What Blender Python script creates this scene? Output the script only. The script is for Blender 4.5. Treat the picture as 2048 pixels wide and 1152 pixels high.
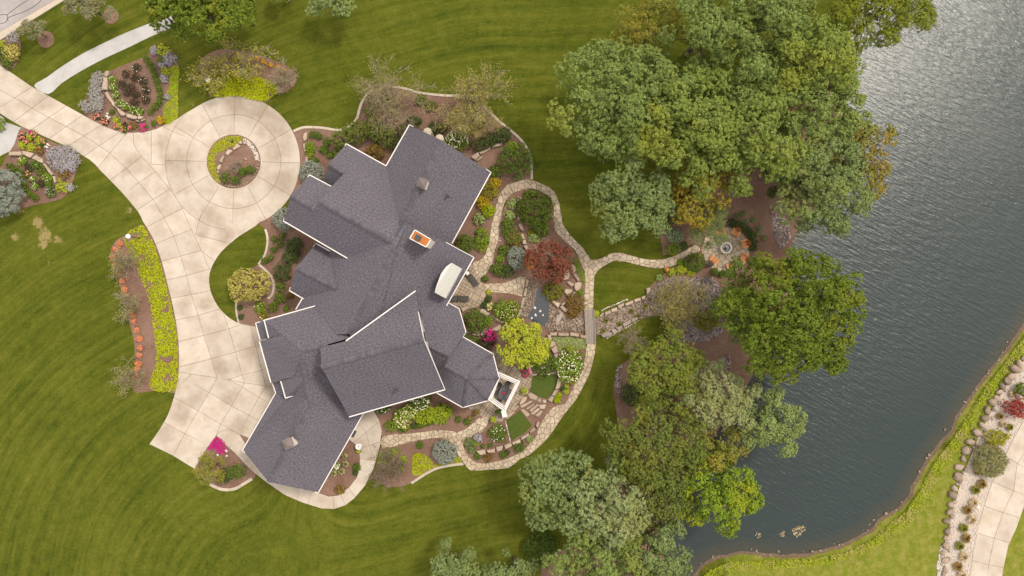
import bpy, bmesh, math, random
import numpy as np
from mathutils import Vector, Matrix, noise as mnoise
from mathutils.geometry import delaunay_2d_cdt

for o in list(bpy.data.objects):
    bpy.data.objects.remove(o, do_unlink=True)
SC = bpy.context.scene
COL = SC.collection
random.seed(7)

# ---------------------------------------------------------------- camera, sky, sun, exposure
H = 78.0            # drone height above the lawn (m)
S = 17.0            # photo pixels per metre on the ground
cam_d = bpy.data.cameras.new("camera")
cam_d.sensor_width = 36.0
cam_d.lens = 18.0 * H / (1024 / S)
cam_d.clip_end = 3000.0
cam = bpy.data.objects.new("camera", cam_d)
cam.location = (0, 0, H)
COL.objects.link(cam)
SC.camera = cam

SUN_AZ, SUN_EL = math.radians(51.0), math.radians(56.0)
world = bpy.data.worlds.new("World")
SC.world = world
world.use_nodes = True
wt = world.node_tree
for n in list(wt.nodes):
    wt.nodes.remove(n)
w_out = wt.nodes.new("ShaderNodeOutputWorld")
w_bg = wt.nodes.new("ShaderNodeBackground")
w_bg.inputs[1].default_value = 0.112
w_sky = wt.nodes.new("ShaderNodeTexSky")
w_sky.sky_type = 'NISHITA'
w_sky.sun_disc = False
w_sky.sun_elevation = SUN_EL
w_sky.sun_rotation = SUN_AZ
w_sky.dust_density = 3.0
w_tc = wt.nodes.new("ShaderNodeTexCoord")
w_no = wt.nodes.new("ShaderNodeTexNoise")
w_no.inputs["Scale"].default_value = 2.1
w_no.inputs["Detail"].default_value = 7.0
w_no.inputs["Roughness"].default_value = 0.55
w_ra = wt.nodes.new("ShaderNodeValToRGB")
w_ra.color_ramp.elements[0].position = 0.22
w_ra.color_ramp.elements[1].position = 0.52
w_mx = wt.nodes.new("ShaderNodeMix")
w_mx.data_type = 'RGBA'
w_mx.inputs[7].default_value = (9.2, 8.8, 8.3, 1)
wt.links.new(w_tc.outputs["Generated"], w_no.inputs["Vector"])
wt.links.new(w_no.outputs["Fac"], w_ra.inputs[0])
wt.links.new(w_ra.outputs[0], w_mx.inputs[0])
wt.links.new(w_sky.outputs[0], w_mx.inputs[6])
wt.links.new(w_mx.outputs[2], w_bg.inputs[0])
wt.links.new(w_bg.outputs[0], w_out.inputs[0])

sun_d = bpy.data.lights.new("sun", 'SUN')
sun_d.energy = 2.0
sun_d.angle = math.radians(10.0)
sun_d.color = (1.0, 0.92, 0.80)
sun = bpy.data.objects.new("sun", sun_d)
sdir = Vector((math.sin(SUN_AZ) * math.cos(SUN_EL), math.cos(SUN_AZ) * math.cos(SUN_EL), math.sin(SUN_EL)))
sun.rotation_euler = sdir.to_track_quat('Z', 'Y').to_euler()
sun.location = sdir * 200
COL.objects.link(sun)

SC.view_settings.view_transform = 'Standard'
SC.view_settings.look = 'None'
SC.view_settings.exposure = 0.98
SC.view_settings.gamma = 1.0
SC.view_settings.use_curve_mapping = False
SC.render.resolution_x = 1024
SC.render.resolution_y = 576
SC.render.engine = 'CYCLES'

# ---------------------------------------------------------------- helpers
def G(px, py, z=0.0):
    k = (H - z) / H / S
    return Vector(((px - 1024) * k, -(py - 576) * k, z))

def Z(x0, y0, s):
    """pixel list measured in an enlarged crop -> photo pixels"""
    def f(pts):
        return [(x0 + a / s, y0 + b / s) for a, b in pts]
    return f
zR = Z(160, 80, 6.064); zL = Z(0, 220, 5.235); zC = Z(380, 240, 7.68); zT = Z(340, 70, 6.064)
zN = Z(480, 230, 4.8); zE = Z(750, 230, 4.8); zW = Z(480, 460, 4.8); zM = Z(780, 460, 4.8)
zS = Z(750, 740, 4.8); zD = Z(960, 640, 5.908); zU = Z(960, 340, 5.908); zP = Z(960, 500, 5.908)
zF = Z(1340, 420, 6.98); zB = Z(1160, 530, 6.4); zK = Z(470, 800, 4.8); zQ = Z(1536, 768, 3.0)
zV = Z(1840, 640, 4.43); zI = Z(380, 600, 3.29); z00 = Z(0, 0, 3.0); z01 = Z(0, 384, 3.0); z02 = Z(0, 768, 3.0)

def W2(pts, z=0.0):
    return [(G(x, y, z).x, G(x, y, z).y) for x, y in pts]

def smooth(pts, n=4, closed=True):
    out = []
    N = len(pts)
    rng = range(N) if closed else range(N - 1)
    for i in rng:
        if closed:
            p0, p1, p2, p3 = pts[i - 1], pts[i], pts[(i + 1) % N], pts[(i + 2) % N]
        else:
            p0, p1, p2, p3 = pts[max(i - 1, 0)], pts[i], pts[i + 1], pts[min(i + 2, N - 1)]
        for k in range(n):
            t = k / n
            out.append(tuple(0.5 * ((2 * p1[j]) + (-p0[j] + p2[j]) * t + (2 * p0[j] - 5 * p1[j] + 4 * p2[j] - p3[j]) * t * t
                                    + (-p0[j] + 3 * p1[j] - 3 * p2[j] + p3[j]) * t ** 3) for j in range(2)))
    if not closed:
        out.append(tuple(pts[-1]))
    return out

def area2(p):
    return 0.5 * sum(p[i][0] * p[(i + 1) % len(p)][1] - p[(i + 1) % len(p)][0] * p[i][1] for i in range(len(p)))

def ccw(p):
    return list(p) if area2(p) > 0 else list(p)[::-1]

def inside(p, poly):
    x, y = p
    c = False
    j = len(poly) - 1
    for i in range(len(poly)):
        xi, yi = poly[i]; xj, yj = poly[j]
        if (yi > y) != (yj > y) and x < (xj - xi) * (y - yi) / (yj - yi) + xi:
            c = not c
        j = i
    return c

def inside_np(P, poly):
    poly = np.array(poly)
    x, y = P[:, 0], P[:, 1]
    c = np.zeros(len(P), bool)
    j = len(poly) - 1
    for i in range(len(poly)):
        xi, yi = poly[i]; xj, yj = poly[j]
        if yi != yj:
            c ^= ((yi > y) != (yj > y)) & (x < (xj - xi) * (y - yi) / (yj - yi) + xi)
        j = i
    return c

def dist_np(P, line, closed=False):
    L = np.array(line, float)
    d = np.full(len(P), 1e9)
    n = len(L) if closed else len(L) - 1
    for i in range(n):
        a = L[i]; b = L[(i + 1) % len(L)]
        ab = b - a
        t = np.clip(((P - a) @ ab) / max(ab @ ab, 1e-9), 0, 1)
        q = a + t[:, None] * ab
        d = np.minimum(d, np.hypot(P[:, 0] - q[:, 0], P[:, 1] - q[:, 1]))
    return d

def inset(poly, d):
    poly = ccw(poly)
    n = len(poly)
    out = []
    for i in range(n):
        p0 = Vector(poly[i - 1]); p1 = Vector(poly[i]); p2 = Vector(poly[(i + 1) % n])
        e1 = p1 - p0; e2 = p2 - p1
        if e1.length < 1e-6 or e2.length < 1e-6:
            out.append(tuple(p1)); continue
        e1.normalize(); e2.normalize()
        n1 = Vector((-e1.y, e1.x)); n2 = Vector((-e2.y, e2.x))
        b = n1 + n2
        if b.length < 0.2:
            out.append(tuple(p1 + n1 * d)); continue
        b.normalize()
        k = d / max(b.dot(n1), 0.35)
        out.append(tuple(p1 + b * k))
    return out

def clip_convex(subject, clip):
    """Sutherland-Hodgman: subject polygon clipped by a convex ccw polygon"""
    out = list(subject)
    n = len(clip)
    for i in range(n):
        a = clip[i]; b = clip[(i + 1) % n]
        ex, ey = b[0] - a[0], b[1] - a[1]
        src = out; out = []
        if not src:
            return []
        s = src[-1]
        ds = ex * (s[1] - a[1]) - ey * (s[0] - a[0])
        for p in src:
            dp = ex * (p[1] - a[1]) - ey * (p[0] - a[0])
            if (dp >= 0) != (ds >= 0):
                t = ds / (ds - dp)
                out.append((s[0] + (p[0] - s[0]) * t, s[1] + (p[1] - s[1]) * t))
            if dp >= 0:
                out.append(p)
            s, ds = p, dp
    return out

def dedupe(p, eps=0.01):
    out = []
    for q in p:
        if not out or math.hypot(q[0] - out[-1][0], q[1] - out[-1][1]) > eps:
            out.append(q)
    if len(out) > 1 and math.hypot(out[0][0] - out[-1][0], out[0][1] - out[-1][1]) < eps:
        out.pop()
    return out

def voronoi(poly, step, rnd, jit=0.42, rot=0.0, sx=1.0):
    """irregular convex cells covering poly, clipped to it"""
    xs = [p[0] for p in poly]; ys = [p[1] for p in poly]
    cx, cy = (min(xs) + max(xs)) / 2, (min(ys) + max(ys)) / 2
    R = math.hypot(max(xs) - min(xs), max(ys) - min(ys)) / 2 + step
    ca, sa = math.cos(rot), math.sin(rot)
    seeds = []
    nx = int(R / step) + 2
    for i in range(-nx, nx + 1):
        for j in range(-nx, nx + 1):
            u = (i + (j % 2) * 0.5 + rnd.uniform(-jit, jit)) * step * sx
            v = (j + rnd.uniform(-jit, jit)) * step * 0.9
            seeds.append((cx + u * ca - v * sa, cy + u * sa + v * ca))
    A = np.array(seeds)
    near = dist_np(A, poly, True)
    ok = inside_np(A, poly) | (near < step * 1.2)
    idx = np.nonzero(ok)[0]
    cells = []
    for i in idx:
        s = A[i]
        d2 = ((A - s) ** 2).sum(1)
        nb = np.argsort(d2)[1:16]
        cell = [(s[0] - 3 * step, s[1] - 3 * step), (s[0] + 3 * step, s[1] - 3 * step), (s[0] + 3 * step, s[1] + 3 * step), (s[0] - 3 * step, s[1] + 3 * step)]
        for k in nb:
            q = A[k]
            mx, my = (s + q) / 2
            dx, dy = q - s
            big = 50.0
            tx, ty = -dy, dx
            L = math.hypot(tx, ty)
            tx, ty = tx / L * big, ty / L * big
            a = (mx - tx, my - ty); b = (mx + tx, my + ty)
            out = []
            s0 = cell[-1]
            f = lambda p: (b[0] - a[0]) * (p[1] - a[1]) - (b[1] - a[1]) * (p[0] - a[0])
            ds = f(s0)
            for p in cell:
                dp = f(p)
                if (dp >= 0) != (ds >= 0):
                    t = ds / (ds - dp)
                    out.append((s0[0] + (p[0] - s0[0]) * t, s0[1] + (p[1] - s0[1]) * t))
                if dp >= 0:
                    out.append(p)
                s0, ds = p, dp
            cell = out
            if len(cell) < 3:
                break
        if len(cell) < 3:
            continue
        c = dedupe(clip_convex(poly, ccw(cell)), 0.02)
        if len(c) >= 3 and abs(area2(c)) > 0.03 * step * step * 4:
            cells.append(ccw(c))
    return cells

# --- object making
def link(o, parent=None):
    COL.objects.link(o)
    if parent is not None:
        o.parent = parent
    return o

def mesh(name, verts, faces, mat=None, smooth_=False):
    me = bpy.data.meshes.new(name)
    me.from_pydata([tuple(v) for v in verts], [], faces)
    if mat:
        me.materials.append(mat)
    if smooth_:
        me.polygons.foreach_set("use_smooth", [True] * len(me.polygons))
    me.update()
    return me

def obj(name, verts, faces, mat, parent=None, smooth_=False):
    """verts in world space; stored relative to the parent's origin"""
    if parent is not None:
        off = Vector(parent.location)
        p = parent.parent
        while p is not None:
            off += Vector(p.location); p = p.parent
        verts = [Vector(v) - off for v in verts]
    o = bpy.data.objects.new(name, mesh(name, verts, faces, mat, smooth_))
    return link(o, parent)

def tag(o, label=None, cat=None, group=None, kind=None):
    if label: o["label"] = label
    if cat: o["category"] = cat
    if group: o["group"] = group
    if kind: o["kind"] = kind
    return o

def thing(name, label, cat, loc, group=None, rz=0.0):
    o = bpy.data.objects.new(name, None)
    o.empty_display_size = 0.3
    o.location = loc
    o.rotation_euler = (0, 0, rz)
    link(o)
    return tag(o, label, cat, group)

def prism(poly, z0, z1):
    poly = ccw(poly)
    n = len(poly)
    v = [(x, y, z0) for x, y in poly] + [(x, y, z1) for x, y in poly]
    f = [list(range(n, 2 * n))] + [[i, (i + 1) % n, n + (i + 1) % n, n + i] for i in range(n)]
    return v, f

def slab(poly, z0, z1, b=0.02, rnd=None, jz=0.0):
    """stone slab: chamfered, slightly uneven top"""
    poly = ccw(poly)
    n = len(poly)
    top = inset(poly, b)
    r = (lambda: rnd.uniform(-jz, jz)) if rnd else (lambda: 0.0)
    tilt = (r(), r())
    cx = sum(p[0] for p in poly) / n; cy = sum(p[1] for p in poly) / n
    R = max(math.hypot(p[0] - cx, p[1] - cy) for p in poly) + 1e-6
    def zz(p):
        return tilt[0] * (p[0] - cx) / R + tilt[1] * (p[1] - cy) / R
    v = [(x, y, z0) for x, y in poly] + [(x, y, z1 - b + zz((x, y))) for x, y in poly] + [(x, y, z1 + zz((x, y))) for x, y in top]
    f = [list(range(2 * n, 3 * n))]
    for i in range(n):
        j = (i + 1) % n
        f.append([i, j, n + j, n + i]); f.append([n + i, n + j, 2 * n + j, 2 * n + i])
    return v, f

def sheet(name, poly, z, mat, parent=None, kind="structure", label=None, cat=None):
    poly = ccw(poly)
    o = obj(name, [(x, y, z) for x, y in poly], [list(range(len(poly)))], mat, parent)
    return tag(o, label, cat, None, kind)

def box(cx, cy, cz, sx, sy, sz, rz=0.0):
    v = []
    c, s = math.cos(rz), math.sin(rz)
    for dz in (-.5, .5):
        for dx, dy in ((-.5, -.5), (.5, -.5), (.5, .5), (-.5, .5)):
            x, y = dx * sx, dy * sy
            v.append((cx + x * c - y * s, cy + x * s + y * c, cz + dz * sz))
    return v, [[3, 2, 1, 0], [4, 5, 6, 7], [0, 1, 5, 4], [1, 2, 6, 5], [2, 3, 7, 6], [3, 0, 4, 7]]

class MB:
    def __init__(self):
        self.v = []; self.f = []
    def add(self, vf):
        k = len(self.v)
        self.v += [tuple(p) for p in vf[0]]
        self.f += [[i + k for i in q] for q in vf[1]]
        return self
    def build(self, name, mat, parent=None, smooth_=False):
        return obj(name, self.v, self.f, mat, parent, smooth_)

def bar(a, b, w, h):
    """box beam from a to b, width w (horizontal), height h, centred on the line"""
    a = Vector(a); b = Vector(b)
    d = (b - a)
    if d.length < 1e-6:
        d = Vector((0, 0, 1e-3))
    d.normalize()
    side = d.cross(Vector((0, 0, 1)))
    if side.length < 1e-3:
        side = Vector((1, 0, 0))
    side.normalize()
    up = side.cross(d).normalized()
    v = []
    for p in (a, b):
        for s, u in ((-1, -1), (1, -1), (1, 1), (-1, 1)):
            v.append(p + side * (s * w / 2) + up * (u * h / 2))
    return v, [[3, 2, 1, 0], [4, 5, 6, 7], [0, 1, 5, 4], [1, 2, 6, 5], [2, 3, 7, 6], [3, 0, 4, 7]]

def tube(pts, rads, n=6, cap=True):
    v = []; f = []
    for i, p in enumerate(pts):
        p = Vector(p)
        d = Vector(pts[min(i + 1, len(pts) - 1)]) - Vector(pts[max(i - 1, 0)])
        if d.length < 1e-6:
            d = Vector((0, 0, 1))
        d.normalize()
        a = d.orthogonal().normalized(); b = d.cross(a)
        for k in range(n):
            t = 2 * math.pi * k / n
            v.append(p + (a * math.cos(t) + b * math.sin(t)) * rads[i])
    for i in range(len(pts) - 1):
        for k in range(n):
            k2 = (k + 1) % n
            f.append([i * n + k, i * n + k2, (i + 1) * n + k2, (i + 1) * n + k])
    if cap:
        f.append(list(range((len(pts) - 1) * n, len(pts) * n)))
    return v, f

def lathe(prof, n=16, c=(0, 0, 0)):
    v = []; f = []
    for r, z in prof:
        for k in range(n):
            t = 2 * math.pi * k / n
            v.append((c[0] + r * math.cos(t), c[1] + r * math.sin(t), c[2] + z))
    for i in range(len(prof) - 1):
        for k in range(n):
            k2 = (k + 1) % n
            f.append([i * n + k, i * n + k2, (i + 1) * n + k2, (i + 1) * n + k])
    f.append(list(range((len(prof) - 1) * n, len(prof) * n)))
    return v, f

# --- materials
MATS = {}
ALB = .78
LEAF = 1.36
def ramp(nt, fac, cols, pos=None):
    r = nt.nodes.new("ShaderNodeValToRGB")
    el = r.color_ramp.elements
    n = len(cols)
    pos = pos or [i / (n - 1) for i in range(n)]
    while len(el) < n:
        el.new(0.5)
    for e, p, c in zip(el, pos, cols):
        e.position = p; e.color = (*c, 1)
    nt.links.new(fac, r.inputs[0])
    return r.outputs[0]

def noise_tex(nt, vec, scale, detail=4, rough=0.6, dist=0.0):
    n = nt.nodes.new("ShaderNodeTexNoise")
    n.inputs["Scale"].default_value = scale
    n.inputs["Detail"].default_value = detail
    n.inputs["Roughness"].default_value = rough
    n.inputs["Distortion"].default_value = dist
    nt.links.new(vec, n.inputs["Vector"])
    return n.outputs["Fac"]

def mixc(nt, fac, a, b, mode='MIX'):
    m = nt.nodes.new("ShaderNodeMix")
    m.data_type = 'RGBA'; m.blend_type = mode
    for s, i in ((fac, 0), (a, 6), (b, 7)):
        if isinstance(s, (int, float)):
            m.inputs[i].default_value = s
        elif isinstance(s, tuple):
            m.inputs[i].default_value = (*s, 1)
        else:
            nt.links.new(s, m.inputs[i])
    return m.outputs[2]

def math_n(nt, op, a, b=0.0, clamp=False):
    m = nt.nodes.new("ShaderNodeMath")
    m.operation = op; m.use_clamp = clamp
    for s, i in ((a, 0), (b, 1)):
        if isinstance(s, (int, float)):
            m.inputs[i].default_value = s
        else:
            nt.links.new(s, m.inputs[i])
    return m.outputs[0]

def newmat(name):
    m = bpy.data.materials.new(name)
    m.use_nodes = True
    nt = m.node_tree
    b = nt.nodes["Principled BSDF"]
    tc = nt.nodes.new("ShaderNodeTexCoord")
    MATS[name] = m
    return m, nt, b, tc.outputs["Object"]

def scale_col(nt, col, fac_out, lo, hi):
    """col * map(fac, lo..hi)"""
    mr = nt.nodes.new("ShaderNodeMapRange")
    mr.inputs[3].default_value = lo; mr.inputs[4].default_value = hi
    nt.links.new(fac_out, mr.inputs[0])
    return mixc(nt, 1.0, col, mr.outputs[0], 'MULTIPLY')

def surf(name, cols, scale=3.0, detail=5, rough=0.85, bump=0.3, bscale=20.0, pos=None, objvar=0.0, island=0.0,
         big=None, bigscale=0.15, spec=0.3, bdist=0.05, rgh=0.65, metallic=0.0):
    m, nt, b, co = newmat(name)
    cols = [tuple(x * ALB for x in q) for q in cols]
    c = ramp(nt, noise_tex(nt, co, scale, detail, rgh), cols, pos)
    if big:
        f = ramp(nt, noise_tex(nt, co, bigscale, 3), [(0, 0, 0), (1, 1, 1)], [0.42, 0.62])
        c = mixc(nt, f, c, mixc(nt, 1.0, c, big, 'MULTIPLY'))
    if objvar:
        oi = nt.nodes.new("ShaderNodeObjectInfo")
        c = scale_col(nt, c, oi.outputs["Random"], 1 - objvar, 1 + objvar)
    if island:
        ge = nt.nodes.new("ShaderNodeNewGeometry")
        c = scale_col(nt, c, ge.outputs["Random Per Island"], 1 - island, 1 + island)
    nt.links.new(c, b.inputs["Base Color"])
    b.inputs["Roughness"].default_value = rough
    b.inputs["Specular IOR Level"].default_value = spec
    b.inputs["Metallic"].default_value = metallic
    if bump:
        bn = nt.nodes.new("ShaderNodeBump")
        bn.inputs["Strength"].default_value = bump
        bn.inputs["Distance"].default_value = bdist
        nt.links.new(noise_tex(nt, co, bscale, 4), bn.inputs["Height"])
        nt.links.new(bn.outputs[0], b.inputs["Normal"])
    return m

def leafmat(name, cols, alt=None, altscale=0.35, trans=0.22, var=0.35, rough=0.55, altpos=(0.48, 0.66)):
    """foliage: colour varies leaf by leaf, with patches of a second tone"""
    m, nt, b, co = newmat(name)
    ge = nt.nodes.new("ShaderNodeNewGeometry")
    rpi = ge.outputs["Random Per Island"]
    c = ramp(nt, rpi, [tuple(x * LEAF for x in q) for q in cols])
    if alt:
        alt = tuple(x * LEAF for x in alt)
        f = ramp(nt, noise_tex(nt, co, altscale, 3), [(0, 0, 0), (1, 1, 1)], list(altpos))
        f2 = math_n(nt, 'MULTIPLY', f, 0.85)
        c = mixc(nt, f2, c, alt)
    n2 = noise_tex(nt, co, 6.0, 2)
    c = scale_col(nt, c, n2, 1 - var, 1 + var)
    nt.links.new(c, b.inputs["Base Color"])
    b.inputs["Roughness"].default_value = rough
    b.inputs["Specular IOR Level"].default_value = 0.06
    tr = nt.nodes.new("ShaderNodeBsdfTranslucent")
    nt.links.new(c, tr.inputs[0])
    mx = nt.nodes.new("ShaderNodeMixShader")
    mx.inputs[0].default_value = trans
    nt.links.new(b.outputs[0], mx.inputs[1]); nt.links.new(tr.outputs[0], mx.inputs[2])
    out = [n for n in nt.nodes if n.type == 'OUTPUT_MATERIAL'][0]
    nt.links.new(mx.outputs[0], out.inputs[0])
    return m

M = {}
M['concrete'] = surf('concrete', [(.34, .285, .228), (.425, .366, .302), (.485, .426, .358)], .9, 9, .9, .15, 30, objvar=.07, big=(.86, .82, .78), bigscale=.5)
def stains(m, spots, col):
    """tyre and damp marks: worn patches with ragged outlines, at fixed places on the slab"""
    nt = m.node_tree; b = nt.nodes["Principled BSDF"]
    geo = nt.nodes.new("ShaderNodeNewGeometry").outputs["Position"]
    n = noise_tex(nt, geo, .7, 6, .65)
    src = b.inputs["Base Color"].links[0].from_socket
    acc = None
    for x, y, r in spots:
        vm = nt.nodes.new("ShaderNodeVectorMath"); vm.operation = 'DISTANCE'
        nt.links.new(geo, vm.inputs[0]); vm.inputs[1].default_value = G(x, y, .08)
        d = math_n(nt, 'SUBTRACT', 1.0, math_n(nt, 'DIVIDE', vm.outputs["Value"], r / S), True)
        acc = d if acc is None else math_n(nt, 'MAXIMUM', acc, d)
    f = ramp(nt, math_n(nt, 'MULTIPLY', acc, math_n(nt, 'MULTIPLY', n, 2.0)), [(0, 0, 0), (1, 1, 1)], [.10, .75])
    c = mixc(nt, math_n(nt, 'MULTIPLY', f, .72), src, mixc(nt, 1.0, src, col, 'MULTIPLY'))
    nt.links.new(c, b.inputs["Base Color"])
stains(M['concrete'], [(510, 215, 62), (548, 255, 55), (470, 208, 40), (560, 300, 40), (410, 452, 34), (445, 470, 30), (365, 615, 26), (408, 610, 22), (425, 440, 40), (360, 825, 36), (390, 800, 26), (520, 640, 40), (505, 700, 36), (545, 770, 34),
       (360, 320, 60), (330, 290, 30), (440, 740, 30), (455, 800, 26), (560, 370, 40), (265, 330, 30), (90, 200, 34), (480, 850, 30), (330, 870, 30)], (.68, .64, .60))
M['joint'] = surf('joint_dirt', [(.16, .10, .07), (.24, .16, .11)], 8)
M['mulch'] = surf('mulch', [(.085, .046, .030), (.19, .112, .078), (.30, .19, .142)], 7, 9, .95, .9, 22, big=(.8, .74, .72), bigscale=.3, rgh=.8, pos=[.3, .5, .72])
M['gravel'] = surf('gravel', [(.25, .235, .225), (.40, .38, .365), (.52, .50, .48)], 9, 8, .95, .7, 30, rgh=.8, big=(.88, .87, .86), bigscale=.5)
M['white_gravel'] = surf('white_gravel', [(.27, .21, .165), (.42, .345, .285), (.54, .46, .395)], 8, 6, .95, .8, 14)
M['road'] = surf('road_concrete', [(.24, .21, .20), (.31, .28, .265), (.38, .345, .33)], 1.5, 6, .9, .2, 30, big=(.82, .8, .8))
M['kerb'] = surf('kerb', [(.32, .26, .20), (.46, .385, .305)], 2.0, objvar=.1)
M['flag'] = surf('flagstone', [(.28, .215, .15), (.42, .34, .245), (.53, .45, .335)], 4.0, 7, .9, .5, 18, objvar=.17, big=(.86, .82, .78), bigscale=.7)
M['sand'] = surf('joint_sand', [(.11, .075, .05), (.19, .135, .095)], 9)
M['wallstone'] = surf('wall_stone', [(.25, .185, .135), (.37, .29, .22), (.46, .375, .295)], 3.0, 8, .9, .6, 9, objvar=.16, big=(.85, .80, .75), bigscale=.9, bdist=.08)
M['greystone'] = surf('grey_stone', [(.17, .13, .105), (.26, .205, .17), (.33, .27, .23)], 3.5, 8, .9, .6, 9, objvar=.2, bdist=.08)
M['paver'] = surf('paver', [(.23, .175, .12), (.31, .24, .17), (.36, .285, .205)], 5, 6, .9, .2, 30, objvar=.14)
M['boulder'] = surf('boulder', [(.15, .108, .078), (.27, .20, .15), (.40, .32, .255)], 2.6, 8, .9, .8, 7, objvar=.32, bdist=.12)
M['whiterock'] = surf('white_rock', [(.40, .34, .29), (.58, .52, .46)], 3.0, 5, .9, .4, 10, island=.25)
M['pebble'] = surf('pebble', [(.11, .078, .058), (.22, .165, .125), (.34, .27, .21)], 2.0, 4, .85, .2, 20, island=.6)
M['riverrock'] = surf('river_rock', [(.12, .095, .09), (.22, .175, .165), (.36, .30, .285)], 2.5, 4, .8, .2, 20, island=.75)
m, nt, b, co = newmat('shingle')
uv = nt.nodes.new("ShaderNodeUVMap"); uv.uv_map = "slope"
mp_ = nt.nodes.new("ShaderNodeMapping"); mp_.inputs["Scale"].default_value = (4.2, 8.2, 1)
nt.links.new(uv.outputs[0], mp_.inputs[0])
g1 = noise_tex(nt, mp_.outputs[0], 1.0, 3, .55)
c = ramp(nt, g1, [(.044, .039, .047), (.076, .068, .080), (.116, .105, .122)], [.33, .5, .68])
wv_ = nt.nodes.new("ShaderNodeTexWave"); wv_.bands_direction = 'Y'; wv_.inputs["Scale"].default_value = .62; wv_.inputs["Distortion"].default_value = 1.2
nt.links.new(uv.outputs[0], wv_.inputs[0])
c = scale_col(nt, c, wv_.outputs["Fac"], .94, 1.04)
c = scale_col(nt, c, noise_tex(nt, co, .25, 4), .82, 1.16)
oi_ = nt.nodes.new("ShaderNodeObjectInfo")
c = scale_col(nt, c, oi_.outputs["Random"], .96, 1.04)
nt.links.new(c, b.inputs["Base Color"]); b.inputs["Roughness"].default_value = .9; b.inputs["Specular IOR Level"].default_value = .25
bn = nt.nodes.new("ShaderNodeBump"); bn.inputs["Strength"].default_value = .8; bn.inputs["Distance"].default_value = .05
nt.links.new(g1, bn.inputs["Height"]); nt.links.new(bn.outputs[0], b.inputs["Normal"])
M['shingle'] = m
M['ridge'] = surf('ridge_shingle', [(.064, .057, .066), (.112, .101, .116)], 6, 3, .9, .3, 12, island=.2)
M['white'] = surf('white_paint', [(.56, .52, .50), (.66, .615, .59)], 1.5, 4, .5, 0)
M['stucco'] = surf('stucco_wall', [(.40, .34, .27), (.48, .41, .33)], 2, 5, .9, .2, 20)
M['metalroof'] = surf('metal_roof', [(.42, .41, .37), (.50, .49, .45)], 1.2, 4, .45, 0)
M['rust'] = surf('rusted_pan', [(.20, .055, .012), (.36, .115, .025), (.46, .17, .045)], 3, 7, .8, .2, 20)
M['darkmetal'] = surf('dark_metal', [(.03, .03, .032), (.055, .055, .06)], 4, 4, .5, 0)
M['copper'] = surf('cupola_metal', [(.12, .095, .092), (.20, .158, .148)], 2, 4, .5, 0)
M['cream'] = surf('cream_paint', [(.62, .54, .43), (.70, .62, .51)], 2, 4, .6, 0)
M['glass'] = surf('window_glass', [(.03, .035, .04), (.05, .055, .06)], 1, 2, .1, 0, spec=.6)
M['timber'] = surf('weathered_timber', [(.13, .105, .08), (.22, .185, .15), (.30, .26, .215)], 4, 8, .9, .5, 14, objvar=.2)
M['orangewood'] = surf('orange_wood', [(.38, .135, .035), (.54, .22, .075), (.62, .28, .11)], 5, 6, .7, .2, 14, objvar=.08)
M['wicker'] = surf('dark_wicker', [(.02, .018, .017), (.06, .052, .047), (.10, .09, .08)], 16, 3, .8, .5, 30)
M['bark'] = surf('bark', [(.055, .04, .03), (.12, .09, .065)], 5, 5, .95, .6, 14)
M['palebark'] = surf('pale_bark', [(.19, .145, .105), (.32, .255, .19)], 5, 5, .95, .3, 14)
M['mud'] = surf('mud', [(.10, .068, .045), (.21, .145, .10)], 3, 6, .8, .5, 8)
M['ash'] = surf('ash', [(.30, .29, .29), (.52, .51, .52)], 6, 5, .95, .3, 14)
M['redpot'] = surf('red_flower', [(.45, .02, .03), (.62, .05, .06)], 8)
M['tabletop'] = surf('slate_tabletop', [(.045, .042, .046), (.11, .10, .11)], 6, 5, .5, .2, 20)
M['globe'] = surf('lamp_globe', [(.70, .72, .74), (.78, .80, .82)], 2, 2, .2, 0, spec=.5)

def fl(name, c, v=.25):
    return surf(name, [tuple(x * (1 - v) for x in c), tuple(min(x * (1 + v), .95) for x in c)], 9, 2, .7, 0, island=.2)
M['f_white'] = fl('white_petals', (.72, .70, .52), .15)
M['f_cream'] = fl('cream_petals', (.70, .58, .34), .15)
M['f_mag'] = fl('magenta_petals', (.50, .008, .16))
M['f_pink'] = fl('pink_petals', (.62, .12, .16))
M['f_salmon'] = fl('salmon_petals', (.58, .19, .13))
M['f_orange'] = fl('orange_petals', (.66, .21, .09))
M['f_gold'] = fl('gold_petals', (.62, .30, .035))
M['f_lav'] = fl('lavender_spikes', (.30, .25, .34))

LM = {}
LM['locust'] = leafmat('locust_leaf', [(0.0576, 0.0804, 0.0187), (0.1009, 0.1313, 0.0318), (0.1530, 0.1862, 0.0514)], (0.1441, 0.1519, 0.0233), .12)
LM['locust_y'] = leafmat('locust_leaf_yellowing', [(0.0594, 0.0804, 0.0158), (0.1062, 0.1352, 0.0272), (0.1549, 0.1823, 0.0411)], (0.1576, 0.1617, 0.0187), .15)
LM['grey'] = leafmat('grey_green_leaf', [(0.0555, 0.0764, 0.0229), (0.0977, 0.1274, 0.0408), (0.1533, 0.1842, 0.0680)], (0.1149, 0.1274, 0.0289), .2)
LM['pale'] = leafmat('pale_green_leaf', [(0.0766, 0.1058, 0.0298), (0.1305, 0.1646, 0.0514), (0.1891, 0.2205, 0.0794)], (0.1530, 0.1666, 0.0420), .25)
LM['maple'] = leafmat('maple_leaf', [(0.0310, 0.0514, 0.0059), (0.0636, 0.0900, 0.0092), (0.1122, 0.1366, 0.0151)], (0.1006, 0.1085, 0.0110), .2)
LM['darkmaple'] = leafmat('dark_maple_leaf', [(0.0279, 0.0480, 0.0058), (0.0614, 0.0900, 0.0094), (0.1395, 0.1550, 0.0180)], (0.1581, 0.1500, 0.0144), .3, altpos=(.55, .75))
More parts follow.
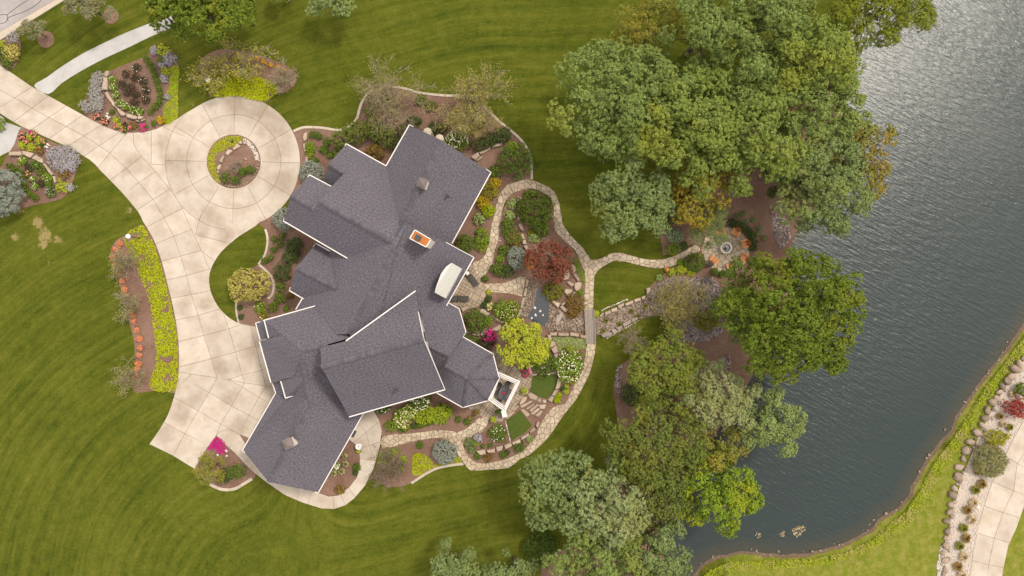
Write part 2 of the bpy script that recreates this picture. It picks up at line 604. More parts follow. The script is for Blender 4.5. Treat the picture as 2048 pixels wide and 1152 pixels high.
LM['olive'] = leafmat('olive_leaf', [(0.0391, 0.0520, 0.0101), (0.0763, 0.0950, 0.0180), (0.1209, 0.1380, 0.0302)], (0.1116, 0.1100, 0.0158), .25)
LM['olivey'] = leafmat('olive_yellow_leaf', [(.070, .075, .013), (.122, .125, .021), (.185, .17, .030)], (.18, .135, .02), .3)
LM['gold'] = leafmat('gold_leaf', [(.075, .072, .010), (.14, .125, .014), (.21, .175, .02)], (.19, .125, .018), .3)
LM['bright'] = leafmat('bright_green_leaf', [(0.0525, 0.0900, 0.0072), (0.1006, 0.1500, 0.0119), (0.1574, 0.2050, 0.0190)], (0.1748, 0.1850, 0.0119), .3)
LM['chart'] = leafmat('chartreuse_leaf', [(.13, .155, .010), (.22, .245, .018), (.30, .32, .032)], (.27, .26, .02), .5)
LM['lime'] = leafmat('lime_groundcover', [(.09, .115, .002), (.20, .228, .003), (.31, .32, .006)], (.23, .23, .005), .6, var=.4)
LM['limebed'] = leafmat('lime_sedum', [(.115, .16, .002), (.18, .225, .003), (.235, .27, .005)], (.20, .225, .004), .4)
LM['green'] = leafmat('green_leaf', [(.028, .050, .008), (.062, .095, .013), (.105, .14, .022)], (.085, .095, .018), .7)
LM['dark'] = leafmat('dark_green_leaf', [(.018, .030, .009), (.040, .058, .016), (.075, .092, .026)], (.055, .06, .018), .7)
LM['box'] = leafmat('boxwood_leaf', [(.030, .056, .006), (.066, .105, .010), (.115, .155, .017)], (.09, .11, .012), .9)
LM['spruce'] = leafmat('blue_spruce_needle', [(.092, .105, .082), (.165, .182, .150), (.25, .265, .22)], (.14, .15, .105), .8)
LM['sage'] = leafmat('silver_sage_leaf', [(.12, .115, .095), (.21, .20, .175), (.30, .28, .26)], (.21, .18, .19), .8)
LM['burg'] = leafmat('burgundy_leaf', [(.030, .020, .015), (.052, .036, .022), (.055, .055, .022)], (.045, .050, .018), .9)
LM['red'] = leafmat('red_maple_leaf', [(.055, .018, .014), (.112, .036, .023), (.18, .062, .030)], (.17, .075, .022), .35)
LM['barberry'] = leafmat('barberry_leaf', [(.10, .018, .016), (.20, .036, .028), (.27, .06, .042)])
LM['varie'] = leafmat('variegated_leaf', [(.13, .118, .020), (.27, .23, .052), (.40, .345, .115)], (.15, .135, .022), .8)
LM['goldshrub'] = leafmat('gold_shrub_leaf', [(.17, .115, .008), (.29, .20, .010), (.36, .27, .016)], (.16, .115, .010), .8)
LM['bronze'] = leafmat('bronze_leaf', [(.075, .045, .014), (.14, .08, .022), (.17, .115, .03)], (.09, .08, .015), .8)
LM['grass'] = leafmat('ornamental_grass', [(.11, .11, .042), (.19, .18, .078), (.27, .25, .12)], (.17, .15, .05), .8)
LM['tan'] = leafmat('dry_grass', [(.16, .115, .06), (.27, .20, .115), (.36, .29, .17)])
LM['bank'] = leafmat('bank_grass', [(.09, .12, .006), (.165, .195, .010), (.25, .26, .022)], (.22, .185, .06), .5)
LM['sparse'] = leafmat('sparse_leaf', [(.10, .10, .028), (.17, .155, .042), (.24, .20, .058)], (.22, .16, .04), .5)
LM['mint'] = leafmat('mint_groundcover', [(.10, .135, .035), (.17, .215, .062), (.235, .28, .10)])

LM['magflower'] = leafmat('magenta_petunia', [(.20, .004, .07), (.31, .006, .12), (.38, .02, .16)], None, trans=.2)
LM['orangeleaf'] = leafmat('orange_perennial_leaf', [(.27, .095, .045), (.40, .15, .075), (.48, .21, .11)], None, trans=.2)
LM['goldleaf'] = leafmat('gold_perennial_leaf', [(.26, .13, .016), (.38, .19, .03), (.45, .24, .05)], None, trans=.2)
LM['chartg'] = leafmat('lime_green_leaf', [(.095, .135, .008), (.165, .21, .010), (.225, .26, .016)], (.13, .165, .01), .8)
LM['glossy'] = leafmat('glossy_leaf', [(.018, .034, .005), (.040, .062, .008), (.10, .115, .015)], None)
LM['fgrass'] = leafmat('fountain_grass_blade', [(.085, .085, .030), (.145, .14, .052), (.21, .195, .085)], (.16, .135, .05), .8)
LM['moss'] = leafmat('mossy_leaf', [(.062, .066, .010), (.105, .105, .015), (.15, .14, .022)], (.13, .10, .018), .9)
LM['hosta'] = leafmat('hosta_leaf', [(.045, .075, .025), (.11, .15, .06), (.30, .34, .22)])
LM['box2'] = leafmat('yew_leaf', [(.022, .042, .008), (.048, .078, .014), (.085, .12, .022)])
LM['limeshrub'] = leafmat('lime_shrub_leaf', [(.11, .105, .008), (.185, .17, .012), (.25, .22, .018)])
LM['pine'] = leafmat('pine_needle', [(.085, .085, .042), (.145, .14, .075), (.205, .195, .11)], (.15, .125, .05), .6)
LM['maple2'] = leafmat('serviceberry_leaf', [(.11, .115, .015), (.20, .185, .022), (.30, .25, .035)], (.26, .20, .025), .6)
LM['pale2'] = leafmat('pond_locust_leaf', [(0.0649, 0.0902, 0.0168), (0.1152, 0.1470, 0.0262), (0.1621, 0.1911, 0.0392)], (0.1486, 0.1568, 0.0205), .2)
LM['gold2'] = leafmat('orange_gold_leaf', [(.078, .078, .014), (.14, .128, .022), (.20, .165, .032)], (.19, .125, .026), .35)
LM['cypress'] = leafmat('cypress_leaf', [(0.0583, 0.0750, 0.0077), (0.1109, 0.1300, 0.0121), (0.1739, 0.1820, 0.0176)], (0.0799, 0.1000, 0.0198), .3)
LM['olivey2'] = leafmat('olive_crown_leaf', [(0.0507, 0.0680, 0.0111), (0.0918, 0.1150, 0.0174), (0.1355, 0.1550, 0.0253)], (0.1224, 0.1250, 0.0158), .3)
LM['silver'] = leafmat('silver_leaf', [(0.0958, 0.1127, 0.0425), (0.1628, 0.1764, 0.0722), (0.2251, 0.2303, 0.1062)], (0.1437, 0.1519, 0.0425), .3)
LM['grey2'] = leafmat('pale_grey_leaf', [(0.0815, 0.1029, 0.0382), (0.1388, 0.1617, 0.0637), (0.1963, 0.2107, 0.0935)], (0.1533, 0.1568, 0.0425), .25)
M['twig'] = surf('twig_bark', [(.16, .125, .085), (.27, .22, .155)], 5, 5, .95, .3, 14)
M['redbark'] = surf('redbud_bark', [(.15, .095, .075), (.24, .165, .13)], 5, 5, .95, .3, 14)

rng = np.random.default_rng(11)

# --- foliage meshes
def quads_mesh(name, C, N, L, Wd, mat):
    """one pointed leaf (a triangle) per row: centre C, normal N, length L, width Wd"""
    n = len(C)
    R = rng.normal(size=(n, 3))
    U = np.cross(N, R); U /= np.linalg.norm(U, axis=1)[:, None] + 1e-9
    V = np.cross(N, U)
    L = (np.ones(n) * L)[:, None]; Wd = (np.ones(n) * Wd)[:, None]
    P = np.empty((n, 3, 3))
    P[:, 0] = C + U * L * .55 - N * L * .08
    P[:, 1] = C + V * Wd * .5 - U * L * .45
    P[:, 2] = C - V * Wd * .5 - U * L * .45
    return raw_quads(name, P, mat)

def raw_quads(name, P, mat):
    n, k = P.shape[:2]
    me = bpy.data.meshes.new(name)
    me.vertices.add(k * n); me.loops.add(k * n); me.polygons.add(n)
    me.vertices.foreach_set("co", P.reshape(-1).astype(np.float32))
    me.loops.foreach_set("vertex_index", np.arange(k * n, dtype=np.int32))
    me.polygons.foreach_set("loop_start", np.arange(0, k * n, k, dtype=np.int32))
    me.materials.append(mat)
    me.update(calc_edges=True)
    return me

def unit(n):
    v = rng.normal(size=(n, 3))
    return v / (np.linalg.norm(v, axis=1)[:, None] + 1e-9)

def crown_mesh(name, rx, ry, rz, zc, mat, leaf=.26, clump=1.2, cover=3.2, lobes=5, rough=.22, low=-.3, squash=.85, aspect=.62, sub=.36, lobed=True):
    """clumped crown: lobed envelope > boughs > twig tufts > leaves"""
    area = math.pi * rx * ry
    nb = max(6, int(3.3 * area / (clump * clump * 1.9)))
    nb = min(nb, 520)
    if rx > 1.6 and lobed and rough > .13:
        # big crowns: separate limbs' lobes with dark valleys between them
        R0 = math.sqrt(rx * ry)
        nL = int(min(28, max(8, 7 + R0 * 2.3)))
        li = np.arange(nL) + .35
        lr_ = np.sqrt(li / nL) * .84; la = li * 2.39996 + rng.uniform(0, 6.28)
        lr_ = lr_ * rng.uniform(.82, 1.14, nL)
        LC = np.stack([np.cos(la) * lr_ * rx, np.sin(la) * lr_ * ry, rz * (np.sqrt(np.clip(1 - lr_ ** 2, .05, 1)) * .85 - .22 + rng.uniform(-.30, .24, nL))], 1)
        LR = R0 * rng.uniform(.21, .36, nL) * (1 + rough * .3)
        w_ = LR ** 2; w_ /= w_.sum()
        which = rng.choice(nL, nb, p=w_)
        D = unit(nb) * .85 + np.array([0, 0, .42]) + LC[which] / np.array([rx, ry, rz]) * .45
        D /= np.linalg.norm(D, axis=1)[:, None]
        dd = LR[which] * rng.uniform(.72, 1.0, nb)
        deepin = rng.random(nb) < .15
        dd = np.where(deepin, dd * .4, dd)
        B = LC[which] + D * np.maximum(dd - clump * .35, .2)[:, None] * np.array([1, 1, .9])
    else:
        i = np.arange(nb) + .5
        cz = np.clip(low + (1 - low) * (i / nb), -1, .985)
        ph = i * 2.39996 + rng.uniform(0, 6.28)
        s = np.sqrt(1 - cz * cz)
        D = np.stack([s * np.cos(ph), s * np.sin(ph), cz], 1) + rng.normal(size=(nb, 3)) * .13
        D /= np.linalg.norm(D, axis=1)[:, None]
        ang = np.arctan2(D[:, 1], D[:, 0])
        lob = np.ones(nb)
        for k in range(2, 2 + lobes):
            lob += rough * .55 / math.sqrt(k) * np.sin(k * ang + rng.uniform(0, 6.28)) * np.sqrt(1 - D[:, 2] ** 2)
        rad = lob * rng.uniform(1 - rough * 1.5, 1.0 + rough * .2, nb)
        rad = np.where(rng.random(nb) < .22, rad * rng.uniform(.45, .75, nb), rad)
        E = np.array([max(rx - clump * .55, rx * .5), max(ry - clump * .55, ry * .5), max(rz - clump * .5, rz * .4)])
        B = D * rad[:, None] * E
    cr = clump * rng.uniform(.65, 1.2, nb)
    nl = int(area * cover / (leaf * leaf * aspect * .5) * 1.35)
    per = max(8, nl // nb)
    lf = 14 if per > 80 else 8
    ns = max(3, int(per / lf))
    T = unit(nb * ns)
    T = T + np.repeat(D, ns, 0) * .5 + np.array([0, 0, .5])
    T /= np.linalg.norm(T, axis=1)[:, None]
    tp = np.repeat(B, ns, 0) + T * (np.repeat(cr, ns) * rng.uniform(.72, 1.05, nb * ns))[:, None] * np.array([1, 1, squash])
    TT = np.repeat(T, lf, 0)
    Q = unit(nb * ns * lf) * .9 + TT * .55
    Q /= np.linalg.norm(Q, axis=1)[:, None]
    LP = np.repeat(tp, lf, 0) + Q * (clump * sub * .72 * rng.uniform(.35, 1.05, len(Q)))[:, None]
    LN = Q * .45 + TT * .55 + np.array([0, 0, .30]) + rng.normal(size=Q.shape) * .32
    LN /= np.linalg.norm(LN, axis=1)[:, None]
    LP[:, 2] += zc
    ls = leaf * rng.uniform(.65, 1.25, len(LP))
    return quads_mesh(name, LP, LN, ls, ls * aspect, mat), B + np.array([0, 0, zc])

POND = None
def ground_z(x, y):
    if POND is None:
        return 0.0
    P = np.array([[x, y]])
    d = dist_np(P, POND, True)[0]
    if inside((x, y), POND):
        return -0.7 - min(d * .35, 1.6)
    return -0.7 * max(0.0, 1 - d / 3.0) ** 2

def tree(name, label, px, py, rx, ry, h, mat, leaf=.26, clump=1.2, cover=3.2, group=None, lobes=5, rough=.22, trunk=None, bark='bark', zf=.54, cat="tree", rzf=.40, **kw):
    leaf *= .68; cover *= 1.5; clump *= .70; rzf *= 1.2
    zc = h * zf
    g = G(px, py, zc)
    k = (H - zc) / H / S
    gz = ground_z(g.x, g.y)
    t = thing(name, label, cat, (g.x, g.y, gz - .05), group)
    me, B = crown_mesh("crown", rx * k, ry * k, h * rzf, zc, LM[mat], leaf, clump, cover, lobes, rough, **kw)
    link(bpy.data.objects.new("crown", me), t)
    mb = MB()
    tr = trunk or h * .021
    top = h * .42
    mb.add(tube([(0, 0, 0), (.06, .03, top * .35), (-.05, .08, top * .7), (0, 0, top)], [tr * 1.25, tr, tr * .8, tr * .5], 8))
    idx = rng.permutation(len(B))[:14]
    for q in idx:
        b = B[q]
        z0 = top * rng.uniform(.35, .95)
        mid = Vector((b[0] * .45, b[1] * .45, z0 + (b[2] - z0) * .65))
        mb.add(tube([(0, 0, z0), mid, Vector(b)], [tr * .42, tr * .26, tr * .07], 5))
    obj_local("trunk", mb, M[bark], t)
    return t

def obj_local(name, mb, mat, parent, smooth_=True):
    o = bpy.data.objects.new(name, mesh(name, mb.v, mb.f, mat, smooth_))
    return link(o, parent)

def bare_tree(name, label, px, py, spread, h, leafm, nleaf=500, bark='twig', stems=6, leaf=.17, group=None, cat="tree", base=None, leafspread=.2, depth=3):
    """open multi-stem tree: visible branches, few leaves. px,py,spread: crown as seen; base: foot of the trunk"""
    zc = h * .7
    c = G(px, py, zc)
    foot = G(*base) if base else Vector((c.x, c.y, 0))
    r = spread * (H - zc) / H / S
    gz = ground_z(foot.x, foot.y)
    t = thing(name, label, cat, (foot.x, foot.y, gz - .03), group)
    off = c - foot; off.z = 0
    mb = MB(); tips = []
    rd = random.Random(hash(label) % 9999 if False else len(label) * 31 + int(px))
    def grow(p, d, L, rad, lev):
        rad = max(rad, .026)
        pts = [p]; q = p.copy(); dd = d.copy()
        for s in range(3):
            dd = (dd + Vector((rd.uniform(-.28, .28), rd.uniform(-.28, .28), rd.uniform(-.1, .16)))).normalized()
            q = q + dd * (L / 3)
            pts.append(q.copy())
        mb.add(tube(pts, [rad, rad * .8, rad * .6, rad * .4], 4 if lev < 2 else 3, False))
        if lev >= depth - 1:
            tips.extend(pts[1:])
        if lev < depth:
            nk = 5 if lev == 0 else 4
            for k in range(nk):
                a = pts[1 + rd.randrange(3)]
                nd = (dd + Vector((rd.gauss(0, .85), rd.gauss(0, .85), rd.gauss(0.05, .35)))).normalized()
                grow(a, nd, L * rd.uniform(.5, .75), rad * .5, lev + 1)
    for s in range(stems):
        a = 2 * math.pi * (s + rd.random() * .7) / stems
        rr = r * rd.uniform(.35, .75)
        tgt = Vector((off.x + math.cos(a) * rr, off.y + math.sin(a) * rr, h * rd.uniform(.62, .85)))
        grow(Vector((math.cos(a) * .12, math.sin(a) * .12, 0)), tgt.normalized(), tgt.length * .60, .03 + h * .006, 0)
    obj_local("branches", mb, M[bark], t, False)
    if nleaf:
        nleaf = int(nleaf * 3.6)
        T = np.array([tuple(p) for p in tips])
        I = rng.integers(0, len(T), nleaf)
        P = T[I] + rng.normal(size=(nleaf, 3)) * leafspread
        N = unit(nleaf); N[:, 2] = np.abs(N[:, 2]) + .35
        N /= np.linalg.norm(N, axis=1)[:, None]
        ls = leaf * rng.uniform(.6, 1.3, nleaf)
        link(bpy.data.objects.new("leaves", quads_mesh("leaves", P, N, ls, ls * .6, LM[leafm])), t)
    return t

def blossom(mb, p, r, n=6):
    k = len(mb.v)
    x, y, z = p
    mb.v.append((x, y, z + r * .55))
    a0 = random.random() * 6
    for i in range(n):
        a = a0 + 2 * math.pi * i / n
        rr = r * (1 if i % 2 == 0 else .72)
        mb.v.append((x + math.cos(a) * rr, y + math.sin(a) * rr, z))
    for i in range(n):
        mb.f.append([k, k + 1 + i, k + 1 + (i + 1) % n])

def shrub(name, label, px, py, r, h, mat, cat="shrub", group=None, ry=None, leaf=.14, clump=None, cover=3.0, flowers=None, rough=.16, aspect=.6, rot=0, **kw):
    """flowers: (material, count, radius m)"""
    zc = h * .45
    k = (H - zc) / H / S
    g = G(px, py, zc)
    ry = ry or r
    gz = ground_z(g.x, g.y)
    t = thing(name, label, cat, (g.x, g.y, gz), group, rot)
    R1, R2 = r * k * 1.1, ry * k * 1.1
    cl = clump or max(.14, min(.42, .34 * min(R1, R2)))
    me, B = crown_mesh("foliage", R1, R2, h * .55, zc, LM[mat], leaf, cl, cover, 4, rough, low=-.5, aspect=aspect, lobed=False, **kw)
    link(bpy.data.objects.new("foliage", me), t)
    mb = MB()
    for q in range(4):
        b = B[rng.integers(len(B))]
        mb.add(tube([(0, 0, 0), (b[0] * .5, b[1] * .5, b[2] * .6), tuple(b)], [.03, .022, .01], 4))
    obj_local("stem", mb, M['bark'], t)
    if flowers:
        fm = MB()
        fmat, cnt, fr = flowers
        for q in range(cnt):
            a = random.random() * 6.283
            u = math.sqrt(random.random()) * .93
            x, y = R1 * u * math.cos(a), R2 * u * math.sin(a)
            z = zc + h * .55 * math.sqrt(max(0, 1 - u * u)) * .95 + .02
            blossom(fm, (x, y, z), fr * random.uniform(.7, 1.25))
        tag(obj_local("flowers", fm, M[fmat], t, False), kind="stuff")
    return t

def tuft(name, label, px, py, r, h, mat, cat="grass clump", group=None, n=110, flowers=None, wid=.035):
    """arching grass blades from one crown"""
    k = 1 / S
    g = G(px, py, 0)
    gz = ground_z(g.x, g.y)
    t = thing(name, label, cat, (g.x, g.y, gz), group)
    R = r * k
    a = rng.uniform(0, 6.283, n); u = np.sqrt(rng.uniform(.05, 1, n)) * R
    dx, dy = np.cos(a), np.sin(a)
    hh = h * rng.uniform(.6, 1.1, n)
    w = wid * rng.uniform(.7, 1.4, n)
    b = np.stack([dx * R * .12, dy * R * .12, np.zeros(n)], 1)
    m = np.stack([dx * u * .55, dy * u * .55, hh], 1)
    e = np.stack([dx * u, dy * u, hh * rng.uniform(.5, .95, n)], 1)
    sd = np.stack([-dy, dx, np.zeros(n)], 1) * w[:, None]
    P1 = np.stack([b - sd, b + sd, m + sd, m - sd], 1)
    P2 = np.stack([m - sd, m + sd, e + sd * .3, e - sd * .3], 1)
    link(bpy.data.objects.new("blades", raw_quads("blades", np.concatenate([P1, P2]), LM[mat])), t)
    if flowers:
        fm = MB()
        for q in range(flowers[1]):
            aa = random.random() * 6.283; uu = math.sqrt(random.random()) * R * .9
            blossom(fm, (uu * math.cos(aa), uu * math.sin(aa), h * random.uniform(.8, 1.1)), flowers[2] * random.uniform(.7, 1.2))
        tag(obj_local("flowers", fm, M[flowers[0]], t, False), kind="stuff")
    return t

def scatter_pts(poly, n):
    A = np.array(poly)
    lo, hi = A.min(0), A.max(0)
    out = np.empty((0, 2))
    while len(out) < n:
        P = rng.uniform(lo, hi, (n * 2, 2))
        out = np.concatenate([out, P[inside_np(P, poly)]])
    return out[:n]

def cover(name, label, cat, poly, mat, dens=150, leaf=.16, h=.18, z0=.03, group=None, kind="stuff", patch=0.0, aspect=.6):
    n = int(abs(area2(poly)) * dens)
    P = scatter_pts(poly, n)
    if patch:
        keep = np.array([mnoise.noise(Vector((p[0] * .9, p[1] * .9, 3.1))) > -patch + random.uniform(-.2, .2) for p in P])
        P = P[keep]; n = len(P)
    hz = np.array([.55 + .45 * mnoise.noise(Vector((p[0] * 1.3, p[1] * 1.3, 0))) for p in P])
    z = z0 + np.clip(hz, .1, 1) * h * rng.uniform(.3, 1.0, n)
    C = np.concatenate([P, z[:, None]], 1)
    N = unit(n) * .55; N[:, 2] = np.abs(N[:, 2]) + .7
    N /= np.linalg.norm(N, axis=1)[:, None]
    ls = leaf * rng.uniform(.6, 1.3, n)
    o = bpy.data.objects.new(name, quads_mesh(name, C, N, ls, ls * aspect, LM[mat]))
    link(o)
    return tag(o, label, cat, group, kind)

def rock_vf(c, r, rd, sub=1, flat=.6, seedv=None):
    bm = bmesh.new()
    bmesh.ops.create_icosphere(bm, subdivisions=sub, radius=1.0)
    o = Vector((rd.uniform(0, 90), rd.uniform(0, 90), rd.uniform(0, 90)))
    a = rd.uniform(0, 6.28); e = rd.uniform(.62, 1.0)
    planes = [(Vector((rd.gauss(0, 1), rd.gauss(0, 1), rd.gauss(0, .7))).normalized(), rd.uniform(.58, .85)) for k in range(9)]
    ca, sa = math.cos(a), math.sin(a)
    v = []
    for q in bm.verts:
        p = Vector(q.co)
        for pn, pd in planes:
            e_ = p.dot(pn) - pd
            if e_ > 0:
                p = p - pn * e_
        p = p * (1 + .16 * mnoise.noise(q.co * 1.15 + o) + .10 * mnoise.noise(q.co * 2.4 + o))
        x, y, z = p.x, p.y * e, max(p.z, -.35) * flat
        v.append((c[0] + r * (x * ca - y * sa), c[1] + r * (x * sa + y * ca), c[2] + r * z))
    bm.verts.index_update()
    f = [[w.index for w in q.verts] for q in bm.faces]
    bm.free()
    return v, f

_tpl = None
def pebbles(name, poly, n, r0, r1, mat, z=.03, label=None, cat=None, parent=None, patchy=None, pts=None):
    """many small stones as one mesh"""
    global _tpl
    if _tpl is None:
        bm = bmesh.new(); bmesh.ops.create_icosphere(bm, subdivisions=1, radius=1.0)
        bm.verts.index_update()
        _tpl = (np.array([tuple(v.co) for v in bm.verts]), np.array([[w.index for w in f.verts] for f in bm.faces]))
        bm.free()
    TV, TF = _tpl
    P = scatter_pts(poly, n) if pts is None else np.array(pts)
    n = len(P)
    r = rng.uniform(r0, r1, n) * rng.uniform(.7, 1.1, n)
    a = rng.uniform(0, 6.283, n); e = rng.uniform(.6, 1, n)
    V = TV[None] * (1 + rng.normal(size=(n, len(TV), 1)) * .13)
    x = V[..., 0]; y = V[..., 1] * e[:, None]
    X = x * np.cos(a)[:, None] - y * np.sin(a)[:, None]
    Y = x * np.sin(a)[:, None] + y * np.cos(a)[:, None]
    co = np.stack([P[:, 0:1] + X * r[:, None], P[:, 1:2] + Y * r[:, None], z + r[:, None] * .25 + V[..., 2] * r[:, None] * .6], 2).reshape(-1, 3)
    F = (TF[None] + (np.arange(n) * len(TV))[:, None, None]).reshape(-1, 3)
    me = bpy.data.meshes.new(name)
    me.vertices.add(len(co)); me.loops.add(F.size); me.polygons.add(len(F))
    me.vertices.foreach_set("co", co.reshape(-1).astype(np.float32))
    me.loops.foreach_set("vertex_index", F.reshape(-1).astype(np.int32))
    me.polygons.foreach_set("loop_start", np.arange(0, F.size, 3, dtype=np.int32))
    me.polygons.foreach_set("use_smooth", np.ones(len(F), bool))
    me.materials.append(M[mat]); me.update(calc_edges=True)
    o = bpy.data.objects.new(name, me)
    link(o, parent)
    return tag(o, label, cat, None, "stuff")

def ordinal(i):
    return ["first", "second", "third", "fourth", "fifth", "sixth", "seventh", "eighth", "ninth", "tenth", "eleventh", "twelfth",
            "thirteenth", "fourteenth", "fifteenth", "sixteenth", "seventeenth", "eighteenth", "nineteenth", "twentieth"][i]
# ================================================================ THE SETTING
# ---------------------------------------------------------------- pond outline and ground sheet
SHORE_PX = [(1840, -420), (1790, -160), (1752, -50), (1705, 55), (1690, 150), (1688, 270), (1652, 395), (1590, 468), (1574, 500), (1588, 545), (1572, 620),
            (1530, 700), (1495, 765), (1450, 835), (1405, 905), (1370, 965), (1335, 1008), (1318, 1040), (1326, 1090), (1332, 1152), (1342, 1240), (1362, 1290),
            (1376, 1220), (1386, 1152), (1404, 1130), (1440, 1111), (1500, 1103), (1550, 1109), (1620, 1104), (1680, 1090), (1735, 1062), (1760, 1036), (1800, 1010),
            (1830, 962), (1852, 920), (1890, 872), (1922, 820), (1960, 762), (2000, 712), (2048, 645), (2110, 560), (2260, 320), (2420, 40), (2500, -420), (2200, -640)]
shore_s = [(x + 5 * mnoise.noise(Vector((x * .045, y * .045, 1))) + 3 * mnoise.noise(Vector((x * .16, y * .16, 4))), y + 5 * mnoise.noise(Vector((x * .045, y * .045, 7))) + 3 * mnoise.noise(Vector((x * .16, y * .16, 9)))) for x, y in smooth(SHORE_PX, 8)]
POND = W2(shore_s, -.7)

MOW = [(-40, 205), (43, 253), (126, 290), (200, 340), (243, 384), (286, 444), (247, 472), (222, 500), (240, 571), (257, 637), (268, 684), (268, 781), (352, 783),
       (320, 858), (299, 888), (390, 938), (443, 978), (500, 961), (570, 990), (643, 1017), (709, 996), (760, 985), (823, 966), (930, 942), (1057, 912), (1129, 828), (1192, 685)]
gx = list(np.arange(-66, 66.01, .5)); gy = list(np.arange(-38, 38.01, .5))
ext = [72, 80, 95, 130, 200, 350, 700, 1500]
gx = np.array([-v for v in ext[::-1]] + gx + ext); gy = np.array([-v for v in [42, 50] + ext[1:]][::-1] + gy + [42, 50] + ext[1:])
XX, YY = np.meshgrid(gx, gy)
P = np.stack([XX.ravel(), YY.ravel()], 1)
dsh = dist_np(P, POND, True)
ins = inside_np(P, POND)
zz = np.where(ins, -0.7 - np.minimum(dsh * .35, 1.6), -0.7 * np.clip(1 - dsh / 3.0, 0, 1) ** 2)
nx_, ny_ = len(gx), len(gy)
idx = np.arange(nx_ * ny_).reshape(ny_, nx_)
F = np.stack([idx[:-1, :-1], idx[:-1, 1:], idx[1:, 1:], idx[1:, :-1]], 2).reshape(-1, 4)
me = bpy.data.meshes.new("lawn")
me.from_pydata(np.concatenate([P, zz[:, None]], 1).tolist(), [], F.tolist())
me.polygons.foreach_set("use_smooth", [True] * len(F))
pxx = P[:, 0] * S + 1024; pyy = 576 - P[:, 1] * S
d_low = dist_np(P, W2(MOW))
cxy = G(1150, 1560)
d_top = np.hypot(P[:, 0] - cxy.x, P[:, 1] - cxy.y) + .25 * np.sin(P[:, 0] * .3)
top = ((pyy < 420) & (pxx > 330)) | (pxx > 1240) | ((pxx > 1100) & (pyy < 640)) | ((pyy < 180))
c2 = G(540, 1210)
d_arc = np.hypot(P[:, 0] - c2.x, P[:, 1] - c2.y)
we = np.clip((pxx - 470) / 260, 0, 1) * np.clip((pyy - 700) / 60, 0, 1)
we = we * we * (3 - 2 * we)
mow = np.where(top, d_top, d_low * we + d_arc * (1 - we))
along = np.where(top, np.arctan2(P[:, 1] - cxy.y, P[:, 0] - cxy.x) * 60, (P[:, 0] + P[:, 1] * .3) * we + np.arctan2(P[:, 1] - c2.y, P[:, 0] - c2.x) * 28 * (1 - we))
far = (pxx > 1450) & (dsh < 40) & ((pxx - 1386) * .55 + (pyy - 1152) > -320) & ((pyy > 900) | (pxx > 1900))
bank = np.where(far, 1.0, 0.0)
shore = np.clip(1 - dsh / .75, 0, 1) + ins * 1.0
dry = np.zeros(len(P))
for sx_, sy_, r_, a_ in [(75, 445, 22, 1), (90, 470, 26, 1), (115, 480, 20, .9), (40, 422, 22, .8), (30, 474, 16, 1), (85, 490, 18, 1), (98, 525, 12, .8), (20, 515, 26, .6), (258, 420, 16, .9),
                      (270, 440, 10, .8), (422, 190, 10, 1), (390, 208, 9, 1), (150, 60, 32, .5), (1230, 566, 16, .7), (1275, 567, 12, .5), (290, 1030, 10, .8), (1210, 860, 60, .35), (1190, 820, 40, .4),
                      (1320, 500, 30, .5), (1190, 700, 30, .3), (60, 865, 12, .7), (52, 895, 10, .6), (225, 365, 12, .6), (140, 395, 20, .4)]:
    dry = np.maximum(dry, a_ * np.clip(1.25 - np.hypot(pxx - sx_, pyy - sy_) / r_, 0, 1))
dry = np.maximum(dry, bank * .62)
for nm, arr in (("mow", mow), ("along", along), ("bank", bank), ("shore", shore), ("dry", dry)):
    at = me.attributes.new(nm, 'FLOAT', 'POINT')
    at.data.foreach_set("value", arr.astype(np.float32))

m, nt, b, co = newmat('lawn_grass')
def attr(nm):
    a = nt.nodes.new("ShaderNodeAttribute"); a.attribute_name = nm
    return a.outputs["Fac"]
mo = attr("mow")
wob = math_n(nt, 'MULTIPLY', noise_tex(nt, co, .10, 2), .8)
st = math_n(nt, 'SINE', math_n(nt, 'MULTIPLY', math_n(nt, 'ADD', mo, wob), 4.1))
st2 = math_n(nt, 'SINE', math_n(nt, 'MULTIPLY', math_n(nt, 'ADD', mo, wob), 9.3))
big = noise_tex(nt, co, .11, 4, .6)
midn = noise_tex(nt, co, .9, 5, .7)
fine = noise_tex(nt, co, 4.2, 6, .8)
# noise drawn out along the mowing lines
cb = nt.nodes.new("ShaderNodeCombineXYZ")
nt.links.new(math_n(nt, 'ADD', mo, wob), cb.inputs[0])
nt.links.new(math_n(nt, 'MULTIPLY', attr("along"), .035), cb.inputs[1])
strk = noise_tex(nt, cb.outputs[0], .75, 3, .55)
cb2 = nt.nodes.new("ShaderNodeCombineXYZ")
nt.links.new(math_n(nt, 'MULTIPLY', mo, 3.2), cb2.inputs[0])
nt.links.new(math_n(nt, 'MULTIPLY', attr("along"), .55), cb2.inputs[1])
fib = noise_tex(nt, cb2.outputs[0], 1.0, 4, .7)
f = math_n(nt, 'ADD', math_n(nt, 'MULTIPLY', math_n(nt, 'MULTIPLY', st, ramp(nt, noise_tex(nt, co, .06, 2), [(.2, .2, .2), (1, 1, 1)], [.4, .62])), .046), math_n(nt, 'MULTIPLY', st2, .016))
f = math_n(nt, 'ADD', f, math_n(nt, 'MULTIPLY', big, .36))
f = math_n(nt, 'ADD', f, math_n(nt, 'MULTIPLY', midn, .40))
f = math_n(nt, 'ADD', f, math_n(nt, 'MULTIPLY', strk, .36))
f = math_n(nt, 'ADD', f, math_n(nt, 'MULTIPLY', fib, .34))
f = math_n(nt, 'ADD', f, math_n(nt, 'MULTIPLY', fine, .60))
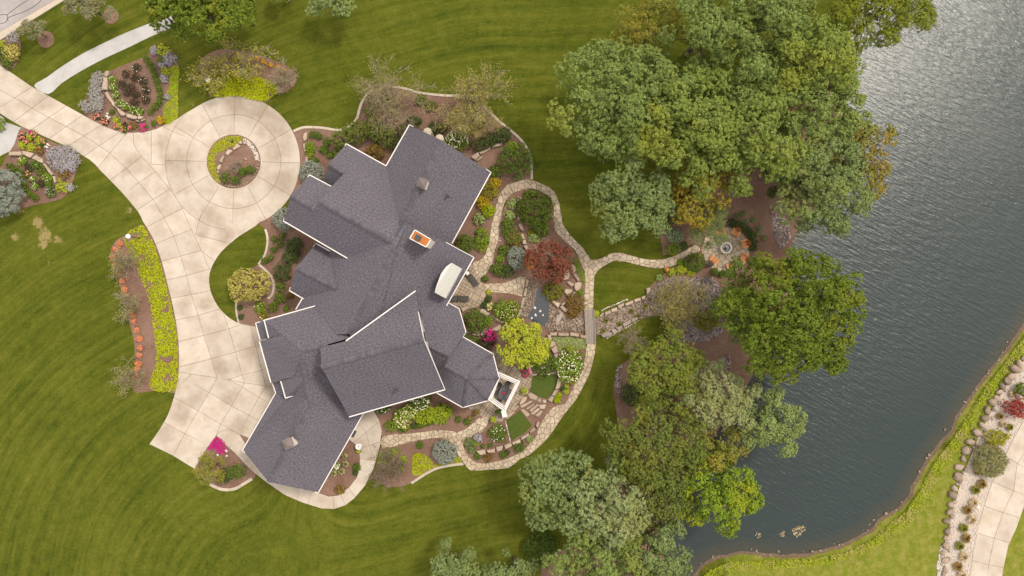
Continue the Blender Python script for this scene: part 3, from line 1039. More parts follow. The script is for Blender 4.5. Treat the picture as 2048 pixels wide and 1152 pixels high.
c = ramp(nt, math_n(nt, 'MULTIPLY', f, .6), [(.021, .032, .0035), (.047, .057, .0052), (.074, .079, .0090), (.110, .102, .020)], [.47, .58, .68, .79])
cbank = ramp(nt, math_n(nt, 'ADD', math_n(nt, 'MULTIPLY', midn, .7), math_n(nt, 'MULTIPLY', fine, .4)), [(.058, .082, .006), (.105, .12, .012), (.19, .165, .045)], [.3, .52, .74])
c = mixc(nt, attr("bank"), c, cbank)
dm = ramp(nt, math_n(nt, 'MULTIPLY', attr("dry"), noise_tex(nt, co, 1.9, 6, .75)), [(0, 0, 0), (1, 1, 1)], [.33, .44])
c = mixc(nt, math_n(nt, 'MULTIPLY', dm, .75), c, ramp(nt, fine, [(.155, .112, .046), (.28, .21, .10)]))
sm = ramp(nt, math_n(nt, 'ADD', attr("shore"), math_n(nt, 'MULTIPLY', midn, .5)), [(0, 0, 0), (1, 1, 1)], [.78, .92])
c = mixc(nt, sm, c, ramp(nt, fine, [(.058, .039, .026), (.155, .109, .074)], [.3, .7]))
nt.links.new(c, b.inputs["Base Color"])
b.inputs["Roughness"].default_value = .9
b.inputs["Specular IOR Level"].default_value = .04
bn = nt.nodes.new("ShaderNodeBump"); bn.inputs["Strength"].default_value = .7; bn.inputs["Distance"].default_value = .12
nt.links.new(math_n(nt, 'ADD', noise_tex(nt, co, 9.0, 5, .75), math_n(nt, 'MULTIPLY', midn, 1.2)), bn.inputs["Height"])
nt.links.new(bn.outputs[0], b.inputs["Normal"])
me.materials.append(m)
lawn = link(bpy.data.objects.new("lawn", me))
tag(lawn, kind="structure")
M['lawn'] = m

# small separate lawn panels in the garden use the same green, clipped short
M['turf'] = surf('turf', [(.030, .050, .004), (.058, .080, .006), (.090, .108, .010)], 3.2, 8, .9, .7, 9, big=(.85, .92, .9), bigscale=.6, bdist=.1)

# ---------------------------------------------------------------- pond water
m, nt, b, co = newmat('pond_water')
mp = nt.nodes.new("ShaderNodeMapping")
mp.vector_type = 'TEXTURE'
mp.inputs["Rotation"].default_value = (0, 0, math.radians(-30))
mp.inputs["Scale"].default_value = (1.9, .42, 1)
nt.links.new(co, mp.inputs[0])
wv = noise_tex(nt, mp.outputs[0], 1.25, 3, .55, .25)
wv2 = noise_tex(nt, mp.outputs[0], 3.4, 2, .5)
calm = noise_tex(nt, co, .035, 2)
hgt = math_n(nt, 'MULTIPLY', math_n(nt, 'ADD', wv, math_n(nt, 'MULTIPLY', wv2, .28)), math_n(nt, 'ADD', math_n(nt, 'MULTIPLY', calm, 1.6), -.2, True))
bn = nt.nodes.new("ShaderNodeBump"); bn.inputs["Strength"].default_value = 1.0; bn.inputs["Distance"].default_value = .11
nt.links.new(hgt, bn.inputs["Height"]); nt.links.new(bn.outputs[0], b.inputs["Normal"])
at = nt.nodes.new("ShaderNodeAttribute"); at.attribute_name = "shallow"
deep = ramp(nt, noise_tex(nt, co, .06, 2), [(.011, .018, .018), (.016, .024, .022)])
c = mixc(nt, ramp(nt, at.outputs["Fac"], [(0, 0, 0), (1, 1, 1)], [.25, 1.0]), deep, (.030, .027, .017))
nt.links.new(c, b.inputs["Base Color"])
b.inputs["Roughness"].default_value = .30
b.inputs["IOR"].default_value = 1.33
M['water'] = m
# water sheet: grid over the pond, each vertex knows how near the bank is
wx = np.arange(14, 100, 1.0); wy = np.arange(-44, 76, 1.0)
WX, WY = np.meshgrid(wx, wy)
WP = np.stack([WX.ravel(), WY.ravel()], 1)
wi = np.arange(len(WP)).reshape(len(wy), len(wx))
WF = np.stack([wi[:-1, :-1], wi[:-1, 1:], wi[1:, 1:], wi[1:, :-1]], 2).reshape(-1, 4)
wd = dist_np(WP, POND, True); win = inside_np(WP, POND)
keep = (win | (wd < 1.6))
WF = WF[keep[WF].all(1)]
used = np.unique(WF); remap = np.full(len(WP), -1); remap[used] = np.arange(len(used))
me = bpy.data.meshes.new("pond_water")
me.from_pydata(np.concatenate([WP[used], np.full((len(used), 1), -.7)], 1).tolist(), [], remap[WF].tolist())
a_ = me.attributes.new("shallow", 'FLOAT', 'POINT')
a_.data.foreach_set("value", np.where(win[used], np.clip(1 - wd[used] / 2.6, 0, 1), 1.0).astype(np.float32))
me.materials.append(m)
tag(link(bpy.data.objects.new("pond_water", me)), kind="structure")

# ---------------------------------------------------------------- street corner with kerb
road = sheet("road", W2([(-300, 262), (-300, -300), (500, -300), (116, -1), (0, 66)]), .012, M['road'])
kerb = tag(obj("kerb", *prism(W2([(-300, 262), (0, 66), (116, -1), (500, -240), (500, -222), (131, 0), (0, 82), (-300, 272)]), 0, .12), M['kerb']), kind="structure")
mb = MB()
rr = random.Random(3)
for pts in ([(0, 48), (12, 44), (16, 36), (30, 30), (52, 22), (75, 8), (85, -4)], [(0, 30), (14, 30), (16, 42)], [(14, 30), (40, 10), (62, -3)]):
    w = W2(smooth(pts, 4, False))
    for i in range(len(w) - 1):
        mb.add(bar((*w[i], .014), (*w[i + 1], .014), .07, .006))
tag(mb.build("crack_sealant", M['darkmetal'], road))

# ---------------------------------------------------------------- gravel footpath either side of the drive
gp = z00([(1040, 95), (900, 140), (760, 195), (640, 250), (500, 320), (370, 400), (280, 465), (205, 515), (290, 565), (370, 500), (480, 430), (620, 355), (760, 290), (900, 222), (1060, 150)])
sheet("gravel_path", W2(smooth(gp, 3)), .018, M['gravel'])
gp2 = [(-60, 270), (-10, 225), (8, 236), (12, 245), (22, 248), (48, 257), (34, 279), (22, 302), (8, 308), (-60, 345)]
sheet("gravel_path", W2(gp2), .018, M['gravel'])

# ---------------------------------------------------------------- mulch beds
BEDZ = [.028]
def bed(poly, z=None, sm=3, name="planting_bed"):
    BEDZ[0] += .0007
    z = BEDZ[0] + (.02 if z == .05 else 0)
    return sheet(name, W2(smooth(poly, sm) if sm else poly), z, M['mulch'])
BED_R = zR([(310, 400), (540, 300), (760, 215), (850, 140), (870, 75), (960, 80), (1100, 115), (1160, 200), (1200, 310), (1205, 450), (1190, 650), (1185, 960), (1030, 1060), (870, 1110), (640, 1140), (450, 1120), (250, 1040), (60, 900), (15, 790), (130, 640), (135, 440), (250, 405)])
bed(BED_R)
BED_L = zL([(235, 170), (420, 270), (640, 380), (840, 480), (815, 610), (745, 790), (690, 900), (580, 950), (350, 1000), (130, 1060), (-60, 1120), (-200, 1000), (-200, 650), (0, 600), (60, 500), (150, 360)])
bed(BED_L)
BED_3 = z01([(740, 265), (850, 195), (900, 245), (955, 360), (1010, 560), (1050, 720), (1078, 900), (1080, 1050), (1064, 1196), (990, 1196), (920, 1192), (800, 1196), (810, 1050), (805, 900), (770, 760), (720, 560), (690, 430), (665, 350), (700, 290)])
bed(BED_3)
BED_4 = zT([(450, 520), (360, 440), (380, 300), (520, 200), (700, 170), (1000, 220), (1250, 300), (1450, 400), (1535, 520), (1500, 620), (1400, 700), (1290, 720), (1130, 830), (870, 775), (720, 770), (560, 770), (480, 610)])
bed(BED_4)
bed([(468.4 + 55 * math.cos(a * .2618), 324.3 + 54.5 * math.sin(a * .2618)) for a in range(24)], z=.05, sm=0)
E1 = [(587, 263), (608.7, 255), (645, 256), (678.7, 260.7), (698.7, 253), (713.7, 238), (718.7, 220), (725, 203), (738.7, 185), (758.7, 175), (778.7, 173), (812, 178), (835, 185), (862, 189),
      (895, 191.7), (925, 193), (960, 208), (985, 230), (1000, 244.6), (1021, 261), (1041.7, 280), (1056, 301), (1062.5, 319.6), (1063.5, 359)]
bed(E1 + [(1063, 368), (1030, 372), (1000, 390), (985, 450), (965, 520), (900, 600), (700, 640), (600, 600), (580, 400), (596, 355), (597, 300)], sm=0)
E2 = [(531, 458), (535, 472.5), (535, 489), (530, 510), (517.5, 528.7)]
E3 = [(517.5, 528.7), (532, 541), (544.6, 556), (547.7, 572.5), (544.6, 589), (536, 597.5)]
bed([(515, 447)] + E2 + [(490, 545), (474, 570), (472, 600), (477, 648), (512, 658), (560, 660), (640, 600), (660, 500), (600, 420), (540, 432)], sm=0)
BED_H = z02([(1300, 310), (1360, 355), (1420, 410), (1536, 535), (1500, 580), (1420, 625), (1330, 630), (1260, 600), (1160, 505), (1245, 385)])
bed(BED_H, sm=2)
BED_G = zK([(1100, 380), (1150, 420), (1190, 480), (1200, 560), (1195, 640), (1170, 740), (1100, 830), (1000, 910), (900, 922), (800, 905), (640, 870), (560, 840), (900, 500)])
bed(BED_G, sm=0)
bed([(472, 862), (492, 873), (503, 865), (520, 870), (494, 892)], sm=0)
# garden between the house and the flagstone loop
bed([(750, 825), (757, 842), (763, 872), (850, 866), (917, 866), (950, 846), (972, 850), (930, 888), (932, 914), (965, 931), (1025, 922), (1062, 898), (1088, 872), (1120, 825), (1145, 795), (1168, 750),
     (1172, 690), (1172, 625), (1168, 600), (1172, 560), (1160, 520), (1140, 490), (1112, 460), (1108, 410), (1085, 384), (1050, 376), (1020, 390), (1003, 430), (992, 500), (975, 545), (950, 530), (900, 560), (800, 700), (740, 800)], sm=0)
E4 = zS([(850, 900), (750, 910), (600, 940), (480, 1000), (410, 1045), (350, 1085)])
bed(zS([(60, 750), (300, 700), (500, 660), (620, 648), (740, 690), (790, 800)]) + E4 + [(805, 972), (775, 975), (745, 955), (752, 937), (761, 895)], sm=0)
# wooded bank west of the pond
bed([(1293, 597), (1293, 580), (1316, 556), (1345, 538), (1375, 516), (1395, 502), (1384, 488), (1356, 506), (1326, 510), (1320, 470), (1345, 420), (1400, 330), (1500, 250), (1640, 150), (1690, 150),
     (1692, 270), (1655, 395), (1592, 468), (1577, 500), (1590, 545), (1575, 620), (1532, 700), (1497, 765), (1452, 835), (1407, 905), (1372, 965), (1337, 1008), (1320, 1040), (1328, 1090), (1334, 1160),
     (1080, 1160), (1085, 1110), (1150, 1090), (1160, 1030), (1250, 960), (1238, 870), (1226, 770), (1236, 735), (1280, 700), (1320, 690), (1345, 672), (1365, 640), (1330, 632)], z=-.02 + .05, sm=0)
bed([(-40, 60), (0, 80), (25, 66), (42, 85), (38, 120), (20, 140), (-10, 128), (-40, 100)])
for (cx_, cy_, r_) in ((92, 79, 17), (222, 32, 16)):
    bed([(cx_ + r_ * math.cos(a * .5236), cy_ + r_ * math.sin(a * .5236)) for a in range(12)], sm=2)

# edging strips
def edging(line, w=.32, h=.11, sm=4, seg=6):
    L = W2(smooth(line, sm, False))
    n = len(L)
    off = []
    for i in range(n):
        a = Vector(L[max(i - 1, 0)]); c_ = Vector(L[min(i + 1, n - 1)])
        d = (c_ - a).normalized()
        off.append(Vector((-d.y, d.x)) * w / 2)
    par = None
    for k in range(0, n - 1, seg):
        e = min(k + seg, n - 1)
        left = [tuple(Vector(L[i]) + off[i]) for i in range(k, e + 1)]
        right = [tuple(Vector(L[i]) - off[i]) for i in range(k, e + 1)]
        v, f_ = slab(inset(left + right[::-1], .012), -.02, h, .02)
        if par is None:
            par = thing("bed_edging", edging.labels.pop(0), "edging", (*L[0], 0))
        obj("kerb_stone", v, f_, M['kerb'], par)
edging.labels = ["long pale concrete edging curving round the bed north of the house", "pale concrete edging between the small lawn and the bed west of the house",
                 "short curved edging behind the variegated shrub", "pale edging along the bottom of the magenta corner bed", "thin pale edging below the blue globe spruce by the south lawn",
                 "short edging beside the small lawn near the forecourt mulch"]
edging(E1); edging(E2, .3); edging(E3, .3)
edging([(505, 957), (490, 966), (473, 976), (458, 979), (443, 978), (430, 973), (420, 968)], .38)
edging(E4, .32)
edging([(473, 600), (473, 622), (478, 646)], .25)

# ---------------------------------------------------------------- concrete drive: every panel between its joints
def panels(name, outline, joints, hole=None, z0=.035, z1=.075, gap=.017, label=None):
    vs = []; es = []
    def addl(pts, closed):
        k = len(vs)
        vs.extend(Vector(p) for p in pts)
        n = len(pts)
        for i in range(n if closed else n - 1):
            es.append((k + i, k + (i + 1) % n))
    out_w = W2(outline)
    addl(out_w, True)
    if hole:
        addl(W2(hole), True)
        hw = W2(hole)
    for j in joints:
        addl(W2(j), False)
    V, E, Fc = delaunay_2d_cdt(vs, es, [], 3, .09)[:3]
    from mathutils.geometry import tessellate_polygon
    par = obj(name, [(x, y, z0) for x, y in ccw(out_w)], [list(range(len(out_w)))], M['joint'])
    tag(par, kind="structure")
    cnt = 0
    for f_ in Fc:
        poly = dedupe([tuple(V[i]) for i in f_], .03)
        if len(poly) < 3 or abs(area2(poly)) < .06:
            continue
        tris = tessellate_polygon([[Vector((*p, 0)) for p in poly]])
        best = max(tris, key=lambda t: abs(area2([poly[i] for i in t])))
        c_ = (sum(poly[i][0] for i in best) / 3, sum(poly[i][1] for i in best) / 3)
        if not inside(c_, out_w) or (hole and inside(c_, hw)):
            continue
        v, ff = slab(inset(poly, gap), z0 - .01, z1, .012)
        obj("concrete_panel", v, ff, M['concrete'], par)
        cnt += 1
    print(name, "panels", cnt)
    return par

CC = (468.0, 323.5)
def circ(r, a0, a1, n=24):
    return [(CC[0] + r * math.cos(math.radians(a0 + (a1 - a0) * i / n)), CC[1] + r * math.sin(math.radians(a0 + (a1 - a0) * i / n))) for i in range(n + 1)]
top_edge = [(-90, 82), (0, 130), (60, 170.7), (100, 193), (166.7, 230), (200, 248), (233, 261.7), (263, 265.7), (300, 261.7), (326.7, 251.7), (356.7, 236.7)]
low_edge = [(0, 226.7), (43, 253), (126.7, 290), (180, 320), (200, 340), (243, 384), (276.7, 424), (286.7, 444), (306.7, 477), (323, 520.7), (336.7, 574), (350, 630.7), (357, 684), (358, 734), (354, 768), (348, 794.7), (336.7, 828), (320, 858), (299, 888)]
outline = smooth(top_edge, 2, False) + circ(132.5, -121, 62, 40) + [(519.6, 444.6), (512, 452)] + smooth([(476.7, 474), (443, 504), (423, 537), (419, 564), (425, 590.7), (443, 620.7), (473, 644), (512, 653.3)], 3, False) \
    + [(530, 655), (560, 760), (570, 790), (505, 880), (492, 873), (478, 868), (471, 863), (456, 858), (441, 863), (433, 870.5), (413, 898), (390, 938), (346.7, 911.3)] + smooth(low_edge, 2, False)[::-1] + [(-90, 178)]
lc = z00([(-260, 395), (0, 540), (75, 580), (240, 675), (445, 785), (555, 845), (660, 920), (760, 1010), (835, 1095)]) + z01([(920, 45), (985, 155), (1045, 265), (1085, 385), (1120, 500), (1148, 615), (1190, 740), (1225, 860), (1270, 1000), (1305, 1115)])
rl = z00([(800, 780), (805, 870), (850, 940), (935, 1030)]) + z01([(1050, 20), (1095, 100), (1150, 225), (1210, 350), (1247, 440), (1260, 462)])
J = [lc, rl]
J += [z00(q) for q in ([(-20, 661), (205, 514)], [(78, 735), (305, 569)], [(178, 789), (402, 630)], [(285, 842), (508, 681)], [(385, 891), (627, 742)],
                      [(485, 952), (738, 780)], [(580, 1018), (660, 920), (765, 797)], [(660, 1085), (760, 1010), (850, 940)], [(745, 1165), (835, 1095), (935, 1030)])]
J += [z01(q) for q in ([(815, 115), (920, 45), (1020, -17)], [(870, 218), (985, 155), (1095, 100)], [(920, 318), (1045, 265), (1150, 225)], [(960, 420), (1085, 385), (1210, 350)],
                      [(990, 530), (1120, 500), (1262, 462)], [(1020, 640), (1148, 615), (1280, 588)], [(1045, 770), (1190, 740), (1325, 700)], [(1060, 900), (1225, 860), (1375, 820), (1460, 790)],
                      [(1065, 1055), (1270, 1000), (1415, 960), (1600, 908)], [(1340, 720), (1375, 820), (1415, 960), (1465, 1125)], [(1060, 1075), (1150, 1092), (1305, 1115)])]
J += [zI(q) for q in ([(303, 345), (345, 493), (360, 545)], [(395, 165), (435, 303), (475, 460), (500, 565)],
                      [(255, 523), (345, 493), (475, 460), (560, 438)], [(183, 515), (255, 523), (360, 545), (500, 565), (620, 582)],
                      [(360, 545), (275, 695), (205, 812), (165, 905)], [(500, 565), (455, 640), (390, 758), (328, 870)], [(-20, 528), (130, 610), (275, 695), (390, 758), (480, 812)],
                      [(255, 523), (350, 575), (455, 640), (560, 700)])]
J += [z02([(1305, -37), (1255, 50), (1190, 160), (1110, 298), (1035, 440)]), z02([(1035, 75), (1190, 160), (1325, 240), (1470, 320)]), z02([(970, 222), (1110, 298), (1250, 368)]), z02([(1060, 20), (1120, -30), (1150, -60)])]
J = [[tuple(p) for p in q] for q in J]
J += [circ(94, 0, 360, 72)[:-1] + [circ(94, 0, 360, 72)[0]], circ(136.5, 96, 236, 40)]
for k in range(12):
    a = math.radians(30 * k + 1)
    r1 = 136.5 if 3 <= k <= 7 else 140
    J.append([(CC[0] + 52 * math.cos(a), CC[1] + 52 * math.sin(a)), (CC[0] + 94 * math.cos(a), CC[1] + 94 * math.sin(a)), (CC[0] + r1 * math.cos(a), CC[1] + r1 * math.sin(a))])
J += [z00([(910, 770), (910, 985), (1000, 990)]), z00([(950, 745), (1040, 790), (1150, 838)]), z01([(1175, 255), (1390, 312)]), z01([(1232, 55), (1175, 255)]), z01([(1215, 355), (1300, 425)])]
drive = panels("driveway", outline, J, hole=circ(53.5, 0, 360, 40)[:-1])
# raised rim round the island bed
ri = W2(circ(54.2, 0, 360, 48)[:-1]); ro = W2(circ(57.5, 0, 360, 48)[:-1])
v = [(x, y, .02) for x, y in ri] + [(x, y, .10) for x, y in ri] + [(x, y, .10) for x, y in ro] + [(x, y, .04) for x, y in ro]
f_ = [[r * 48 + i, r * 48 + (i + 1) % 48, (r + 1) * 48 + (i + 1) % 48, (r + 1) * 48 + i] for r in range(3) for i in range(48)]
obj("rim", v, f_, M['concrete'], drive)

walk_out = [(433, 870.5), (441, 863), (456, 858), (471, 863), (480, 869), (494, 892), (540, 940), (600, 970), (636, 985)] + zK([(900, 924), (1000, 912), (1100, 832), (1170, 742), (1195, 640), (1200, 560), (1190, 480), (1150, 420), (1100, 380)]) + [(700, 860), (720, 815), (747, 820)] \
    + zK([(1390, 200), (1410, 300), (1390, 450), (1330, 660), (1250, 820), (1150, 940), (1060, 1010), (950, 1045), (830, 1040), (640, 980), (480, 910), (320, 800), (190, 700), (90, 605)]) + [(470, 905), (450, 888)]
wj = [zK(q) for q in ([(480, 925), (520, 830)], [(590, 970), (630, 850)], [(700, 1015), (735, 890)], [(824, 1050), (836, 910)], [(946, 1060), (938, 905)], [(1062, 1020), (1015, 895)], [(1170, 950), (1085, 825)],
                      [(1180, 665), (1300, 695)], [(1185, 552), (1300, 572), (1380, 590)], [(1180, 470), (1290, 435), (1420, 395)], [(1120, 420), (1260, 310), (1400, 190)], [(1170, 200), (1260, 310), (1290, 435), (1345, 580)],
                      [(350, 850), (395, 790)], [(85, 620), (145, 560)], [(200, 720), (260, 650)], [(-60, 470), (-10, 400)])]
walk = panels("garage_walk", walk_out, wj, z0=.045, z1=.085)
rd_out = [(2048 + 90, 690), (2048, 839.7), (2029, 871), (2009, 911), (1987.7, 954.7), (1972.7, 994.7), (1957.7, 1044.7), (1946, 1101), (1939, 1152), (1934, 1240), (2000, 1240), (2004, 1152), (2006, 1138), (2016, 1091), (2032.7, 1054.7), (2048, 1011), (2140, 850)]
rj = [zQ(q) for q in ([(1410, 425), (1493, 475), (1560, 515)], [(1340, 585), (1470, 640), (1560, 675)], [(1290, 730), (1408, 770), (1520, 805)], [(1245, 892), (1355, 924), (1460, 955)], [(1215, 1057), (1322, 1083), (1420, 1103)],
                      [(1600, 320), (1493, 475), (1470, 640), (1408, 770), (1355, 924), (1322, 1083), (1310, 1200)])]
panels("neighbour_driveway", rd_out, rj)

# ---------------------------------------------------------------- flagstone paths, patios
def flagged(name, poly_px, step, seed, z0=.045, z1=.085, mat='flag', gap=.022, sm=2, rot=.5, piece="flagstone", base='sand'):
    rd = random.Random(seed)
    poly = ccw(W2(smooth(poly_px, sm) if sm else poly_px))
    par = tag(obj(name, [(x, y, z0) for x, y in poly], [list(range(len(poly)))], M[base]), kind="structure")
    cells = voronoi(poly, step, rd, rot=rot)
    cells.sort(key=lambda c: -abs(area2(c)))
    rest = MB(); n = 0
    for c_ in cells:
        q = dedupe(inset(c_, gap), .02)
        if len(q) < 3 or area2(q) < .02:
            continue
        v, ff = slab(q, z0 - .01, z1 + rd.uniform(-.012, .014), .02, rd, .012)
        if n < 300:
            obj(piece, v, ff, M[mat], par)
        else:
            rest.add((v, ff))
        n += 1
    if rest.v:
        tag(rest.build(piece + "_bits", M[mat], par), kind="stuff")
    print(name, n)
    return par
loop_s = [(1192, 685), (1187, 718), (1178, 750), (1163, 780), (1151, 801), (1129, 828), (1104, 865), (1087, 885), (1057, 911), (1040, 918), (1017, 936), (979, 939), (941.7, 941), (927, 925), (914.6, 906.7), (906, 890), (894, 880),
          (875, 875.5), (850, 878.5), (812.5, 886), (765, 897), (765.6, 872), (812.5, 867), (850, 863), (879, 859), (916.7, 863), (937.5, 853.5), (958, 835), (977, 841), (969, 856.7), (948, 869), (929, 880), (927, 890), (933, 906.7), (946, 921),
          (964.6, 926.5), (989.6, 923), (1019, 915), (1046, 900), (1060, 886), (1072, 870), (1082, 845), (1098, 822), (1112, 811), (1129, 807.6), (1139, 789), (1151, 765), (1161, 748), (1170, 714.5), (1175, 684)]
flagged("garden_path", loop_s, .62, 21)
loop_n = [(1185, 622), (1187, 595), (1188.5, 556), (1192, 547), (1200.7, 537), (1218, 527), (1237, 520.7), (1277, 530.7), (1317, 537), (1350.7, 530.7), (1374, 514), (1400, 500.7), (1392, 488), (1357, 507), (1324, 519), (1284, 517), (1244, 505.7), (1220.7, 507),
          (1204, 515.7), (1182, 519), (1167, 497), (1150.7, 480.7), (1130.7, 457), (1124, 440.7), (1119, 410.7), (1109, 383), (1087, 369), (1061.5, 359.5), (1044.6, 359.5), (1027.7, 365), (1016, 369), (1005.7, 379), (995.5, 396), (989, 424.6), (983.7, 445),
          (977, 485.6), (968.5, 511), (958, 521), (945.6, 525.6), (953, 547.5), (963, 557), (978, 539), (986, 524.6), (988, 506), (996.7, 481), (998, 462), (1002, 435), (1008, 409), (1017.5, 394), (1033, 384), (1051, 378), (1068, 378), (1087, 387),
          (1100.5, 396), (1107, 416), (1107, 441.6), (1110.6, 462), (1121, 474), (1136, 489), (1148, 498), (1158, 518), (1163, 531), (1169, 547), (1170, 571), (1167, 595), (1167, 622)]
flagged("garden_path", loop_n, .64, 22)
flagged("garden_path", zP([(55, 400), (300, 385), (470, 310), (540, 320), (505, 555), (350, 515), (130, 500), (70, 470)]), .66, 23, sm=0)
fp = [(1451.5 + 48 * math.cos(a * .2856) * (1 + .03 * math.sin(3 * a)), 500 + 46 * math.sin(a * .2856) * (1 + .03 * math.cos(2 * a))) for a in range(22)]
flagged("fire_pit_patio", fp, .62, 24, sm=0, mat='flag')

def pavers(name, poly_px, step, ang, seed, z0=.05, z1=.10):
    rd = random.Random(seed)
    poly = ccw(W2(poly_px))
    par = tag(obj(name, [(x, y, z0) for x, y in poly], [list(range(len(poly)))], M['sand']), kind="structure")
    cx_ = sum(p[0] for p in poly) / len(poly); cy_ = sum(p[1] for p in poly) / len(poly)
    ca, sa = math.cos(ang), math.sin(ang)
    R = 16
    occ = set()
    n = 0
    for i in range(-R, R):
        for j in range(-R, R):
            if (i, j) in occ:
                continue
            w, h_ = rd.choice([(1, 1), (2, 1), (1, 2), (1, 1), (2, 2)])
            if any((i + a, j + b_) in occ for a in range(w) for b_ in range(h_)):
                w = h_ = 1
            for a in range(w):
                for b_ in range(h_):
                    occ.add((i + a, j + b_))
            g_ = .022
            q = [(i * step + g_, j * step + g_), ((i + w) * step - g_, j * step + g_), ((i + w) * step - g_, (j + h_) * step - g_), (i * step + g_, (j + h_) * step - g_)]
            q = [(cx_ + x * ca - y * sa, cy_ + x * sa + y * ca) for x, y in q]
            c_ = dedupe(clip_convex(poly, q), .02)
            if len(c_) < 3 or abs(area2(c_)) < .03:
                continue
            v, ff = slab(c_, z0 - .01, z1 + rd.uniform(-.004, .004), .012)
            obj("paver", v, ff, M['paver'], par); n += 1
    print(name, n)
pavers("house_patio", [(938, 520), (946, 530), (957, 553.7), (967.5, 564), (973.7, 576.7), (971.7, 593), (965, 606), (955, 615), (934, 617), (915, 612), (895, 608), (885, 595)], .40, math.radians(-30), 31)
pavers("dining_patio", [(948, 817), (962, 832), (979, 838), (1005, 838), (1016, 831), (1036, 808), (1055, 780), (1062, 772), (1063, 757), (1043, 748), (1033, 735), (1005, 705), (985, 700), (925, 750), (930, 800)], .34, math.radians(-32), 32)

# ---------------------------------------------------------------- turf panels, ground cover sheets of gravel, stream
turf1 = zD([(625, 660), (905, 640), (925, 680), (890, 810), (790, 930), (700, 910), (640, 870), (585, 840), (605, 790), (610, 700)])
turf2 = zS([(1260, 480), (1390, 390), (1510, 530), (1440, 600), (1310, 680), (1280, 570)])
sheet("turf_panel", W2(turf1), .055, M['turf']); sheet("turf_panel", W2(turf2), .055, M['turf'])
isl = [(530, 440), (512, 453), (476.7, 474), (443, 504), (423, 537), (419, 564), (425, 590.7), (443, 620.7), (473, 644), (477, 648), (472, 600), (474, 570), (490, 545), (517, 529), (530, 510), (535, 489), (535, 472), (531, 458)]
stream_w = [(1099, 606), (1112, 618), (1131, 626), (1172, 631), (1172, 664), (1129, 661), (1095, 662), (1089, 652), (1097, 636)]
stream_e = [(1184, 636), (1222.5, 624), (1253.7, 611), (1293, 595.6), (1293, 583), (1316, 566), (1347.5, 553), (1379, 555), (1425.6, 555), (1442, 577), (1442, 608), (1445, 663), (1418, 680), (1355, 690), (1340, 672), (1363, 640), (1316, 632), (1300, 633), (1269, 641), (1222.5, 666), (1186, 670)]
sheet("stream_bed", W2(stream_w), .042, M['sand']); sheet("stream_bed", W2(stream_e), .044, M['sand'])
pebbles("stream_pebbles", W2(stream_w), 900, .07, .16, 'pebble', .04, "brown pebbles on the dry stream bed between garden pond and bridge", "pebbles")
st_e1 = [p for p in stream_e[:4]] + [(1300, 600), (1320, 600), (1300, 633), (1269, 641), (1222.5, 666), (1186, 670)]
pebbles("stream_pebbles", W2(st_e1), 1700, .07, .16, 'pebble', .04, "brown pebbles on the dry stream bed just right of the bridge", "pebbles")
pebbles("river_rocks", W2([(1296, 592), (1316, 566), (1347.5, 553), (1379, 555), (1425.6, 555), (1442, 577), (1442, 608), (1445, 663), (1418, 680), (1355, 690), (1340, 672), (1363, 640), (1316, 625)]), 7500, .06, .13, 'riverrock', .04, "purplish grey river rocks fanning out below the fire pit", "river rocks")
pebbles("river_rocks", W2([(1232, 735), (1244, 728), (1240, 770), (1248, 790), (1236, 790), (1228, 765)]), 120, .08, .15, 'riverrock', .04, "small patch of grey river rocks at the lawn edge", "river rocks")
pebbles("river_rocks", W2([(1540, 420), (1575, 440), (1582, 478), (1560, 500), (1548, 470)]), 420, .08, .16, 'riverrock', .02, "river rocks along the bank under the trees by the water", "river rocks")
pebbles("river_rocks", W2([(1440, 715), (1460, 712), (1462, 740), (1445, 745)]), 110, .08, .16, 'riverrock', .04, "grey river rocks below the big maple by the bank", "river rocks")
pebbles("shore_stones", None, 0, .05, .22, 'boulder', -.68, "small brown stones strung along the far shoreline of the pond", "stones",
        pts=[(lambda w: (w.x, w.y))(G(x + random.gauss(0, 3.5), y + random.gauss(0, 3.5), -.7)) for (x, y) in smooth(SHORE_PX[23:41], 15, False) if random.random() < .30])
# small dark garden pond
gpond = zP([(690, 450), (760, 530), (820, 615), (812, 700), (800, 800), (770, 890), (700, 885), (640, 850), (555, 790), (600, 720), (640, 660), (660, 520)])
m, nt, b, co = newmat('garden_pond_water')
b.inputs["Base Color"].default_value = (.026, .029, .035, 1); b.inputs["Roughness"].default_value = .12
M['gpond'] = m
sheet("garden_pond", W2(smooth(gpond, 2)), .052, m)
ramp_p = zP([(590, 350), (690, 400), (655, 560), (640, 660), (560, 790), (520, 825), (440, 800), (500, 640), (520, 560)])
sheet("pond_margin", W2(ramp_p), .048, M['sand'])
pebbles("margin_pebbles", W2(ramp_p), 600, .06, .13, 'pebble', .045, "pebbles sloping into the left side of the garden pond", "pebbles")

# white gravel strip by the right-hand drive
wg = [(2140, 600), (2048, 720), (2010, 772), (1962, 860), (1926, 950), (1902, 1030), (1886, 1100), (1880, 1240), (1937, 1240), (1939, 1152), (1946, 1101), (1958, 1045), (1973, 995), (1988, 955), (2009, 911), (2029, 871), (2050, 838), (2140, 690)]
sheet("gravel_strip", W2(wg), .03, M['white_gravel'])
pebbles("gravel_pebbles", W2(wg[1:-1]), 3400, .05, .11, 'whiterock', .025, "pale gravel between boulder wall and right-hand driveway", "gravel")
pebbles("white_pebbles", W2([(1880, 1095), (1886, 1085), (1884, 1160), (1874, 1160), (1873, 1130)]), 420, .05, .09, 'whiterock', .02, "bright white pebbles left of the lowest boulders", "pebbles")

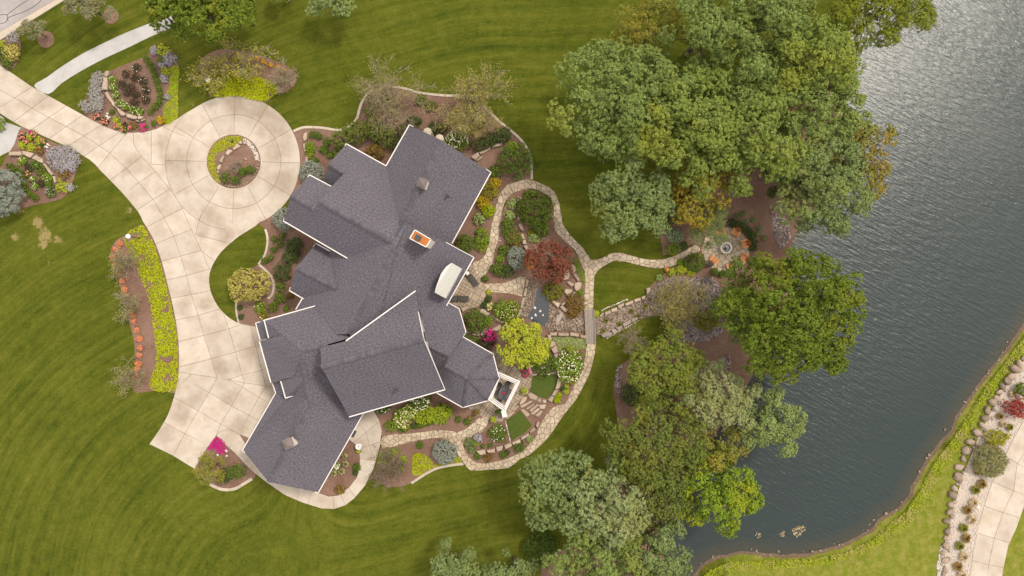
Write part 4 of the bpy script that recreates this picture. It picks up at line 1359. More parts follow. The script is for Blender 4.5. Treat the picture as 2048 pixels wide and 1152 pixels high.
# ---------------------------------------------------------------- garden stones and walls
def stone_wall(label, stones, z1=.45, mat='wallstone', name="stone_wall", cat="wall", z0=0.0):
    rd = random.Random(len(label))
    c0 = G(*stones[0][0])
    par = thing(name, label, cat, (c0.x, c0.y, 0))
    for s in stones:
        q = ccw(W2(s))
        # break the long edges so the blocks look hewn
        qq = []
        for i in range(len(q)):
            a = q[i]; b_ = q[(i + 1) % len(q)]
            qq.append(a)
            L = math.hypot(b_[0] - a[0], b_[1] - a[1])
            for t in ((.33, .68) if L > 1.0 else (.5,)):
                k = rd.uniform(-.035, .045) * min(L, 1.2)
                qq.append((a[0] + (b_[0] - a[0]) * t + (b_[1] - a[1]) / (L + 1e-6) * k, a[1] + (b_[1] - a[1]) * t - (b_[0] - a[0]) / (L + 1e-6) * k))
        v, ff = slab(inset(qq, .02), z0, z1 + rd.uniform(-.06, .06), .05, rd, .03)
        obj("stone", v, ff, M[mat], par)
    return par
stone_wall("curved low wall of long tan blocks inside the rose bed", [zR(q) for q in ([(330, 385), (385, 385), (370, 440), (345, 465), (315, 440)], [(305, 465), (355, 465), (358, 620), (295, 610)], [(320, 650), (355, 632), (445, 790), (425, 820)],
    [(440, 800), (580, 900), (575, 925), (525, 930)], [(585, 900), (720, 935), (715, 965), (670, 970), (590, 945)], [(725, 930), (795, 935), (780, 965), (730, 975)], [(690, 975), (740, 985), (740, 1005), (700, 995)], [(750, 980), (810, 960), (810, 980), (765, 1000)])])
stone_wall("curved low wall of pale blocks left of the lavender mound", [zL(q) for q in ([(120, 450), (255, 440), (255, 485), (125, 487)], [(262, 430), (385, 460), (345, 510), (260, 475)], [(395, 472), (470, 520), (468, 565), (350, 512)], [(470, 570), (495, 565), (583, 680), (565, 692)], [(570, 700), (600, 690), (605, 760), (590, 770)])])
stone_wall("line of large tan boulders across the island bed", [zC(q) for q in ([(760, 345), (790, 320), (820, 345), (805, 378), (770, 375)], [(825, 330), (870, 325), (875, 375), (835, 385)], [(665, 440), (740, 360), (800, 405), (780, 425), (680, 475)], [(560, 520), (600, 460), (660, 465), (672, 490), (590, 555)],
    [(470, 620), (520, 545), (550, 575), (510, 670), (468, 650)], [(425, 735), (460, 685), (500, 685), (475, 770), (430, 775)], [(425, 820), (440, 780), (475, 775), (460, 830)])], .35)
stone_wall("three pale stones beside the lime mound near the drive circle", [zN(q) for q in ([(620, 180), (650, 165), (650, 240), (620, 260), (608, 220)], [(610, 280), (635, 270), (642, 380), (620, 350)], [(640, 385), (665, 400), (660, 470), (625, 455)])], .3)
stone_wall("short tan wall by the dark hedge at the house's north corner", [zE(q) for q in ([(920, 410), (990, 355), (1010, 400), (965, 440)], [(1000, 365), (1110, 305), (1110, 335), (1015, 385)], [(970, 440), (1030, 395), (1030, 420), (985, 450)], [(1115, 300), (1220, 265), (1222, 300), (1125, 322)])])
stone_wall("retaining stones left of the big green shrub inside the path loop", [zU(q) for q in ([(440, 330), (470, 310), (490, 330), (470, 490), (440, 480)], [(440, 510), (470, 520), (470, 610), (445, 600)], [(450, 640), (480, 630), (510, 670), (515, 730), (470, 700)], [(470, 770), (510, 745), (530, 820), (490, 830)], [(490, 838), (540, 822), (550, 880), (510, 885)], [(510, 900), (555, 888), (575, 930), (540, 950)])])
stone_wall("broad stepping slabs at the top left bend of the path loop", [zU(q) for q in ([(275, 225), (300, 210), (350, 292), (340, 312), (278, 262)], [(305, 205), (330, 190), (390, 270), (360, 298)], [(338, 165), (400, 190), (425, 265), (392, 282)], [(252, 272), (340, 322), (318, 352), (270, 360)], [(215, 330), (262, 300), (275, 365), (262, 405), (205, 385)])], .2, name="stone_steps", cat="steps")
stone_wall("rounded slabs stepping beside the patio's lower edge", [zM(q) for q in ([(850, 780), (880, 750), (970, 800), (930, 830)], [(965, 830), (990, 810), (1072, 875), (1052, 890)], [(672, 745), (740, 735), (758, 752), (700, 790)])], .3)
stone_wall("row of pinkish stones leading left from the chartreuse maple", [zM(q) for q in ([(730, 975), (770, 965), (775, 995), (740, 992)], [(778, 985), (860, 962), (862, 1018), (795, 1010)], [(866, 965), (955, 960), (940, 990), (900, 1020), (868, 1010)], [(960, 962), (1060, 900), (1080, 950), (985, 985)], [(1070, 920), (1130, 890), (1180, 940), (1140, 955)])], .35)
stone_wall("block wall between garden stream and pale green ground cover", [zD(q) for q in ([(820, 145), (910, 140), (910, 185), (830, 185)], [(920, 145), (1050, 150), (1050, 185), (920, 185)], [(1060, 140), (1170, 160), (1165, 200), (1060, 185)], [(1175, 170), (1250, 180), (1255, 225), (1180, 205)])])
stone_wall("curving block wall between round turf panel and hydrangea", [zD(q) for q in ([(790, 170), (830, 165), (850, 230), (815, 260)], [(820, 265), (860, 230), (900, 290), (830, 330)], [(835, 335), (905, 290), (920, 370), (870, 400)], [(870, 405), (920, 385), (918, 480), (895, 490)], [(905, 590), (935, 600), (970, 650), (935, 690)],
    [(915, 690), (970, 680), (935, 800), (880, 820)], [(870, 828), (930, 812), (890, 890), (840, 890)], [(838, 892), (885, 897), (850, 970), (795, 940)])])
stone_wall("low curved wall of square blocks above the southern path loop", [zS(q) for q in ([(970, 770), (1060, 755), (1065, 800), (1010, 810)], [(1070, 765), (1155, 740), (1155, 785), (1090, 790)], [(1160, 735), (1235, 715), (1220, 765), (1170, 780)], [(1240, 715), (1305, 690), (1320, 720), (1250, 755)], [(1312, 692), (1395, 650), (1400, 690), (1330, 720)],
    [(1400, 638), (1475, 590), (1485, 630), (1405, 665)], [(1480, 582), (1530, 535), (1545, 570), (1490, 605)], [(1540, 530), (1560, 480), (1585, 500), (1560, 560)])])
stone_wall("wide golden slabs edging the dining patio above the turf", [zD(q) for q in ([(462, 990), (500, 902), (562, 902), (545, 950), (480, 1002)], [(385, 1060), (450, 1002), (466, 1018), (410, 1075)], [(310, 1120), (385, 1072), (410, 1090), (340, 1155)], [(560, 880), (590, 852), (680, 900), (670, 950), (590, 930)],
    [(667, 958), (690, 920), (730, 935), (725, 975)], [(737, 940), (785, 937), (785, 985), (737, 978)], [(512, 870), (558, 812), (575, 832), (570, 878)], [(570, 520), (605, 530), (618, 640), (575, 640)])], .22)
stone_wall("flight of golden stone steps from the dining patio to the path", [zD(q) for q in ([(468, 1012), (605, 945), (625, 970), (490, 1040)], [(530, 1045), (640, 975), (648, 1000), (555, 1062)], [(575, 1065), (675, 985), (700, 1005), (610, 1090)], [(690, 1000), (785, 990), (760, 1050), (705, 1050)], [(590, 1100), (690, 1035), (710, 1055), (630, 1125)],
    [(640, 1125), (715, 1060), (745, 1075), (690, 1145)], [(470, 1060), (520, 1045), (590, 1110), (560, 1150)])], .18, name="stone_steps", cat="steps")
stone_wall("pale slabs at the patio corner below the house bay", [zS(q) for q in ([(890, 355), (950, 345), (950, 370), (910, 378)], [(950, 375), (1010, 385), (1020, 430), (975, 445)], [(1022, 430), (1100, 460), (1090, 485), (1030, 470)], [(1150, 460), (1235, 455), (1225, 500), (1150, 490)], [(1240, 460), (1330, 385), (1345, 410), (1270, 470)])], .16)
stone_wall("jumble of tan slabs between red maple and path", [zP(q) for q in ([(1055, 195), (1085, 165), (1125, 190), (1135, 240), (1100, 285), (1075, 260)], [(980, 260), (1050, 230), (1060, 300), (1040, 350), (980, 360)], [(1095, 290), (1130, 270), (1180, 355), (1155, 375)], [(1020, 380), (1050, 365), (1115, 400), (1095, 435), (1070, 430)],
    [(1112, 395), (1150, 375), (1200, 385), (1180, 470), (1130, 490), (1112, 455)], [(990, 490), (1010, 455), (1095, 470), (1040, 560)], [(1048, 562), (1105, 488), (1150, 505), (1070, 582)], [(835, 605), (870, 590), (950, 630), (920, 685)], [(952, 640), (1030, 572), (1048, 592), (970, 662)], [(937, 672), (962, 650), (1045, 710), (1010, 740)], [(750, 470), (780, 500), (830, 570), (800, 590)]) ], .4)
stone_wall("dark slate slab lying in the dry stream bed", [zP([(900, 790), (960, 735), (990, 760), (940, 850), (890, 920)])], .2, 'greystone', "stone_slab", "stone")
stone_wall("narrow pinkish kerb stones between flagstones and garden pond margin", [zP(q) for q in ([(545, 340), (580, 360), (560, 440), (530, 440)], [(530, 450), (560, 450), (545, 550), (510, 545)], [(500, 560), (540, 560), (500, 690), (470, 690)], [(465, 700), (500, 700), (470, 780), (440, 780)])], .2)
stone_wall("row of grey blocks along the upper side of the stream", [zB(q) for q in ([(245, 640), (295, 600), (300, 640), (250, 665)], [(305, 605), (385, 570), (395, 620), (315, 640)], [(390, 565), (470, 535), (480, 580), (400, 610)], [(475, 515), (560, 480), (565, 520), (490, 560)], [(570, 490), (675, 445), (680, 490), (580, 525)], [(685, 440), (770, 415), (780, 455), (690, 480)], [(777, 407), (840, 385), (830, 430), (790, 445)], [(840, 295), (890, 285), (895, 340), (850, 380)])], .4, 'wallstone')
stone_wall("row of grey blocks along the lower side of the stream", [zB(q) for q in ([(260, 890), (340, 845), (420, 870), (400, 900), (290, 930)], [(390, 825), (450, 815), (490, 850), (430, 890)], [(445, 800), (540, 765), (545, 810), (490, 845)], [(540, 745), (640, 690), (655, 730), (555, 800)], [(650, 690), (740, 660), (730, 700), (660, 740)])], .4, 'greystone')
pebbles("edge_pebbles", None, 0, .07, .13, 'whiterock', .03, "string of small white pebbles above the upper stream blocks", "pebbles", pts=[(G(x, y).x, G(x, y).y) for x, y in [(1203 + i * 1.75 + random.uniform(-.6, .6), 621 - i * .78 + random.uniform(-.8, .8)) for i in range(30)]])
pebbles("edge_pebbles", None, 0, .07, .13, 'whiterock', .03, "string of small white pebbles below the lower stream blocks", "pebbles", pts=[(G(x, y).x, G(x, y).y) for x, y in [(1214 + i * 1.9 + random.uniform(-.6, .6), 676 - i * 1.05 + random.uniform(-.8, .8)) for i in range(34)]])
pebbles("edge_pebbles", None, 0, .07, .13, 'whiterock', .05, "white pebble line along the top of the round turf panel", "pebbles", pts=[(G(x, y).x, G(x, y).y) for x, y in [(1066 + i * 1.7, 749.5 - i * .15 + random.uniform(-.7, .7)) for i in range(28)]])
pebbles("edge_pebbles", None, 0, .07, .13, 'whiterock', .05, "white pebble line along the left of the lower turf panel", "pebbles", pts=[(G(x, y).x, G(x, y).y) for x, y in [(1011 + i * .45, 843 + i * 1.9 + random.uniform(-.7, .7)) for i in range(22)]])
pebbles("island_pebbles", None, 0, .08, .16, 'whiterock', .06, "pale pebbles along the upper right rim of the island bed", "pebbles",
        pts=[(G(x, y).x, G(x, y).y) for x, y in [(CC[0] + random.uniform(43, 51) * math.cos(a), CC[1] + random.uniform(43, 51) * math.sin(a)) for a in [random.uniform(-1.12, -.05) for i in range(130)]]])

def boulder(label, px, py, r, flat=.65, mat='boulder', name="boulder", group=None, cat="rock", z=0.0):
    g = G(px, py, z)
    rd = random.Random(int(px * 7 + py * 13))
    v, ff = rock_vf((0, 0, r / S * .2), r / S, rd, 2, flat)
    o = bpy.data.objects.new(name, mesh(name, v, ff, M[mat], True))
    o.location = (g.x, g.y, ground_z(g.x, g.y) + z)
    link(o)
    return tag(o, label, cat, group)
rim = [(CC[0] + 49.5 * math.cos(a), CC[1] + 49.5 * math.sin(a)) for a in [math.radians(8 + i * 7.2) for i in range(18)]]
par = thing("rock_border", "border of small rounded rocks round the lower rim of the island bed", "rock border", (G(*rim[0]).x, G(*rim[0]).y, 0))
rd = random.Random(5)
for x, y in rim:
    g = G(x + rd.uniform(-.6, .6), y + rd.uniform(-.6, .6))
    v, ff = rock_vf((g.x, g.y, .08), rd.uniform(2.2, 3.3) / S, rd, 2, .7)
    obj("rock", v, ff, M['boulder'], par, True)
boulder("single round pale rock in the middle of the island bed", *zC([(855, 600)])[0], 4.8)
bl = zQ([(1405, 10), (1382, 48), (1365, 80), (1345, 112), (1318, 150), (1305, 200), (1278, 240), (1252, 285), (1210, 345), (1192, 397), (1172, 443), (1150, 495), (1135, 550), (1113, 625), (1102, 670), (1088, 720), (1085, 768), (1073, 820), (1068, 880), (1063, 925), (1060, 970), (1052, 1010), (1055, 1060), (1053, 1105), (1048, 1140)])
br = [8, 7, 8, 8, 8, 7.5, 8.5, 11, 8, 9.5, 9, 9, 10, 8.5, 9, 8, 8, 8, 7.5, 7, 7.5, 7, 6.5, 7, 6.5]
bl += zV([(880, 380), (845, 440), (800, 495), (765, 535), (910, 330)]); br += [9, 10, 8, 8, 8]
small = zQ([(1410, 40), (1355, 155), (1335, 205), (1280, 315), (1245, 325), (1290, 275), (1245, 365), (1215, 400), (1160, 560), (1180, 505), (1130, 600), (1120, 710), (1100, 850), (1085, 910), (1075, 1045), (1080, 1000), (1145, 600), (1380, 110), (1330, 120), (1300, 270), (1225, 380), (1165, 530), (1098, 790), (1150, 575)])
par = thing("boulder_wall", "long row of pinkish boulders between the pond bank and white gravel", "boulder wall", (G(*bl[0]).x, G(*bl[0]).y, 0))
for (x, y), r in list(zip(bl, br)) + [(p, rd.uniform(3.2, 5.2)) for p in small]:
    g = G(x, y)
    v, ff = rock_vf((g.x + rd.uniform(-.12, .12), g.y + rd.uniform(-.12, .12), r / S * .25), r / S * rd.uniform(.95, 1.35), rd, 2, .6)
    obj("boulder", v, ff, M['boulder'], par, True)
boulder("white rock lying alone in the gravel by the right-hand drive", 1954, 1013, 5.5, mat='whiterock')
for lb, (x, y), r in zip(["topmost pale rock in the dark garden pond", "upper right pale rock in the dark garden pond", "largest pale rock in the middle of the garden pond", "rightmost pale rock in the garden pond", "lowest left pale rock in the garden pond"],
                         zP([(648, 685), (712, 722), (655, 770), (745, 770), (608, 808)]), [3.3, 3.2, 3.8, 2.8, 3.6]):
    boulder(lb, x, y, r, .5, 'whiterock')
for lb, pts in (("heap of white stones beside the salmon flowers in the rose bed", zR([(340, 895), (330, 925), (360, 942), (345, 955)])), ("heap of white stones by the lavender mound", zL([(505, 362), (500, 395), (484, 385), (525, 375)])), ("white stones in the magenta corner bed", z02([(1308, 425), (1360, 400), (1362, 430)]))):
    par = thing("white_stones", lb, "rocks", (G(*pts[0]).x, G(*pts[0]).y, 0))
    for p in pts:
        g = G(*p)
        obj("stone", *rock_vf((g.x, g.y, .1), rd.uniform(2.6, 3.6) / S, rd, 2, .7), M['whiterock'], par, True)
for lb, x, y, r in (("pale rock among shrubs at the maple's foot by the water", 1497, 748, 6), ("white rock on the lawn edge by the olive tree", 1333.5, 672, 2.2), ("white stone at the end of the upper stream pebbles", 1254, 600, 2.4), ("white stone by the red maple's path edge", 1097, 456, 1.8),
                    ("pair of pale stones at the path's upper left entry", 1016, 357, 3.2), ("round flat rock in front of the patio bed", 1049, 557, 4)):
    boulder(lb, x, y, r, .6, 'whiterock' if 'white' in lb else 'boulder')
for lb, x, y, r in (("pale stone standing on the lower pond shore", 1627, 1098, 3.5), ("small pinkish stone at the waterline left of the debris", 1517, 1107, 3), ("brown stone on the shore below the floating debris", 1562, 1108, 4), ("white stone at the right end of the pond shore", 2024, 659, 3.6)):
    boulder(lb, x, y, r, .7, 'boulder', z=.0)
# ================================================================ THE HOUSE
hc = G(740, 640)
house = thing("house", "large house under many grey shingled roofs with white gutters", "house", (hc.x, hc.y, 0))
SLOPES = [
 # north-east wing
 [(772, 332, 3.6), (819, 250, 3.6), (884, 281, 8.4), (800, 450, 8.4)],
 [(884, 281, 8.4), (982, 345, 3.6), (902, 488, 3.6), (880, 520, 3.6), (800, 450, 8.4)],
 # entry wing, both sides
 [(693, 288, 3.6), (772.5, 332, 3.6), (800, 450, 8.4), (784, 484, 9.3), (639, 401.5, 9.3), (663, 373, 7.6), (688, 347, 6.05), (657, 328, 6.0)],
 [(567, 442, 5.9), (696, 517, 5.9), (784, 484, 9.3), (639, 401.5, 9.3), (630, 418.5, 8.4), (582, 390, 8.4)],
 [(582, 390, 8.4), (630, 418.5, 8.4), (663, 373, 5.9), (619.6, 350, 5.9)],
 [(657, 328, 6.0), (688, 347, 6.05), (663, 373, 4.3), (648, 363, 4.3)],
 # centre
 [(784, 484, 9.3), (791, 497, 9.4), (697, 668, 9.4), (640, 670, 7.2), (592, 619, 3.8), (605, 597, 3.8), (668, 483, 3.8)],
 [(948, 515, 3.8), (893.5, 611, 3.8), (848, 692, 3.8), (740, 720, 7.0), (697, 668, 9.4), (791, 497, 9.4), (784, 484, 9.3), (812, 447, 9.3), (892, 484.6, 6.25)],
 [(784, 484, 9.28), (800, 450, 8.4), (806, 446, 8.6), (812, 447, 9.28)],
 # small west gable
 [(592, 536, 6.4), (675, 579, 6.4), (684, 516, 3.9), (632, 487, 3.8)],
 [(592, 536, 6.4), (675, 579, 6.4), (640, 596, 4.6), (615, 602, 3.8), (579, 581, 3.8)],
 # garage court block
 [(527, 641, 5.2), (644, 608, 5.2), (700, 676, 9.05), (640, 693, 9.0), (605, 702, 9.0)],
 [(519.6, 682.5, 4.4), (563, 670, 7.0), (605, 702, 9.0), (603, 720, 9.0), (588, 753, 7.1), (542.5, 765, 4.4)],
 [(529, 640, 5.2), (538, 676, 5.2), (563, 671, 6.9), (605, 702, 8.97)],
 [(512, 646, 3.2), (531, 639, 4.3), (541, 676, 4.3), (521, 679.5, 3.2)],
 [(562, 761.7, 5.2), (571.7, 796, 5.2), (587, 791, 5.6), (611, 757, 8.3), (603, 720, 8.97), (588, 753, 7.0)],
 [(545, 765, 3.4), (566, 760, 4.5), (575, 797, 4.6), (552, 785.6, 3.4)],
 # garage wing
 [(552, 785.6, 3.4), (485.6, 900, 3.4), (536.7, 964, 7.8), (624, 808, 7.8), (617, 797, 7.9), (611, 757, 8.3), (587, 791, 5.5), (572, 797, 4.55)],
 [(536.7, 964, 7.8), (636.7, 985.4, 3.4), (726, 827, 3.4), (624, 808, 7.8)],
 [(624, 808, 7.8), (726, 827, 3.4), (735, 815, 3.5), (603, 720, 9.0), (611, 757, 8.3)],
 [(603, 720, 9.0), (605, 702, 9.0), (655, 689, 9.0), (735, 815, 3.5)],
 # tall south gable
 [(642.5, 733.5, 11.8), (641, 695, 10.2), (692, 682, 10.2), (831, 582, 7.4), (848, 678, 11.8)],
 [(642.5, 733.5, 11.8), (698.7, 833.5, 6.2), (890, 779, 6.2), (848, 678, 11.8)],
 # bay rooms on the garden side
 [(838, 610, 5.5), (853, 691, 6.2), (918.5, 617.3, 3.3), (890, 601, 3.3)],
 [(853, 691, 6.2), (897.7, 712.7, 6.2), (925.8, 673.5, 3.3), (932, 664, 3.3), (918.5, 617.3, 3.3)],
 [(853, 691, 6.2), (897.7, 712.7, 6.2), (890, 732.5, 5.9), (862, 742, 4.4), (835, 700, 5.4)],
 [(925.8, 673.5, 3.3), (986, 707.5, 3.3), (934, 756.5, 6.0), (890, 732.5, 6.0), (897.7, 712.7, 5.2)],
 [(986, 707.5, 3.3), (998.7, 756.5, 3.3), (934, 756.5, 6.0)],
 [(998.7, 756.5, 3.3), (975.8, 801, 3.3), (934, 756.5, 6.0)],
 [(975.8, 801, 3.3), (925.8, 814.8, 3.3), (934, 756.5, 6.0)],
 [(925.8, 814.8, 3.3), (873.7, 785.6, 3.3), (850, 760, 3.5), (862, 742, 4.2), (890, 732.5, 6.0), (934, 756.5, 6.0)],
]
def slope(pts):
    w = [G(*p) for p in pts]
    p2 = [(p.x, p.y) for p in w]
    if area2(p2) < 0:
        w = w[::-1]
    n = len(w)
    v = list(w) + [p - Vector((0, 0, .22)) for p in w]
    f = [list(range(n)), list(range(2 * n - 1, n - 1, -1))] + [[n + i, n + (i + 1) % n, (i + 1) % n, i] for i in range(n)]
    o = obj("roof_slope", v, f, M['shingle'], house)
    A_ = np.array([[p.x, p.y, 1.0] for p in w]); sol = np.linalg.lstsq(A_, np.array([p.z for p in w]), rcond=None)[0]
    gl = math.hypot(sol[0], sol[1]) + 1e-6
    up = (sol[0] / gl, sol[1] / gl); k_ = math.sqrt(1 + gl * gl)
    uvl = o.data.uv_layers.new(name="slope")
    for li, lp in enumerate(o.data.loops):
        c_ = o.data.vertices[lp.vertex_index].co
        uvl.data[li].uv = (-up[1] * c_.x + up[0] * c_.y, (up[0] * c_.x + up[1] * c_.y) * k_)
    # wall below, set back under the overhang
    q = inset([(p.x, p.y) for p in w], .55)
    A_ = np.array([[p.x, p.y, 1.0] for p in w]); sol = np.linalg.lstsq(A_, np.array([p.z for p in w]), rcond=None)[0]
    vv = [(x, y, -.1) for x, y in q] + [(x, y, max(.5, sol[0] * x + sol[1] * y + sol[2] - .95)) for x, y in q]
    ff = [[i, (i + 1) % n, n + (i + 1) % n, n + i] for i in range(n)] + [list(range(n, 2 * n))]
    obj("wall", vv, ff, M['stucco'], house)
for s_ in SLOPES:
    slope(s_)

def trim(a, b, w=.2, h=.2, up=.05, name="gutter"):
    A = G(*a) + Vector((0, 0, up)); B = G(*b) + Vector((0, 0, up))
    obj(name, *bar(A, B, w, h), M['white'], house)
for a, b in [((693, 288, 3.6), (772.5, 332, 3.6)), ((772.5, 332, 3.62), (819, 250, 3.62)), ((982, 345, 3.6), (904, 487, 3.6)), ((948, 515, 3.8), (893, 612, 3.8)),
             ((567, 442, 5.9), (696.3, 517.3, 5.9)), ((619.6, 350, 5.9), (663, 373, 5.9)), ((632, 487, 3.8), (669, 507, 3.8)), ((579, 581, 3.8), (615, 602, 3.8)),
             ((605, 597, 3.8), (592, 619, 3.8)), ((527, 641, 5.2), (644, 608, 5.2)), ((519.6, 682.5, 4.4), (542.5, 765, 4.4)), ((529, 640, 5.22), (538, 676, 5.22)), ((512, 646, 3.2), (521, 679.5, 3.2)),
             ((562, 761.7, 5.2), (571.7, 796, 5.2)), ((571.7, 796, 5.24), (587.3, 791, 5.4)), ((545, 766, 3.4), (552, 785.6, 3.4)), ((552, 785.6, 3.4), (485.6, 900, 3.4)), ((636.7, 985.4, 3.4), (727, 827, 3.4)),
             ((698.7, 833.5, 6.2), (890, 779, 6.2)), ((692, 682, 10.2), (778, 620, 8.5)), ((778, 620, 8.5), (831, 582, 7.4)),
             ((897.7, 605.8, 3.3), (918.5, 617.3, 3.3)), ((918.5, 617.3, 3.32), (932, 664, 3.32)), ((932, 664, 3.3), (925.8, 673.5, 3.3)), ((925.8, 673.5, 3.32), (986, 707.5, 3.32)), ((986, 707.5, 3.3), (998.7, 756.5, 3.3)),
             ((998.7, 756.5, 3.32), (975.8, 801, 3.32)), ((975.8, 801, 3.3), (925.8, 814.8, 3.3)), ((925.8, 814.8, 3.32), (873.7, 785.6, 3.32)), ((512, 646, 3.22), (528, 641, 3.8))]:
    trim(a, b, .115 if a[2] > 3.5 else .10, .14)
for a, b in [((892, 484.6, 6.25), (948, 515, 3.8)), ((837, 624, 9.3), (848, 678, 11.8)), ((848, 678, 11.8), (890, 779, 6.2)), ((632, 487, 3.85), (627, 493, 4.3)), ((579, 581, 3.85), (581, 575, 4.2)),
             ((485.6, 900, 3.45), (490, 905, 3.8)), ((636.7, 985.4, 3.45), (630, 984, 3.75)), ((982, 345, 3.65), (972, 338, 4.1)), ((819, 250, 3.65), (826, 253, 4.1)), ((619.6, 350, 5.95), (616, 354, 6.2)),
             ((567, 442, 5.95), (568, 438, 6.2)), ((693, 288, 3.66), (690, 291, 3.9))]:
    trim(a, b, .08, .12, .03, "rake_trim")

def ridge(a, b, w=.34):
    A = G(*a); B = G(*b)
    L = (B - A).length
    n = max(2, int(L / .30))
    d = (B - A).normalized()
    s = d.cross(Vector((0, 0, 1))).normalized() * (w / 2)
    mb = MB()
    for i in range(n):
        p = A + (B - A) * (i / n); q = A + (B - A) * ((i + .97) / n)
        z0, z1 = .13, .085
        drop = Vector((0, 0, -.13))
        mb.add(([p - s + drop + Vector((0, 0, z0)), p + Vector((0, 0, z0 + .03)), p + s + drop + Vector((0, 0, z0)), q - s + drop + Vector((0, 0, z1)), q + Vector((0, 0, z1 + .03)), q + s + drop + Vector((0, 0, z1))],
                [[0, 3, 4, 1], [1, 4, 5, 2], [0, 1, 2], [5, 4, 3]]))
    mb.build("ridge_cap", M['ridge'], house)
for a, b in [((884, 281, 8.4), (800, 450, 8.4)), ((639, 401.5, 9.3), (784, 484, 9.3)), ((791, 497, 9.4), (697, 668, 9.4)), ((582, 390, 8.4), (630, 418.5, 8.4)), ((657, 328, 6.0), (688, 347, 6.05)),
             ((592, 536, 6.4), (675, 579, 6.4)), ((605, 702, 9.0), (641, 692.5, 9.0)), ((624, 808, 7.8), (536.7, 964, 7.8)), ((611, 757, 8.3), (617, 797, 7.9)), ((617, 797, 7.9), (624, 808, 7.8)), ((642.5, 733.5, 11.8), (848, 678, 11.8)),
             ((853, 691, 6.2), (897.7, 712.7, 6.2)), ((890, 732.5, 6.0), (934, 756.5, 6.0)), ((934, 756.5, 6.0), (998.7, 756.5, 3.35)), ((934, 756.5, 6.0), (986, 707.5, 3.35)), ((934, 756.5, 6.0), (975.8, 801, 3.35)), ((934, 756.5, 6.0), (925.8, 814.8, 3.35)),
             ((603, 720, 9.0), (611, 757, 8.3))]:
    ridge(a, b, .5 if a[2] > 7 else .4)

# chimney with rusted pan
cz = 10.6
c4 = [G(830, 460, cz), G(862, 479, cz), G(852, 494, cz), G(819.6, 476.7, cz)]
cc = sum(c4, Vector()) / 4
chim = obj("chimney", [(p.x, p.y, 5.5) for p in c4] + [(p.x, p.y, cz - .12) for p in c4], [[0, 3, 7, 4], [3, 2, 6, 7], [2, 1, 5, 6], [1, 0, 4, 5], [4, 7, 6, 5]], M['cream'], house)
for i in range(4):
    a = c4[i]; b = c4[(i + 1) % 4]
    obj("chimney_cap", *bar(a, b, .09, .18), M['white'], chim)
pan = [cc + (p - cc) * .97 for p in c4]
obj("chimney_pan", [(p.x, p.y, cz + .02) for p in pan] + [(cc.x, cc.y, cz + .08)], [[0, 3, 4], [3, 2, 4], [2, 1, 4], [1, 0, 4]], M['rust'], chim)
ang = math.atan2(c4[1].y - c4[0].y, c4[1].x - c4[0].x)
fc = G(837, 475.6, cz)
obj("flue", *box(fc.x, fc.y, cz + .22, .55, .5, .4, ang), M['darkmetal'], chim)

# cupolas
def cupola(px, py, z0, r, rz, roofm):
    g = G(px, py, z0 + 1)
    q = obj("cupola", *box(g.x, g.y, z0 + .1, r * 1.55, r * 1.55, 1.6, rz), M['cream'], house)
    v = [(g.x + r * math.cos(rz + math.pi / 4 + k * math.pi / 2) * 1.28, g.y + r * math.sin(rz + math.pi / 4 + k * math.pi / 2) * 1.28, z0 + .95) for k in range(4)] + [(g.x, g.y, z0 + 1.55)]
    vb = [(x, y, z - .08) for x, y, z in v[:4]]
    obj("cupola_roof", v[:4] + [v[4]] + vb, [[0, 1, 4], [1, 2, 4], [2, 3, 4], [3, 0, 4], [5, 8, 7, 6]] + [[5 + k, 5 + (k + 1) % 4, (k + 1) % 4, k] for k in range(4)], roofm, q)
cupola(844, 366, 8.3, .54, math.radians(-20), M['copper'])
cupola(576, 888, 7.7, .60, math.radians(20), M['copper'])
for px, py, z in ((895.6, 391, 6.4), (792, 782, 7.9)):
    g = G(px, py, z)
    obj("roof_vent", *lathe([(.13, -.5), (.13, .3), (.16, .32), (.05, .38)], 10, (g.x, g.y, z)), M['darkmetal'], house)

# metal-roofed dormer with arched back
dq = zM([(590, 315), (685, 370), (530, 655), (430, 600)])
dz = [7.1, 5.9, 5.9, 7.1]
d4 = [G(x, y, z) for (x, y), z in zip(dq, dz)]
dor = obj("dormer_roof", [p for p in d4] + [p - Vector((0, 0, .18)) for p in d4], [[0, 3, 2, 1], [4, 5, 6, 7], [0, 1, 5, 4], [1, 2, 6, 5], [2, 3, 7, 6], [3, 0, 4, 7]], M['metalroof'], house)
for k in range(5):
    t = k / 4
    obj("roof_seam", *bar(d4[0].lerp(d4[1], t) + Vector((0, 0, .03)), d4[3].lerp(d4[2], t) + Vector((0, 0, .03)), .05, .08), M['metalroof'], dor)
arc = zM([(590, 315), (540, 352), (490, 420), (458, 500), (438, 560), (430, 600)])
az = [7.1, 7.4, 7.6, 7.6, 7.4, 7.1]
av = [G(x, y, z) for (x, y), z in zip(arc, az)]
obj("dormer_arch", [p + Vector((0, 0, .02)) for p in av] + [p - Vector((0, 0, 1.6)) for p in av], [[5, 4, 3, 2, 1, 0]] + [[i, i + 1, 7 + i, 6 + i] for i in range(5)], M['white'], dor)
vv = [(p.x, p.y, 4.2) for p in d4] + [(p.x, p.y, p.z - .2) for p in d4]
obj("dormer_wall", vv, [[0, 1, 5, 4], [1, 2, 6, 5], [2, 3, 7, 6], [3, 0, 4, 7]], M['white'], dor)
# bay window heads showing below the north gable
for px, py in ((855, 264), (879, 277)):
    g = G(px, py, 3)
    obj("bay_window", *lathe([(.5, -2.9), (.5, 0), (.2, .12)], 8, (g.x, g.y, 3)), M['stucco'], house)
